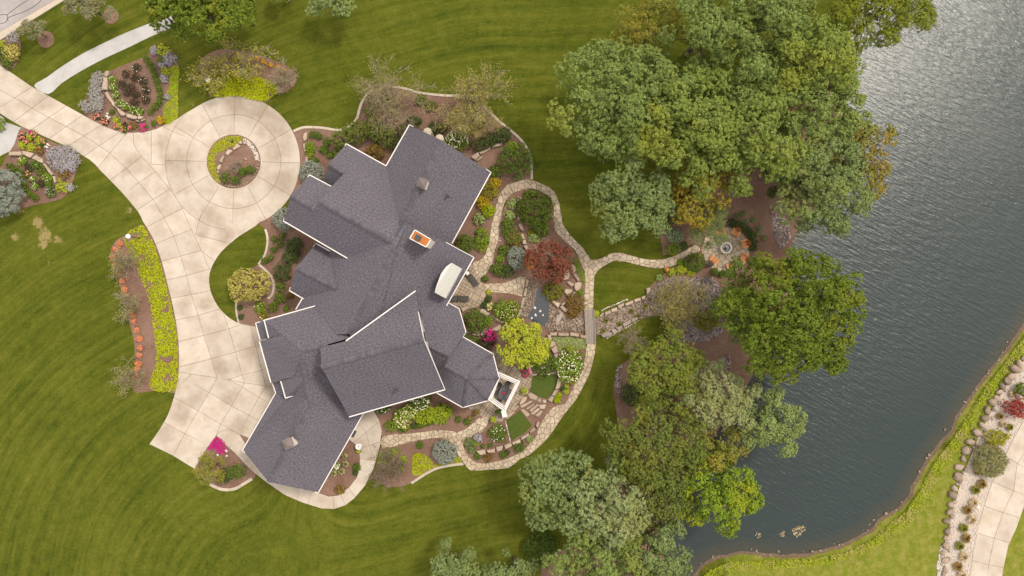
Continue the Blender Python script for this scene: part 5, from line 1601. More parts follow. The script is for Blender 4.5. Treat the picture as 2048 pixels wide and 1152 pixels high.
# a few windows in the walls (edge-on from above)
def window(px, py, z, ang, w=1.2, h=1.4):
    g = G(px, py, z)
    fr = obj("window", *box(g.x, g.y, z, w, .12, h, ang), M['white'], house)
    obj("pane", *box(g.x, g.y, z, w - .2, .16, h - .2, ang), M['glass'], fr)

# white entablature frame over the dining table: open pergola on posts
fz = 2.9
o4 = [G(x, y, fz) for x, y in [(978, 800), (997, 744), (1040, 762), (1010, 823)]]
fcn = sum(o4, Vector()) / 4
perg = thing("pergola", "white open pergola frame over the dining table at the house bay", "pergola", (fcn.x, fcn.y, 0))
for k, (s_, z_, w_) in enumerate(((.97, 2.95, .13), (.86, 2.86, .11), (.76, 2.78, .08))):
    ring = [fcn + (p - fcn) * s_ for p in o4]
    for i in range(4):
        a = ring[i]; b = ring[(i + 1) % 4]
        d = (b - a).normalized() * (w_ / 2 - .004 * (i + 1))
        obj("beam", *bar(Vector((a.x, a.y, z_)) - d, Vector((b.x, b.y, z_ + .003)) + d, w_, .22), M['white'], perg)
for p in [fcn + (q - fcn) * .9 for q in o4]:
    obj("post", *box(p.x, p.y, 1.37, .2, .2, 2.74), M['white'], perg)
tg = G(1008, 785, .75)
tb = thing("dining_table", "dark oval dining table under the white pergola", "table", (tg.x, tg.y, .1))
ta = math.radians(62)
v, f = lathe([(.01, .70), (1.0, .70), (1.0, .76), (.98, .775)], 20)
obj_local("table_top", MB().add(([(x * .95 * math.cos(ta) - y * .62 * math.sin(ta), x * .95 * math.sin(ta) + y * .62 * math.cos(ta), z) for x, y, z in v], f)), M['tabletop'], tb, False)
for s_ in (-.5, .5):
    obj_local("leg", MB().add(box(s_ * math.cos(ta), s_ * math.sin(ta), .35, .25, .25, .7, ta)), M['darkmetal'], tb, False)
fl_ = thing("flower_bowl", "bowl of red flowers in the middle of the dark dining table", "flowers", (tg.x, tg.y, .88))
obj_local("bowl", MB().add(lathe([(.10, 0), (.17, .07), (.18, .1), (.12, .1)], 12)), M['darkmetal'], fl_)
mb = MB()
for k in range(14):
    a = random.random() * 6.28; u = random.random() * .17
    blossom(mb, (u * math.cos(a), u * math.sin(a), .12 + random.random() * .06), .08)
obj_local("petals", mb, M['redpot'], fl_, False)
for k, (dx, dy, lb) in enumerate([(-.55, .85, "lower left"), (.55, .85, "upper left"), (-.55, -.85, "lower right"), (.55, -.85, "upper right"), (1.22, 0, "top"), (-1.22, 0, "bottom")]):
    x = dx * math.cos(ta) - dy * math.sin(ta); y = dx * math.sin(ta) + dy * math.cos(ta)
    rz = math.atan2(-y, -x)
    ch = thing("dining_chair", "dark dining chair at the %s of the table under the pergola" % lb, "chair", (tg.x + x, tg.y + y, .1), "dining chairs under the pergola", rz)
    obj_local("seat", MB().add(box(0, 0, .44, .46, .46, .06)), M['wicker'], ch, False)
    obj_local("backrest", MB().add(box(-.23, 0, .72, .05, .46, .52)), M['wicker'], ch, False)
    for sx, sy in ((-.2, -.2), (.2, -.2), (.2, .2), (-.2, .2)):
        obj_local("leg", MB().add(box(sx, sy, .21, .04, .04, .42)), M['darkmetal'], ch, False)
g = G(1008.5, 824, 0)
pl = thing("white_planter", "small white box with a slanted lid below the pergola corner", "box", (g.x, g.y, .1), None, math.radians(-75))
obj_local("body", MB().add(box(0, 0, .45, .75, .5, .9)), M['white'], pl, False)
obj_local("lid", MB().add(box(0, 0, .93, .82, .57, .05)), M['white'], pl, False)

# ================================================================ FURNITURE AND SMALL THINGS
def chaise(label, a, b, w, pillow=False):
    A = G(*a); B = G(*b)
    L = (B - A).length
    rz = math.atan2(B.y - A.y, B.x - A.x)
    t = thing("chaise_longue", label, "lounger", (A.x, A.y, .1), "loungers on the patio", rz)
    obj_local("seat", MB().add(box(L * .66, 0, .34, L * .68, w, .12)), M['wicker'], t, False)
    v, f = box(0, 0, 0, L * .40, w, .1)
    q = [(x * math.cos(.55) + L * .165, y, z - x * math.sin(.55) + .44) for x, y, z in v]
    obj_local("backrest", MB().add((q, f)), M['wicker'], t, False)
    for k in range(4):
        obj_local("cushion_rib", MB().add(box(L * (.42 + k * .15), 0, .415, L * .12, w * .9, .05)), M['wicker'], t, False)
    for sx, sy in ((.12, -.4), (.12, .4), (.95, -.4), (.95, .4)):
        obj_local("leg", MB().add(box(L * sx, w * sy, .15, .06, .06, .3)), M['darkmetal'], t, False)
    if pillow:
        obj_local("towel", MB().add(box(L * .12, 0, .62, .42, w * .7, .05)), M['white'], t, False)
chaise("dark wicker lounger with a white pillow at its head", (933, 543), (955, 571), .60, True)
chaise("dark wicker lounger pointing away from the house wall", (905, 596), (938, 597.5), .64)

def adirondack(label, px, py, face=(1450, 496)):
    A = G(px, py); Fp = G(*face)
    rz = math.atan2(Fp.y - A.y, Fp.x - A.x)
    t = thing("adirondack_chair", label, "chair", (A.x, A.y, .09), "orange chairs round the fire pit", rz)
    for k in range(5):
        y = -.24 + k * .12
        v, f = box(0, 0, 0, .58, .105, .03)
        obj_local("seat_slat", MB().add(([(x + .05, yy + y, z + .36 + x * .18) for x, yy, z in v], f)), M['orangewood'], t, False)
        v, f = box(0, 0, 0, .86 - abs(k - 2) * .06, .10, .03)
        obj_local("back_slat", MB().add(([(-.42 - x * .34, yy + y * 1.1, .66 + x * .9) for x, yy, z in v], f)), M['orangewood'], t, False)
    for s in (-1, 1):
        obj_local("armrest", MB().add(box(.02, s * .40, .58, .78, .17, .04)), M['orangewood'], t, False)
        obj_local("leg", MB().add(box(.32, s * .37, .28, .09, .05, .56)), M['orangewood'], t, False)
        obj_local("leg", MB().add(bar((.30, s * .32, .30), (-.52, s * .32, .04), .05, .10)), M['orangewood'], t, False)
for lb, p in (("orange wooden chair at the upper left of the fire pit, half under branches", (690, 320)), ("orange wooden chair at the top of the fire pit patio", (895, 320)), ("orange wooden chair right of the fire pit", (1020, 475)),
              ("orange wooden chair lower right of the fire pit", (1012, 668)), ("orange wooden chair at the bottom of the fire pit patio", (825, 795)), ("orange wooden chair lower left of the fire pit", (597, 700))):
    adirondack(lb, *zF([p])[0])
g = G(1450, 496)
fpit = thing("fire_pit", "round stone fire pit with grey ash in the middle of the flagstone patio", "fire pit", (g.x, g.y, .08))
N_ = 14
for k in range(N_):
    a0 = 2 * math.pi * k / N_ + .015; a1 = 2 * math.pi * (k + 1) / N_ - .015
    q = [(.50 * math.cos(a0), .50 * math.sin(a0)), (.70 * math.cos(a0), .70 * math.sin(a0)), (.70 * math.cos(a1), .70 * math.sin(a1)), (.50 * math.cos(a1), .50 * math.sin(a1))]
    obj_local("ring_stone", MB().add(slab(q, 0, .45, .03)), M['cream'], fpit, False)
obj_local("ash_bed", MB().add(lathe([(.49, 0), (.49, .22), (.01, .27)], 18)), M['ash'], fpit)
for a in (.4, 1.5, 2.5):
    obj_local("log", MB().add(tube([(-.25 * math.cos(a) - .08, -.2 * math.sin(a) - .1, .27), (.15 * math.cos(a) - .08, .2 * math.sin(a) - .1, .33)], [.06, .05], 7)), M['darkmetal'], fpit)
g = G(*zF([(545, 752)])[0])
tb = thing("side_table", "small round dark table behind the lower left fire pit chair", "table", (g.x, g.y, .08))
obj_local("table_top", MB().add(lathe([(.30, .42), (.30, .46), (.27, .47)], 16)), M['tabletop'], tb)
obj_local("leg", MB().add(lathe([(.16, 0), (.05, .05), (.05, .42)], 10)), M['darkmetal'], tb)

def lamp(label, px, py):
    g = G(px, py)
    t = thing("garden_lamp", label, "lamp post", (g.x, g.y, 0), "garden lamp posts")
    obj_local("post", MB().add(lathe([(.13, 0), (.09, .1), (.05, .2), (.05, 2.05), (.12, 2.1)], 10)), M['darkmetal'], t)
    obj_local("globe", MB().add(lathe([(.10, 2.08), (.22, 2.2), (.27, 2.36), (.22, 2.52), (.08, 2.6)], 14)), M['globe'], t)
lamp("lamp post with white globe in the lime bed above the drive circle", 435, 173.5)
lamp("lamp post with white globe in the long lime bed left of the drive", 279.5, 476)

# timber footbridge of lengthwise planks, gently arched
b0 = G(1178.5, 619); b1 = G(1181.5, 687)
br_ = thing("footbridge", "weathered grey timber footbridge over the dry stream bed", "bridge", (b0.x, b0.y, 0))
d = (b1 - b0); L = d.length; d.normalize(); s = Vector((-d.y, d.x, 0))
for k in range(5):
    mb = MB()
    w0 = -.52 + k * .21
    for i in range(6):
        t0, t1 = i / 6, (i + 1) / 6
        z0_ = .14 + .20 * math.sin(math.pi * t0); z1_ = .14 + .20 * math.sin(math.pi * t1)
        p = b0 + d * L * t0 + s * (w0 + .10); q = b0 + d * L * t1 + s * (w0 + .10)
        mb.add(bar((p.x, p.y, z0_), (q.x, q.y, z1_), .185, .06))
    mb.build("plank", M['timber'], br_)
for sd in (-1, 1):
    mb = MB()
    for i in range(6):
        t0, t1 = i / 6, (i + 1) / 6
        p = b0 + d * L * t0 + s * sd * .56; q = b0 + d * L * t1 + s * sd * .56
        mb.add(bar((p.x, p.y, .13 + .20 * math.sin(math.pi * t0)), (q.x, q.y, .13 + .20 * math.sin(math.pi * t1)), .10, .2))
    mb.build("side_beam", M['timber'], br_)
g = G(*zK([(1200, 432)])[0])
bb = thing("bird_bath", "round white bird bath on the curved walk by the garage", "bird bath", (g.x, g.y, .08))
obj_local("pedestal", MB().add(lathe([(.22, 0), (.18, .08), (.09, .15), (.09, .6), (.15, .66)], 14)), M['cream'], bb)
obj_local("bowl", MB().add(lathe([(.12, .64), (.33, .74), (.36, .80), (.31, .79), (.10, .70)], 20)), M['white'], bb)
obj_local("finial", MB().add(lathe([(.05, .70), (.06, .80), (.02, .86)], 8)), M['darkmetal'], bb)
g = G(*zK([(1140, 322)])[0])
mt = thing("door_mat", "dark door mat against the garage wall on the walk", "door mat", (g.x, g.y, .09), None, math.radians(62))
obj_local("mat", MB().add(box(0, 0, .015, .85, .42, .03)), M['wicker'], mt, False)
g = G(946.5, 511)
hp = thing("wire_hoop", "thin round wire hoop standing off the roof corner above the patio", "garden ornament", (g.x, g.y, 0))
ring = [(.24 * math.cos(a * .2618), .24 * math.sin(a * .2618), 1.2) for a in range(25)]
obj_local("hoop", MB().add(tube(ring, [.02] * 25, 5, False)), M['darkmetal'], hp)
obj_local("stake", MB().add(tube([(.24, 0, 0), (.24, 0, 1.2)], [.02, .02], 5)), M['darkmetal'], hp)
def pot(label, px, py, mat, fmat=None):
    g = G(px, py)
    t = thing("potted_plant", label, "potted plant", (g.x, g.y, .1), "pots on the dining patio")
    obj_local("pot", MB().add(lathe([(.16, 0), (.22, .34), (.25, .36), (.20, .34)], 12)), M['wallstone'], t)
    me, B = crown_mesh("foliage", .36, .36, .28, .52, LM[mat], .12, .14, 3.0)
    link(bpy.data.objects.new("foliage", me), t)
for lb, p, mt_ in (("potted yellow plant right of the pergola", zD([(522, 825)])[0], 'chart'), ("potted plant left of the small white box", zD([(225, 1075)])[0], 'green'), ("potted plant with reddish flowers by the bay's lower corner", zS([(980, 395)])[0], 'bronze'), ("potted yellow plant at the patio's bottom edge", zS([(1137, 465)])[0], 'chart')):
    pot(lb, *p, mt_)
# ================================================================ GROUND COVER
cover("lime_ground_cover", "bright lime ground cover strip along the right edge of the rose bed", "ground cover", W2(smooth(zR([(1090, 350), (1200, 320), (1205, 450), (1190, 650), (1185, 945), (1040, 1040), (1010, 830), (1085, 740), (1060, 640), (1095, 540)]), 2)), 'limebed', 260, .13, .12)
cover("lime_ground_cover", "lime ground cover below the shrub bed above the drive circle", "ground cover", W2(smooth(zT([(450, 515), (560, 440), (700, 430), (900, 470), (1100, 520), (1300, 610), (1310, 700), (1130, 810), (870, 752), (720, 746), (560, 752), (480, 620)]), 2)), 'lime', 190, .19, .35, patch=.55)
cover("lime_ground_cover", "long band of lime ground cover along the left of the driveway", "ground cover", W2(smooth(z01([(745, 275), (850, 200), (890, 245), (945, 360), (1000, 560), (1040, 720), (1068, 900), (1072, 1050), (1056, 1192), (915, 1188), (905, 1130), (940, 1020), (935, 900), (915, 760), (895, 640), (845, 500), (795, 380)]), 2)), 'lime', 170, .17, .28, patch=.32)
cres = circ(52, 118, 290, 16) + zC([(830, 280), (760, 345), (690, 395), (580, 430), (460, 500), (390, 550), (385, 640), (410, 720), (430, 830)])
cover("lime_ground_cover", "yellow-green crescent of ground cover in the island bed", "ground cover", W2(cres), 'lime', 260, .12, .12, z0=.05)
cover("mint_ground_cover", "pale green ground cover patch between the stream wall and hydrangea", "ground cover", W2(zD([(840, 195), (1050, 195), (1245, 225), (1250, 340), (1180, 350), (1100, 325), (930, 385), (912, 290)])), 'mint', 260, .13, .22)
cover("magenta_flowers", "patch of magenta petunias in the corner bed by the garage", "flower bed", W2(smooth(z02([(1300, 315), (1352, 345), (1352, 375), (1362, 395), (1345, 425), (1310, 415), (1290, 390), (1248, 392), (1275, 345)]), 2)), 'magflower' if 'magflower' in LM else 'lime', 300, .13, .2)
cover("lime_ground_cover", "lime mound left of the blue globe spruce in the south bed", "ground cover", W2(smooth(zS([(375, 800), (480, 812), (550, 880), (545, 920), (480, 985), (370, 1010), (355, 900)]), 2)), 'lime', 260, .13, .25)
cover("lime_ground_cover", "narrow lime strip hugging the edging below the blue globe spruce", "ground cover", W2(zS([(520, 930), (620, 890), (740, 890), (790, 820), (845, 880), (750, 900), (600, 928), (520, 965)])), 'lime', 240, .12, .15)
cover("low_ground_cover", "patchy green ground cover at the path's start beside the curved walk", "ground cover", W2(zS([(20, 780), (200, 735), (260, 760), (200, 860), (40, 930), (0, 900)])), 'bright', 170, .13, .15, patch=.3)
cover("green_ground_cover", "strip of low bright green plants right of the red maple", "ground cover", W2(zP([(1100, 120), (1160, 90), (1200, 210), (1240, 310), (1235, 420), (1200, 360), (1140, 240)])), 'bright', 260, .14, .25)
cover("green_ground_cover", "narrow dark green strip along the house wall below the lounger", "ground cover", W2(zM([(725, 995), (870, 1040), (890, 1070), (860, 1100), (790, 1060), (715, 1015)])), 'green', 260, .13, .3)
cover("pond_bank_grass", "bright yellow-green tall grass fringing the far pond bank", "grass", W2([(1395, 1162), (1420, 1140), (1460, 1122), (1530, 1120), (1620, 1118), (1690, 1104), (1745, 1078), (1775, 1050), (1812, 1022), (1842, 975), (1866, 928), (1902, 882), (1936, 830), (1972, 772), (2012, 722), (2052, 668),
     (2075, 685), (2028, 742), (1990, 795), (1952, 850), (1918, 902), (1885, 945), (1868, 990), (1835, 1030), (1790, 1068), (1740, 1102), (1650, 1128), (1560, 1136), (1470, 1140), (1420, 1162)], -.3), 'bank', 150, .26, .45, z0=-.3, patch=.45, aspect=.35)
cover("floating_debris", "large straw-coloured clump of debris floating near the lower shore", "debris", W2(smooth([(1584, 1056), (1596, 1052), (1608, 1052), (1611, 1060), (1602, 1066), (1600, 1074), (1592, 1074), (1587, 1068)], 2), -.7), 'tan', 70, .18, .1, z0=-.69)
cover("floating_debris", "small middle clump of straw debris on the pond", "debris", W2(smooth([(1558, 1066), (1568, 1062), (1572, 1068), (1564, 1075)], 2), -.7), 'tan', 60, .16, .08, z0=-.69)
cover("floating_debris", "small leftmost clump of straw debris on the pond", "debris", W2(smooth([(1510, 1068), (1518, 1064), (1523, 1070), (1516, 1077)], 2), -.7), 'tan', 60, .16, .08, z0=-.69)

# ================================================================ SHRUBS AND FLOWERS
# rose bed
for i, (x, y) in enumerate(zR([(805, 220), (845, 290), (885, 355), (910, 425), (930, 505), (960, 590), (978, 675), (970, 750), (915, 805), (860, 865)])):
    shrub("boxwood", "%s clipped boxwood ball from the top of the curved row in the rose bed" % ordinal(i), x, y, 6.2, .75, 'box', group="boxwood row in the rose bed", leaf=.09, rough=.08)
shrub("boxwood", "lone boxwood ball among the lavender at the top of the rose bed", *zR([(980, 250)])[0], 6.5, .7, 'box', leaf=.09, rough=.08)
for i, (x, y) in enumerate(sorted(zR([(690, 335), (560, 410), (665, 455), (770, 495), (515, 535), (620, 575), (800, 605), (570, 630), (675, 655), (795, 725), (660, 755)]), key=lambda p: p[1])):
    shrub("rose_bush", "burgundy-leaved rose bush, %s from the top in the mulch of the rose bed" % ordinal(i), x, y, 8.4, .75, 'burg', group="burgundy rose bushes", leaf=.10, rough=.3, cover=2.3, flowers=('f_pink', 3, .05) if i % 3 else ('f_white', 4, .06))
for i, (x, y) in enumerate(zR([(400, 490), (405, 580), (440, 670), (490, 765), (555, 810), (640, 845), (730, 870)])):
    shrub("white_rose", "low white-flowered rose along the curved wall, %s from its top end" % ordinal(i), x, y, 8, .55, 'bright', group="white roses along the curved wall", leaf=.10, rough=.3, cover=2.3, flowers=('f_white', 9, .06))
for lb, p, r in (("silver sage mound at the top left of the rose bed", (215, 470), 14), ("silver sage mound second from the top left of the rose bed", (195, 580), 14), ("silver sage mound in the middle left of the rose bed", (190, 690), 15), ("silver sage mound just above the salmon flowers", (215, 790), 14), ("silver sage mound at the far left tip of the rose bed", (85, 810), 13)):
    shrub("silver_sage", lb, *zR([p])[0], r, .6, 'sage', leaf=.16, rough=.35, aspect=.3, cover=2.6)
for lb, p, r, mt_, fl2 in (("salmon flowers at the lower left point of the rose bed", (205, 930), 6, 'burg', ('f_salmon', 16, .10)), ("salmon-pink flowers second along the rose bed's drive edge", (300, 990), 6.5, 'burg', ('f_salmon', 16, .10)), ("pink flowers along the rose bed's drive edge", (435, 1045), 5, 'green', ('f_pink', 14, .10)),
                      ("salmon flowers beside the burgundy plant at the drive edge", (530, 1078), 7, 'green', ('f_salmon', 16, .09)), ("pale pink flowers left of the magenta ones at the drive edge", (610, 1070), 4.5, 'green', ('f_pink', 9, .09)), ("magenta flowers at the bottom of the rose bed", (765, 1062), 8.5, 'green', ('f_mag', 30, .11)),
                      ("yellow-green daylily near the white stones of the rose bed", (435, 975), 7, 'chart', None), ("small yellow-green plant next to the pink flowers", (480, 1035), 5.5, 'chart', None), ("small burgundy plant at the bottom of the rose bed", (545, 1030), 5.5, 'burg', None), ("green plant with rusty tips below the curved wall's end", (650, 1035), 6.5, 'bronze', None),
                      ("small dark plant above the white stones in the rose bed", (390, 870), 5, 'green', None), ("orange-flecked yellow plant by the lime strip's foot", (975, 970), 9.5, 'goldshrub', ('f_orange', 10, .06)), ("small green plant left of the orange-flecked one", (895, 1012), 6, 'green', None),
                      ("yellow-green spirea at the top of the rose bed", (1010, 130), 13, 'chart', None), ("purple lavender at the upper right of the rose bed", (1085, 230), 14, 'sage', ('f_lav', 50, .07)), ("small purple lavender at the very top of the rose bed", (900, 130), 8, 'sage', ('f_lav', 22, .07)), ("small lavender below the spirea", (1000, 290), 8, 'sage', ('f_lav', 18, .07)),
                      ("yellow-green plant beside the lime strip's top", (1035, 380), 8, 'chart', None), ("grey-purple plant beside the lime strip", (1020, 470), 8, 'sage', ('f_lav', 10, .06)), ("small grey plant above the lime strip's notch", (1055, 690), 6, 'sage', None)):
    shrub("bedding_plant", lb, *zR([p])[0], r, .45, mt_, "plant", leaf=.13, rough=.35, cover=2.2, flowers=fl2)
# left bed
for i, (x, y) in enumerate(zL([(105, 590), (160, 620), (205, 655), (225, 720), (255, 780), (265, 835), (320, 885), (370, 915)])):
    shrub("boxwood", "%s clipped boxwood from the top of the row beside the blue spruce" % ordinal(i), x, y, 6.4, .75, 'box', group="boxwood row beside the blue spruce", leaf=.09, rough=.08)
for lb, p, r in (("big lavender mound, its left part by the white stones", (560, 470), 15), ("big lavender mound, its top part at the drive edge", (680, 440), 15), ("big lavender mound, its right part at the drive edge", (770, 510), 14), ("big lavender mound, its lower part above the daylilies", (640, 575), 16), ("big lavender mound, its lower right part by the lawn", (735, 590), 12)):
    shrub("lavender", lb, *zL([p])[0], r, .65, 'sage', group="lavender mound at the drive", leaf=.15, aspect=.3, rough=.35, cover=2.4, flowers=('f_lav', 46, .075))
for lb, p, r, mt_, fl2 in (("salmon flowers by the gravel path corner", (240, 275), 8, 'burg', ('f_salmon', 18, .10)), ("salmon flowers at the top of the left bed by the drive", (360, 268), 7, 'green', ('f_salmon', 16, .10)), ("magenta flower at the top of the left bed", (330, 230), 3.5, 'green', ('f_mag', 7, .09)), ("salmon flowers above the pale block wall", (275, 322), 6, 'burg', ('f_salmon', 10, .10)),
                      ("salmon flowers next to the white stones of the left bed", (455, 330), 5.5, 'green', ('f_salmon', 10, .10)), ("orange flowers left of the white stones", (410, 385), 5.5, 'green', ('f_orange', 9, .09)), ("yellow-green daylily between salmon flowers", (310, 285), 6.5, 'chart', None), ("yellow-green daylily below the drive edge of the left bed", (405, 325), 7, 'chart', None),
                      ("leftmost yellow-green daylily above the pale wall", (235, 370), 8, 'chart', None), ("yellow-green daylily just above the pale wall", (325, 390), 8.5, 'chart', None), ("brownish plant between pale wall and lavender", (425, 430), 6, 'bronze', None), ("white-flowered rose at the left end inside the pale wall", (240, 535), 9, 'bright', ('f_cream', 9, .07)),
                      ("dark rose bush inside the pale wall", (300, 600), 9, 'burg', None), ("green rose bush at the top inside the pale wall", (370, 570), 9, 'green', ('f_white', 4, .06)), ("large green rose bush inside the pale wall", (425, 635), 12, 'green', ('f_pink', 4, .05)), ("rose bush with cream flowers by the wall's right bend", (495, 705), 10, 'bright', ('f_cream', 7, .07)),
                      ("pale-flowered rose near the boxwood row", (290, 670), 8, 'bronze', ('f_cream', 5, .07)), ("small white rose in the middle of the left bed", (345, 722), 6, 'bright', ('f_white', 8, .07)), ("white rose low in the left bed", (368, 795), 7, 'bright', ('f_white', 9, .06)), ("dark burgundy rose low in the left bed", (440, 770), 9, 'burg', None),
                      ("green mound right of the burgundy rose", (515, 780), 8, 'green', None), ("blue-white flowered plant at the bottom of the left bed", (530, 865), 10, 'green', ('f_lav', 14, .08)), ("large yellow-green daylily at the lower right of the left bed", (660, 800), 14, 'chart', None), ("brown fading perennial below the lavender mound", (665, 665), 12, 'bronze', None),
                      ("small lavender at the right edge of the left bed", (735, 810), 8, 'sage', ('f_lav', 14, .07)), ("pinkish plant beside the blue spruce", (105, 790), 6, 'sage', ('f_pink', 5, .07))):
    shrub("bedding_plant", lb, *zL([p])[0], r, .5, mt_, "plant", leaf=.13, rough=.35, cover=2.2, flowers=fl2)
# long left bed: orange perennials
for i, (x, y) in enumerate(z01([(718, 312), (695, 345), (675, 390), (693, 438), (713, 485), (731, 533), (748, 585), (763, 628), (785, 690), (795, 735), (800, 775), (820, 827), (837, 880), (840, 937), (835, 980), (830, 1032), (822, 1062), (815, 1105)])):
    shrub("orange_perennial", "orange-leaved perennial, %s from the top of the long row left of the driveway" % ordinal(i), x, y, 5.6 if i % 3 else 6.4, .4, 'orangeleaf' if 'orangeleaf' in LM else 'gold', "plant", "orange perennials left of the driveway", leaf=.11, rough=.3, cover=2.4)
for i, (x, y) in enumerate(zT([(1040, 285), (1130, 320), (1220, 365), (1320, 395), (1380, 440)])):
    shrub("gold_perennial", "golden-orange perennial, %s from the left in the bed above the drive circle" % ordinal(i), x, y, 5.3, .4, 'goldleaf' if 'goldleaf' in LM else 'gold', "plant", "golden perennials above the drive circle", leaf=.11, rough=.3, cover=2.4)
for lb, p in (("small yellow perennial under the serviceberry, left one", (655, 290)), ("small yellow perennial under the serviceberry, right one", (780, 295))):
    shrub("yellow_perennial", lb, *zT([p])[0], 5, .4, 'chart', "plant", leaf=.11, rough=.3, cover=2.2)
# island bed
for lb, p, r in (("round green shrub at the lower left of the island bed", (550, 880), 11), ("low green shrub at the bottom of the island bed", (705, 930), 8.5), ("loose green shrub in the lower middle of the island bed", (800, 800), 9.5), ("green shrub at the right of the island bed", (930, 765), 9.5)):
    shrub("island_shrub", lb, *zC([p])[0], r, .8, 'green', leaf=.12, rough=.3)
shrub("sedum", "tiny dark sprig in the island's yellow-green crescent", *zC([(655, 325)])[0], 2.6, .2, 'dark', "plant", leaf=.1)
# west bed
for lb, x, y, r, h_, mt_ in (("upper dark green rounded shrub in the bed west of the house", 589, 491, 16, 1.3, 'dark'), ("middle dark green rounded shrub in the bed west of the house", 581, 514, 15, 1.2, 'dark'), ("lower dark green rounded shrub in the bed west of the house", 566, 545, 17, 1.3, 'dark'),
                      ("bright green ball below the dark shrubs, upper one", 563, 573.5, 9.5, .9, 'box'), ("bright green ball below the dark shrubs, larger lower one", 561, 596, 10.8, .9, 'box'), ("bright green ball left of the small plants by the eave", 546.7, 614, 9.8, .8, 'box'), ("light green shrub with pale flowers under the variegated shrub", 519.6, 614, 11.5, .8, 'bright'),
                      ("yellowish shrub with pale flowers near the forecourt", 526, 630, 9.5, .7, 'gold'), ("tiny green plant near the court eave", 573, 617, 5.5, .4, 'box'), ("small reddish plant by the lower west gable", 581, 592, 6, .4, 'bronze'), ("dark strip of plants along the short edging, upper", 480, 615, 5, .4, 'dark'), ("dark strip of plants along the short edging, lower", 482, 634, 5, .4, 'dark')):
    shrub("garden_shrub", lb, x, y, r, h_, mt_, leaf=.11, rough=.14, flowers=('f_cream', 7, .07) if 'pale flowers' in lb else None)
for i, (x, y) in enumerate(sorted(zW([(330, 90), (385, 140), (325, 190), (295, 265), (235, 295), (405, 60)]), key=lambda p: p[1])):
    shrub("small_rose", "small green rose, %s from the top in the mulch beside the island lawn" % ordinal(i), x, y, 7, .5, 'green', "plant", "small roses beside the island lawn", leaf=.10, rough=.4, cover=1.7, flowers=('f_pink', 2, .05))
tree("variegated_shrub", "big round yellow variegated shrub on the small lawn west of the house", 498, 570, 42, 35, 3.0, 'varie', leaf=.17, clump=.42, cover=3.4, cat="shrub", rough=.12, trunk=.07, zf=.55, rzf=.45)
shrub("blue_globe_spruce", "blue globe spruce tucked against the entry wing by the drive circle", 623.7, 345.6, 22, 1.7, 'spruce', leaf=.13, aspect=.35, rough=.10, clump=.2, cover=4)
shrub("blue_globe_spruce", "blue globe spruce half hidden under the entry wing's front eave", 570, 438, 21, 1.7, 'spruce', leaf=.13, aspect=.35, rough=.10, clump=.2, cover=4)
shrub("blue_globe_spruce", "blue globe spruce alone in the mulch south of the house", 889, 904.6, 22.5, 1.6, 'spruce', leaf=.13, aspect=.35, rough=.08, clump=.18, cover=4)
shrub("blue_globe_spruce", "blue globe spruce left of the red maple", 1033, 516, 16, 1.6, 'spruce', ry=22, leaf=.13, aspect=.35, rough=.10, clump=.2, cover=4)
# north bed
for lb, x, y, r, h_, mt_, ry in (("left end of the tall hedge above the entry wing", 684, 279, 23, 2.1, 'olive', 20), ("second mound of the tall hedge above the entry wing", 715, 264, 25, 2.3, 'olive', 22), ("third mound of the tall hedge above the entry wing", 748, 258, 25, 2.3, 'olive', 21), ("right end of the tall hedge above the entry wing", 771, 272, 20, 2.1, 'olive', 22),
                      ("bronze shrub in the roof corner below the hedge", 750, 305, 19, 1.4, 'bronze', 16), ("dark yew at the gable corner, uppermost", 829, 243, 17, 1.3, 'dark', 10), ("dark yew beside the north wing eave, middle", 806, 263, 12, 1.3, 'dark', 14), ("dark yew beside the north wing eave, lowest", 790, 287, 11, 1.3, 'dark', 15), ("dark green shrub above the north gable", 875, 256, 19, 1.3, 'dark', 13),
                      ("left part of the dark hedge by the north corner wall", 957, 289, 18, 1.4, 'dark', 12), ("middle part of the dark hedge by the north corner wall", 980, 279, 16, 1.4, 'dark', 13), ("right part of the dark hedge by the north corner wall", 1004, 269.6, 18, 1.4, 'dark', 16), ("big glossy green shrub at the edging's east bend", 1033, 319.6, 33, 2.2, 'green', 31),
                      ("small light green shrub on top of the big glossy one", 1024, 294, 12, 2.0, 'bright', 10), ("blue-green perennial at the roof's east corner", 990, 343, 14, .9, 'green', 13), ("golden shrub by the east eave, upper", 990, 366, 12, 1.0, 'goldshrub', 11), ("large bronze-gold shrub by the east eave", 979, 382, 18, 1.1, 'gold', 15), ("orange-gold shrub by the east eave", 966, 403, 14, 1.0, 'goldshrub', 14),
                      ("bright yellow shrub lowest by the east eave", 977, 421, 13, .9, 'limebed', 13), ("pale variegated plant below the yellow shrub", 958, 438, 12, .7, 'mint', 11), ("green shrub by the chimney side eave corner", 930, 487, 17, 1.3, 'green', 16), ("tall green grassy bush along the flagstone path", 963, 480, 15, .9, 'bright', 22),
                      ("dark shrub beneath the upper left roof gable", 676, 308, 9, .8, 'green', 15), ("lime mound among three pale stones near the drive circle", 620.6, 298.7, 9, .6, 'bright', 17), ("small plant below the lime mound", 628, 322, 9, .6, 'green', 6)):
    shrub("garden_shrub", lb, x, y, r, h_, mt_, ry=ry, leaf=.13, rough=.16)
shrub("hydrangea", "white hydrangea against the north wing roof edge", 914, 281, 23, 1.3, 'bright', ry=19, leaf=.14, rough=.2, flowers=('f_white', 90, .085))
for i, (x, y) in enumerate(sorted(zN([(835, 260), (815, 340), (870, 385), (700, 190), (760, 205), (790, 330)]), key=lambda p: p[0])):
    shrub("small_rose", "thin green rose, %s from the left in the mulch right of the lime mound" % ordinal(i), x, y, 8, .5, 'green', "plant", "thin roses by the drive circle", leaf=.10, rough=.45, cover=1.4)
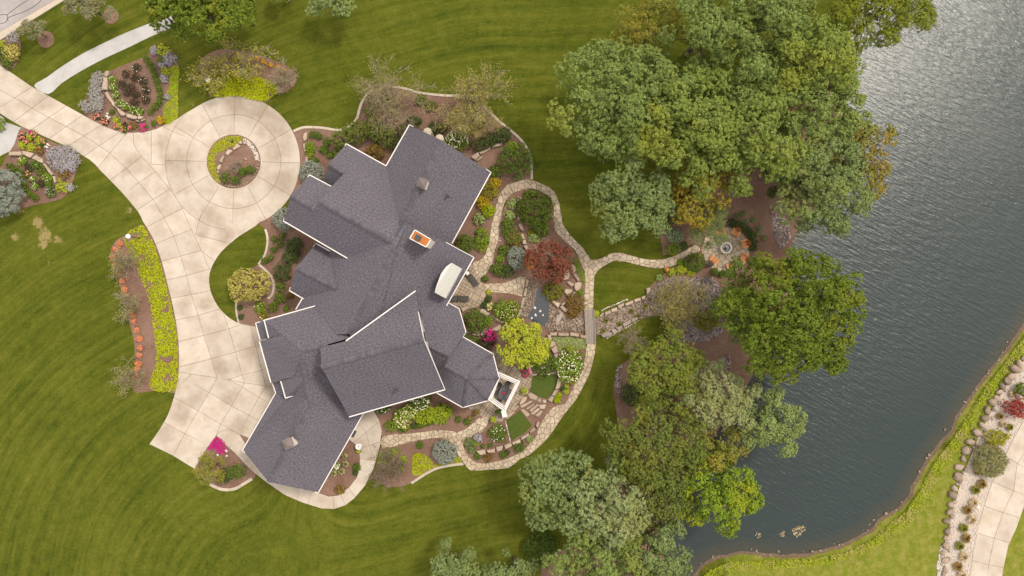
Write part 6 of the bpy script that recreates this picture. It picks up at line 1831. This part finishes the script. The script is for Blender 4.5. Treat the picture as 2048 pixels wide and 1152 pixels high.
for lb, x, y, r, mt_ in (("blue-green perennial under the left wispy tree", 748, 203, 12, 'grey'), ("green perennial mound under the left wispy tree", 775, 205, 11, 'green'), ("olive perennial near the edging below the left wispy tree", 738, 222, 11, 'olive'), ("dark perennial between the two wispy trees", 842, 200, 12, 'green'),
                      ("green perennial mound below the gap between the wispy trees", 862, 212, 11, 'olive'), ("olive mound under the right wispy tree", 925, 232, 15, 'olive'), ("green mound right under the right wispy tree", 958, 245, 15, 'olive'), ("yellowish mound beside the white hydrangea's top", 940, 262, 13, 'olivey')):
    shrub("garden_shrub", lb, x, y, r, .8, mt_, leaf=.13, rough=.35, cover=1.8)
# corner bed and garage beds
shrub("garden_shrub", "dark green clipped mound at the right of the magenta corner bed", 472, 943, 18, 1.1, 'green', ry=14, leaf=.11, rough=.08)
shrub("garden_shrub", "dark green mound half under the light shrub in the corner bed", 449, 953, 14, 1.0, 'dark', leaf=.11, rough=.12)
tree("crabapple", "light olive open shrub tree at the forecourt's bottom corner", 424, 934, 34, 33, 3.6, 'olivey', leaf=.17, clump=.5, cover=1.5, cat="tree", rough=.35, trunk=.06)
for lb, p, r, mt_, fl2 in (("top tan grass clump beside the garage", (1060, 530), 7.5, 'grass', None), ("right tan grass clump beside the garage", (1070, 605), 8, 'grass', None), ("lower tan grass clump beside the garage", (1030, 675), 8.5, 'grass', None), ("left tan grass clump by the garage eave", (955, 695), 8, 'grass', None)):
    tuft("grass_clump", lb, *zK([p])[0], r, .6, mt_, n=130)
for lb, p, r, mt_, fl2 in (("white phlox at the garage eave", (968, 625), 8, 'bright', ('f_white', 26, .09)), ("dark green shrub at the curved walk's inside edge", (1170, 640), 7.5, 'green', None), ("bronze and green plant at the bottom of the garage bed", (1005, 860), 10, 'bronze', ('f_gold', 6, .06)), ("small dark plant inside the walk's bend", (1155, 700), 5, 'dark', None), ("tiny yellow plant below the bird bath", (1185, 490), 4, 'chart', None)):
    shrub("bedding_plant", lb, *zK([p])[0], r, .5, mt_, "plant", leaf=.12, rough=.3, cover=2.2, flowers=fl2)
# south bed
for lb, p, r, ry, mt_, fl2, nm in (("cream hydrangea at the left of the south bed", (265, 465), 18, 20, 'bright', ('f_cream', 90, .085), "hydrangea"), ("white hydrangea under the tall gable's eave", (430, 325), 22, 14, 'green', ('f_white', 60, .08), "hydrangea"), ("middle hydrangea with cream heads by the south eave", (340, 390), 15, 14, 'bright', ('f_cream', 45, .08), "hydrangea"),
                              ("lime green clipped mound at the right of the south bed", (620, 420), 24, 17, 'chartg', None, "garden_shrub"), ("green-lime mound in the middle of the south bed", (470, 440), 22, 15, 'chartg', None, "garden_shrub"), ("bright green mound at the left end of the south bed", (160, 535), 12.5, 11, 'bright', None, "garden_shrub"),
                              ("small green mound below the cream hydrangea", (275, 565), 10, 7, 'green', None, "garden_shrub"), ("row of low perennials below the lime mounds", (470, 520), 22, 5, 'green', None, "garden_shrub"), ("dark perennials at the left below the hydrangea", (370, 540), 9, 5, 'dark', None, "garden_shrub"), ("small green tuft right of the lime mound, left one", (800, 475), 6, 6, 'green', None, "garden_shrub"),
                              ("small green tuft right of the lime mound, right one", (882, 497), 6, 6, 'green', None, "garden_shrub"), ("pink flowered tuft near the patio path", (920, 462), 5, 4, 'green', ('f_salmon', 7, .08), "garden_shrub"), ("low white flowers under the gable eave by the walk", (80, 385), 14, 5, 'green', ('f_white', 16, .08), "garden_shrub")):
    shrub(nm, lb, *zS([p])[0], r, 1.0 if r > 10 and ry > 8 else .45, mt_ if mt_ in LM else 'chart', ry=ry, leaf=.13, rough=.14, flowers=fl2, rot=math.radians(14) if ry < r - 4 else 0)
for lb, p, r in (("yellow perennial at the top of the bare redbud", (190, 795), 6), ("yellow perennial right of the bare redbud", (265, 862), 8.5), ("small yellow perennial low by the bare redbud", (250, 940), 5.5)):
    shrub("yellow_perennial", lb, *zS([p])[0], r, .5, 'limebed', "plant", leaf=.12, rough=.3, cover=2)
shrub("bedding_plant", "small green plant left of the blue globe spruce's path", *zS([(430, 720)])[0], 7, .4, 'green', "plant", leaf=.11, rough=.3, cover=1.8)
# pocket between path and lower turf
shrub("hydrangea", "small white hydrangea above the square-block wall", *zS([(1180, 600)])[0], 17, .9, 'green', ry=18, leaf=.13, rough=.25, flowers=('f_white', 24, .07))
for lb, p, r, mt_, fl2 in (("pink and white phlox in the pocket bed by the path bend", (990, 645), 8, 'sage', ('f_lav', 26, .09)), ("grey-green mound at the left of the pocket bed", (905, 700), 10, 'grey', None), ("green tuft next to the phlox", (965, 705), 5.5, 'bright', None), ("grey-green mound at the pocket bed's lower left", (930, 770), 7, 'grey', None), ("small tuft left above the square blocks", (1037, 733), 4, 'green', None),
                      ("small tuft right above the square blocks", (1105, 720), 4, 'green', None), ("green plant below the first square block", (985, 828), 7, 'green', None), ("bronze plant below the second square block", (1080, 840), 9, 'bronze', None), ("green plant below the fourth square block", (1230, 810), 7, 'green', None), ("dark green shrub below the wall's right end", (1385, 735), 13, 'green', None),
                      ("pale plant at the steps' foot", (1490, 660), 7, 'mint', None), ("small plant beside the steps", (1270, 790), 4.5, 'dark', None)):
    shrub("bedding_plant", lb, *zS([p])[0], r, .5, mt_, "plant", leaf=.12, rough=.3, cover=2.2, flowers=fl2)
# terrace garden
shrub("hydrangea", "large white hydrangea beside the flagstone path below the bridge", 1139, 731, 27, 1.5, 'bright', ry=33, leaf=.14, rough=.2, flowers=('f_white', 150, .075))
shrub("garden_shrub", "green mound with white specks behind the chartreuse maple", 1090, 729, 24, 1.1, 'green', ry=22, leaf=.13, rough=.14, flowers=('f_white', 7, .09))
shrub("azalea", "magenta-flowered bush against the octagonal bay", *zD([(115, 190)])[0], 13, 1.1, 'burg', leaf=.12, rough=.3, flowers=('f_mag', 60, .11))
shrub("azalea", "dark red bush below the magenta flowers at the bay", *zD([(85, 265)])[0], 15, 1.0, 'burg', leaf=.12, rough=.3, flowers=('f_mag', 6, .06))
shrub("bedding_plant", "small magenta petunias by the dining patio's slab", *zD([(543, 625)])[0], 7.5, .4, 'green', "plant", ry=9, leaf=.12, rough=.3, flowers=('f_mag', 34, .11))
for lb, p, r, mt_ in (("yellow tuft at the hydrangea's foot, upper", (1022, 785), 4.5, 'chart'), ("pale yellow tuft at the hydrangea's foot, lower", (1012, 843), 5.5, 'chart'), ("dark tuft between yellow plants in the slope bed", (990, 812), 6, 'dark'), ("yellow-green hosta in the slope bed", (930, 890), 6.5, 'limebed'), ("lowest yellow hosta in the slope bed by the steps", (906, 948), 6, 'limebed'), ("small orange-tipped plant on top of the green mound", (800, 380), 4.5, 'gold')):
    shrub("bedding_plant", lb, *zD([p])[0], r, .4, mt_, "plant", leaf=.12, rough=.3, cover=2.3)
tree("chartreuse_maple", "chartreuse Japanese maple between the octagonal bay and garden pond", 1046, 688, 54, 52, 4.2, 'chart', leaf=.20, clump=.62, cover=3.2, rough=.2, trunk=.10)
# patio garden
for lb, p, r, mt_, h_, fl2 in (("leafy green shrub against the house below the lounger", (820, 870), 22, 'green', 1.4, None), ("small yellow-green shrub right of the leafy one", (942, 870), 11, 'bright', .9, None), ("yellow-flowered shrub above the chartreuse maple", (1125, 780), 24, 'bright', 1.3, ('f_cream', 46, .07)), ("dark green shrub behind the yellow-flowered one", (1030, 745), 10, 'green', 1.0, None),
                          ("cream flowering plant at the patio edge", (965, 735), 8, 'varie', .6, ('f_cream', 12, .09)), ("dark ball at the patio's lower edge", (905, 722), 6.5, 'dark', .6, None), ("dark green ball right of the patio", (945, 662), 6.5, 'dark', .6, None), ("small yellow plant at the flagstone fork by the patio", (947, 597), 5, 'chart', .4, ('f_gold', 5, .06)),
                          ("small dark ball above the flagstone fork", (910, 470), 6.5, 'green', .6, None), ("bright green tuft left of the blue globe", (1055, 275), 8.5, 'bright', .5, None), ("green mound below the blue globe, left", (1030, 375), 13, 'green', .9, None), ("dark green mound below the blue globe, right", (1120, 395), 14, 'dark', .9, None),
                          ("olive mound above the blue globe", (1190, 90), 15, 'olive', .9, None), ("green plant left above the blue globe", (1090, 195), 10, 'green', .7, None)):
    shrub("garden_shrub", lb, *zM([p])[0], r, h_, mt_, leaf=.12, rough=.2, flowers=fl2)
for lb, p, r, ry, mt_, h_ in (("big dark glossy evergreen shrub inside the path loop", (650, 470), 35, 34, 'glossy', 2.2), ("green shrub below the big evergreen inside the loop", (735, 700), 14, 15, 'green', 1.3), ("pale variegated plant above the red maple", (640, 800), 11, 9, 'mint', .6), ("orange-tipped plant beside the variegated one", (600, 740), 6, 6, 'gold', .5), ("pale hydrangea in the loop's upper left", (385, 400), 8, 10, 'mint', .7),
                         ("pale hydrangea second in the loop's left bed", (355, 535), 10, 9, 'mint', .7), ("dark shrub in the loop's left bed", (330, 680), 13, 17, 'green', .9), ("bronze-green shrub beside the retaining stones", (410, 810), 14, 15, 'bronze', .8), ("green perennial at the loop's lower left", (275, 955), 10, 10, 'green', .6), ("small blue-green plant at the top inside the loop", (560, 280), 8, 6, 'green', .5),
                         ("pale green plant at the evergreen's right edge", (800, 520), 6, 8, 'mint', .7), ("blue-green plant beyond the path's top edge", (440, 85), 8, 6, 'grey', .5)):
    shrub("garden_shrub", lb, *zU([p])[0], r, h_, mt_, ry=ry, leaf=.13, rough=.14, cover=4.0)
tree("red_maple", "red-leaved Japanese maple beside the flagstone path", 1097, 523, 51, 47, 4.0, 'red', leaf=.22, clump=.62, cover=2.8, rough=.28, trunk=.10, bark='bark')
for lb, p, r, ry, mt_, h_ in (("mossy green weeping mound beside the garden pond", (870, 490), 20, 18, 'moss', 1.0), ("bronze weeping mound left of the path above the bridge", (1125, 640), 18, 20, 'bronze', 1.0), ("bronze-green mound in front of the bridge", (1085, 760), 12, 8, 'bronze', .6), ("green sprig on the slabs near the path", (1150, 455), 4, 4, 'bright', .3), ("small green plant beside the slabs", (1185, 500), 6, 5, 'bright', .4),
                         ("green tuft at the bridge's right corner", (1380, 755), 5, 7, 'chart', .4)):
    shrub("garden_shrub", lb, *zP([p])[0], r, h_, mt_ if mt_ in LM else 'green', ry=ry, leaf=.12, rough=.15)
# fire pit surroundings
for lb, p, r, mt_, h_ in (("dark mugo pine mound left of the fire pit patio", (340, 735), 18, 'green', 1.0), ("lime ball left in the row below the path to the fire pit", (25, 868), 7.5, 'chart', .6), ("lime ball in the middle of the row below the path to the fire pit", (140, 840), 8.5, 'chart', .6), ("small lime ball touching the middle one's right side", (205, 835), 5, 'chart', .5), ("lime ball right in the row below the path to the fire pit", (290, 875), 7.2, 'chart', .6),
                     ("dark ball below the fire pit patio, left", (625, 862), 7.5, 'green', .7), ("dark ball below the fire pit patio, right", (730, 895), 6.5, 'green', .7), ("small green plant below the path's end", (140, 735), 7, 'bright', .4), ("white-edged hosta at the path's end under the trees", (65, 355), 15, 'hosta', .6), ("lime shrub above the path to the fire pit", (45, 545), 12, 'bright', .8), ("dark fern beside the lime shrub", (195, 500), 8, 'dark', .5),
                     ("yellow sprig at the fire pit patio's left edge", (400, 640), 4.5, 'chart', .4)):
    shrub("garden_shrub", lb, *zF([p])[0], r, h_, mt_ if mt_ in LM else 'mint', leaf=.12, rough=.13)
for i, p in enumerate([(870, 180), (950, 205), (1030, 250), (1095, 305), (1135, 370), (1158, 445), (1150, 520)]):
    shrub("hedge_plant", "dark hedge plant, %s from the top in the arc right of the fire pit" % ordinal(i), *zF([p])[0], 8, .8, 'dark', "hedge", "hedge arc right of the fire pit", leaf=.12, rough=.15)
for i, p in enumerate(sorted([(1060, 160), (1165, 135), (940, 85), (1250, 250), (1220, 340), (1310, 390), (1030, 45)], key=lambda q: q[0])):
    shrub("small_hosta", "little green plant, %s from the left in the mulch above the fire pit hedge" % ordinal(i), *zF([p])[0], 5, .35, 'grey', "plant", "little plants above the fire pit hedge", leaf=.12, rough=.25, cover=2)
shrub("bedding_plant", "orange flower at the left of the lime balls", 1334, 538.6, 5, .4, 'gold', "plant", leaf=.12, flowers=('f_orange', 16, .09))
shrub("garden_shrub", "lime plant at the small lawn's right tip", 1319, 556, 6.5, .5, 'mint', leaf=.12, rough=.2)
shrub("garden_shrub", "straw grass plant on the river rocks", 1402, 583, 8, .6, 'tan', ry=5, leaf=.15, rough=.3, aspect=.3)
shrub("garden_shrub", "small dark pine sprig on the river rocks", 1358, 577, 5, .5, 'grey', ry=7, leaf=.12)
shrub("garden_shrub", "grey-green sprig right on the river rocks", 1405, 595, 7, .5, 'grey', leaf=.12)
shrub("garden_shrub", "broad brown-olive juniper in the shade below the river rocks", 1412, 640, 30, 1.2, 'moss' if 'moss' in LM else 'olive', ry=20, leaf=.15, rough=.2)
for i, (x, y) in enumerate([(1212, 641), (1238, 648), (1262, 622), (1290, 612), (1206, 662), (1276, 632)]):
    tuft("stream_sedge", "brownish sedge tuft, %s from the left along the dry stream right of the bridge" % ordinal(sorted([1212, 1238, 1262, 1290, 1206, 1276]).index(x)), x, y, 6, .35, 'moss', group="sedge tufts in the dry stream", n=80)
# lower woods shrubs
shrub("clipped_yew", "dark clipped round yew below the lower left trees", 1082, 1097, 31, 2.2, 'box2' if 'box2' in LM else 'green', leaf=.13, rough=.05, clump=.25, cover=4)
shrub("garden_shrub", "dark round shrub at the lawn's edge left of the olive tree", 1264, 789, 22, 2.0, 'dark', ry=20, leaf=.14, rough=.1)
# right bank plants
shrub("garden_shrub", "yellow-green shrub in the gravel beside the right-hand drive", 1992.7, 876, 22, 1.3, 'limeshrub' if 'limeshrub' in LM else 'gold', ry=16, leaf=.14, rough=.2)
shrub("fountain_grass", "large feathery fountain grass in the gravel beside the right-hand drive", 1979, 921, 31, 1.5, 'fgrass', leaf=.30, aspect=.16, rough=.12, cover=3.5)
shrub("barberry", "dark red barberry at the right edge by the drive", 2033, 815, 22, 1.4, 'barberry', leaf=.15, rough=.35)
shrub("garden_shrub", "green shrub at the right edge above the red barberry", 2042, 778, 14, 1.2, 'maple', leaf=.15, rough=.3)
shrub("bedding_plant", "dark red small plant left of the fountain grass", 1956, 940, 9, .5, 'bronze', "plant", leaf=.13, rough=.3)
for i, (x, y) in enumerate(zQ([(1455, 55), (1380, 190), (1400, 235), (1440, 255), (1275, 595), (1235, 630), (1225, 705), (1185, 750), (1215, 808), (1165, 860), (1180, 920), (1140, 965), (1165, 1030), (1130, 1088), (1155, 1140)])):
    tuft("grass_tuft", "brown-green grass tuft, %s from the top in the pale gravel strip" % ordinal(i), x, y, 11 if i > 3 else 8, .5, 'bronze' if i % 3 == 1 else 'moss' if i % 2 else 'tan', group="grass tufts in the gravel strip", n=200)
# street corner
for lb, x, y, r, mt_ in (("straw yellow round shrub by the drive's street corner", 24, 104, 17, 'varie'), ("green shrub at the very left edge by the street", 2, 106, 14, 'green'), ("purple-brown perennials behind the yellow corner shrub", 26, 76, 12, 'sage'), ("small green shrub below the yellow corner shrub", 14, 128, 9, 'green'), ("lime plant at the left edge by the kerb", 3, 90, 8, 'chart'), ("green bush at the left edge beside the lower gravel path", -4, 248, 14, 'bright')):
    shrub("garden_shrub", lb, x, y, r, .9, mt_, leaf=.13, rough=.2)

# ================================================================ TREES
tree("blue_spruce", "spreading blue spruce at the left edge of the lower left bed", 2, 386, 42, 46, 4.5, 'spruce', leaf=.17, clump=.6, cover=3.8, rough=.125, aspect=.35, trunk=.12, zf=.4, rzf=.5)
tree("austrian_pine", "olive grey pine at the top left between street and gravel path", 183, 18, 46, 36, 5.2, 'pine' if 'pine' in LM else 'olive', leaf=.24, clump=.55, cover=2.4, rough=.32, aspect=.3)
tree("young_pine", "small thin pine beside its mulch ring near the street", 70, 62, 31, 20, 3.4, 'pine' if 'pine' in LM else 'olive', leaf=.20, clump=.38, cover=2.0, rough=.4, aspect=.3)
tree("dark_maple", "big dark green maple at the top left beside the gravel path", 408, 30, 104, 74, 9.5, 'darkmaple', leaf=.32, clump=.9, cover=5.0, rough=.14)
tree("pale_birch", "pale green leafy tree cut by the top edge", 672, 2, 52, 38, 6, 'pale', leaf=.26, clump=.8, cover=2.4, rough=.3)
tree("pale_birch", "sliver of pale green tree at the very top left of the pale tree", 566, -10, 30, 22, 3.5, 'pale', leaf=.24, clump=.6, cover=2.0, rough=.3)
bare_tree("serviceberry", "open yellowing serviceberry over the left of the bed above the drive circle", 408, 138, 46, 4.5, 'maple2' if 'maple2' in LM else 'sparse', 400, 'twig', 6, .20)
bare_tree("serviceberry", "open yellowing serviceberry over the middle of the bed above the drive circle", 478, 112, 46, 4.5, 'maple2' if 'maple2' in LM else 'sparse', 380, 'twig', 6, .20)
bare_tree("bare_crabapple", "nearly bare crabapple over the right end of the bed above the drive circle", 560, 150, 34, 3.5, 'sparse', 180, 'palebark', 6, .12)
bare_tree("bare_crabapple", "nearly bare crabapple at the top of the long row of orange plants", 240, 527, 38, 3.6, 'sparse', 420, 'twig', 5, .12, base=(252, 530))
bare_tree("bare_crabapple", "nearly bare crabapple midway along the long row of orange plants", 262, 605, 34, 3.6, 'sparse', 330, 'twig', 5, .12, base=(272, 608))
bare_tree("bare_crabapple", "nearly bare crabapple at the bottom of the long row of orange plants", 264, 758, 30, 3.4, 'sparse', 330, 'twig', 5, .12, base=(272, 757))
bare_tree("bare_birch", "wispy pale-branched tree over the edging north of the entry wing", 770, 190, 72, 6.5, 'sparse', 900, 'twig', 9, .13, base=(790, 215))
bare_tree("bare_birch", "wispy pale-branched tree with yellow leaves above the north gable", 935, 205, 74, 6.5, 'sparse', 2300, 'twig', 9, .16, base=(948, 225))
bare_tree("bare_redbud", "bare brown redbud below the path south of the house", 775, 945, 48, 3.8, 'olive', 260, 'redbark' if 'redbark' in M else 'palebark', 8, .12, base=(790, 930))
bare_tree("young_redbud", "tiny bare shoots in the middle of the island bed", 470, 331, 13, 1.0, 'sparse', 30, 'palebark', 6, .08)
# the grove
GR = "grove between the lawn and the pond"
tree("locust_tree", "broad grey-green locust on the lawn side of the grove", 1240, 215, 140, 118, 12.5, 'locust', .30, 1.25, 3.0, GR)
tree("locust_tree", "olive-toned locust in the middle of the grove", 1370, 262, 118, 112, 13, 'locust_y', .30, 1.2, 3.0, GR)
tree("locust_tree", "pale locust at the top of the grove behind the golden shrub", 1408, 62, 92, 92, 12.5, 'locust', .30, 1.2, 3.0, GR)
tree("locust_tree", "locust cut by the top edge at the grove's upper right", 1535, 30, 98, 80, 12.5, 'locust', .30, 1.25, 3.0, GR)
tree("locust_tree", "locust leaning toward the pond at the grove's right", 1610, 135, 104, 88, 12, 'pale2' if 'pale2' in LM else 'locust_y', .30, 1.2, 2.8, GR)
tree("locust_tree", "locust beside the water in the middle right of the grove", 1622, 236, 96, 92, 11, 'locust', .30, 1.1, 2.6, GR)
tree("locust_tree", "yellow-green locust right of the grove's middle", 1490, 292, 104, 104, 12, 'locust_y', .30, 1.15, 2.9, GR)
tree("locust_tree", "locust filling the heart of the grove behind the olive-toned one", 1492, 172, 92, 84, 11, 'locust', .30, 1.2, 2.8, GR)
tree("locust_tree", "grey locust over the water at the grove's lower right", 1628, 378, 96, 100, 11, 'grey', .30, 1.15, 2.9, GR)
tree("silver_maple", "silver-green tree at the grove's lower left over the lawn", 1258, 412, 90, 80, 11, 'grey', .30, 1.05, 3.1, GR)
tree("golden_tree", "golden olive tree at the grove's bottom edge", 1390, 378, 68, 78, 8.5, 'gold', .26, .85, 2.2, GR, rough=.35)
tree("golden_tree", "yellow-tipped thin tree at the grove's upper left corner", 1300, 62, 78, 56, 7.5, 'olivey', .22, .75, 1.5, GR, rough=.5)
tree("golden_tree", "orange-gold tree reaching over the pond at the grove's right", 1702, 322, 68, 80, 8.5, 'gold2' if 'gold2' in LM else 'gold', .24, .8, 2.2, GR, rough=.4)
tree("cypress_tree", "yellow-green feathery cypress at the top over the pond", 1752, 32, 104, 70, 10, 'cypress' if 'cypress' in LM else 'maple', .26, .8, 2.8, GR, rough=.35, aspect=.35)
tree("willow", "thin grey-green willow over the fire pit's left", 1412, 452, 42, 54, 6.0, 'grey', .16, .5, 1.1, GR, rough=.45, aspect=.35)
tree("dark_understorey", "dark green low tree between silver maple and golden tree", 1325, 420, 42, 46, 5, 'dark', .22, .6, 2.2, GR, rough=.3)
tree("big_maple", "big yellow-green maple leaning over the pond right of the fire pit", 1572, 632, 134, 146, 12.5, 'maple', .32, 1.2, 3.0, None, rough=.2)
tree("shade_tree", "dark green lower limbs of a small tree left of the big maple", 1478, 610, 52, 90, 7.5, 'green', .26, .75, 2.3, None, rough=.35)
bare_tree("olive_shrub_tree", "wispy olive shrub tree over the river rocks", 1358, 614, 72, 4.2, 'sparse', 1500, 'twig', 10, .17, depth=3, leafspread=.28)
tree("dark_understorey", "dark low tree in the shade between the grove's locusts near the water", 1560, 352, 50, 48, 5, 'dark', .22, .6, 2.4, GR, rough=.3)
LW = "lower woods along the pond"
tree("olive_tree", "olive round tree at the head of the lower woods", 1322, 742, 82, 86, 7.5, 'olivey2' if 'olivey2' in LM else 'olive', .22, .75, 2.5, LW, rough=.3)
bare_tree("dead_shrub", "bare twiggy branches at the upper left of the olive tree", 1270, 690, 34, 3.4, 'sparse', 160, 'palebark', 7, .13)
tree("russian_olive", "silvery pale tree right of the olive tree", 1432, 790, 74, 76, 8, 'silver' if 'silver' in LM else 'pale', .22, .85, 2.8, LW, rough=.25)
tree("willow", "pale green willow hanging over the pond", 1548, 845, 64, 74, 7.5, 'pale', .22, .8, 2.8, LW, rough=.3)
tree("alder", "brownish olive tree in the middle of the lower woods", 1300, 885, 102, 98, 9, 'olive', .24, .85, 2.5, LW, rough=.3)
tree("golden_tree", "golden olive tree by the water in the lower woods", 1436, 892, 60, 46, 7, 'olivey', .22, .7, 2.2, LW, rough=.35)
tree("green_oak", "bright green tree over the dark water in the lower woods", 1420, 978, 88, 84, 8.5, 'bright', .26, .85, 2.7, LW, rough=.28)
tree("alder", "brown-tipped olive tree left of the bright green one", 1310, 990, 70, 70, 8, 'olive', .22, .75, 2.2, LW, rough=.35)
tree("locust_tree", "grey-green locust at the left of the lower woods beside the path", 1118, 965, 88, 92, 10, 'grey', .28, 1.0, 3.0, LW)
tree("locust_tree", "pale grey-green locust in the lower woods' front", 1205, 1000, 84, 92, 10.5, 'grey2' if 'grey2' in LM else 'pale', .28, 1.0, 2.9, LW)
tree("locust_tree", "grey-green locust cut by the bottom edge of the lower woods", 1200, 1112, 100, 80, 10.5, 'locust', .28, 1.05, 3.0, LW)
tree("locust_tree", "grey-green locust over the channel at the bottom edge", 1310, 1098, 66, 74, 9, 'grey', .26, .95, 2.7, LW)
tree("grey_willow", "left grey-green tree cut by the bottom edge below the lawn", 915, 1134, 60, 50, 6.5, 'grey', .26, .85, 4.4, rough=.14)
tree("grey_willow", "right grey-green tree cut by the bottom edge below the lawn", 1026, 1140, 50, 46, 6.5, 'grey', .26, .8, 4.4, rough=.14)
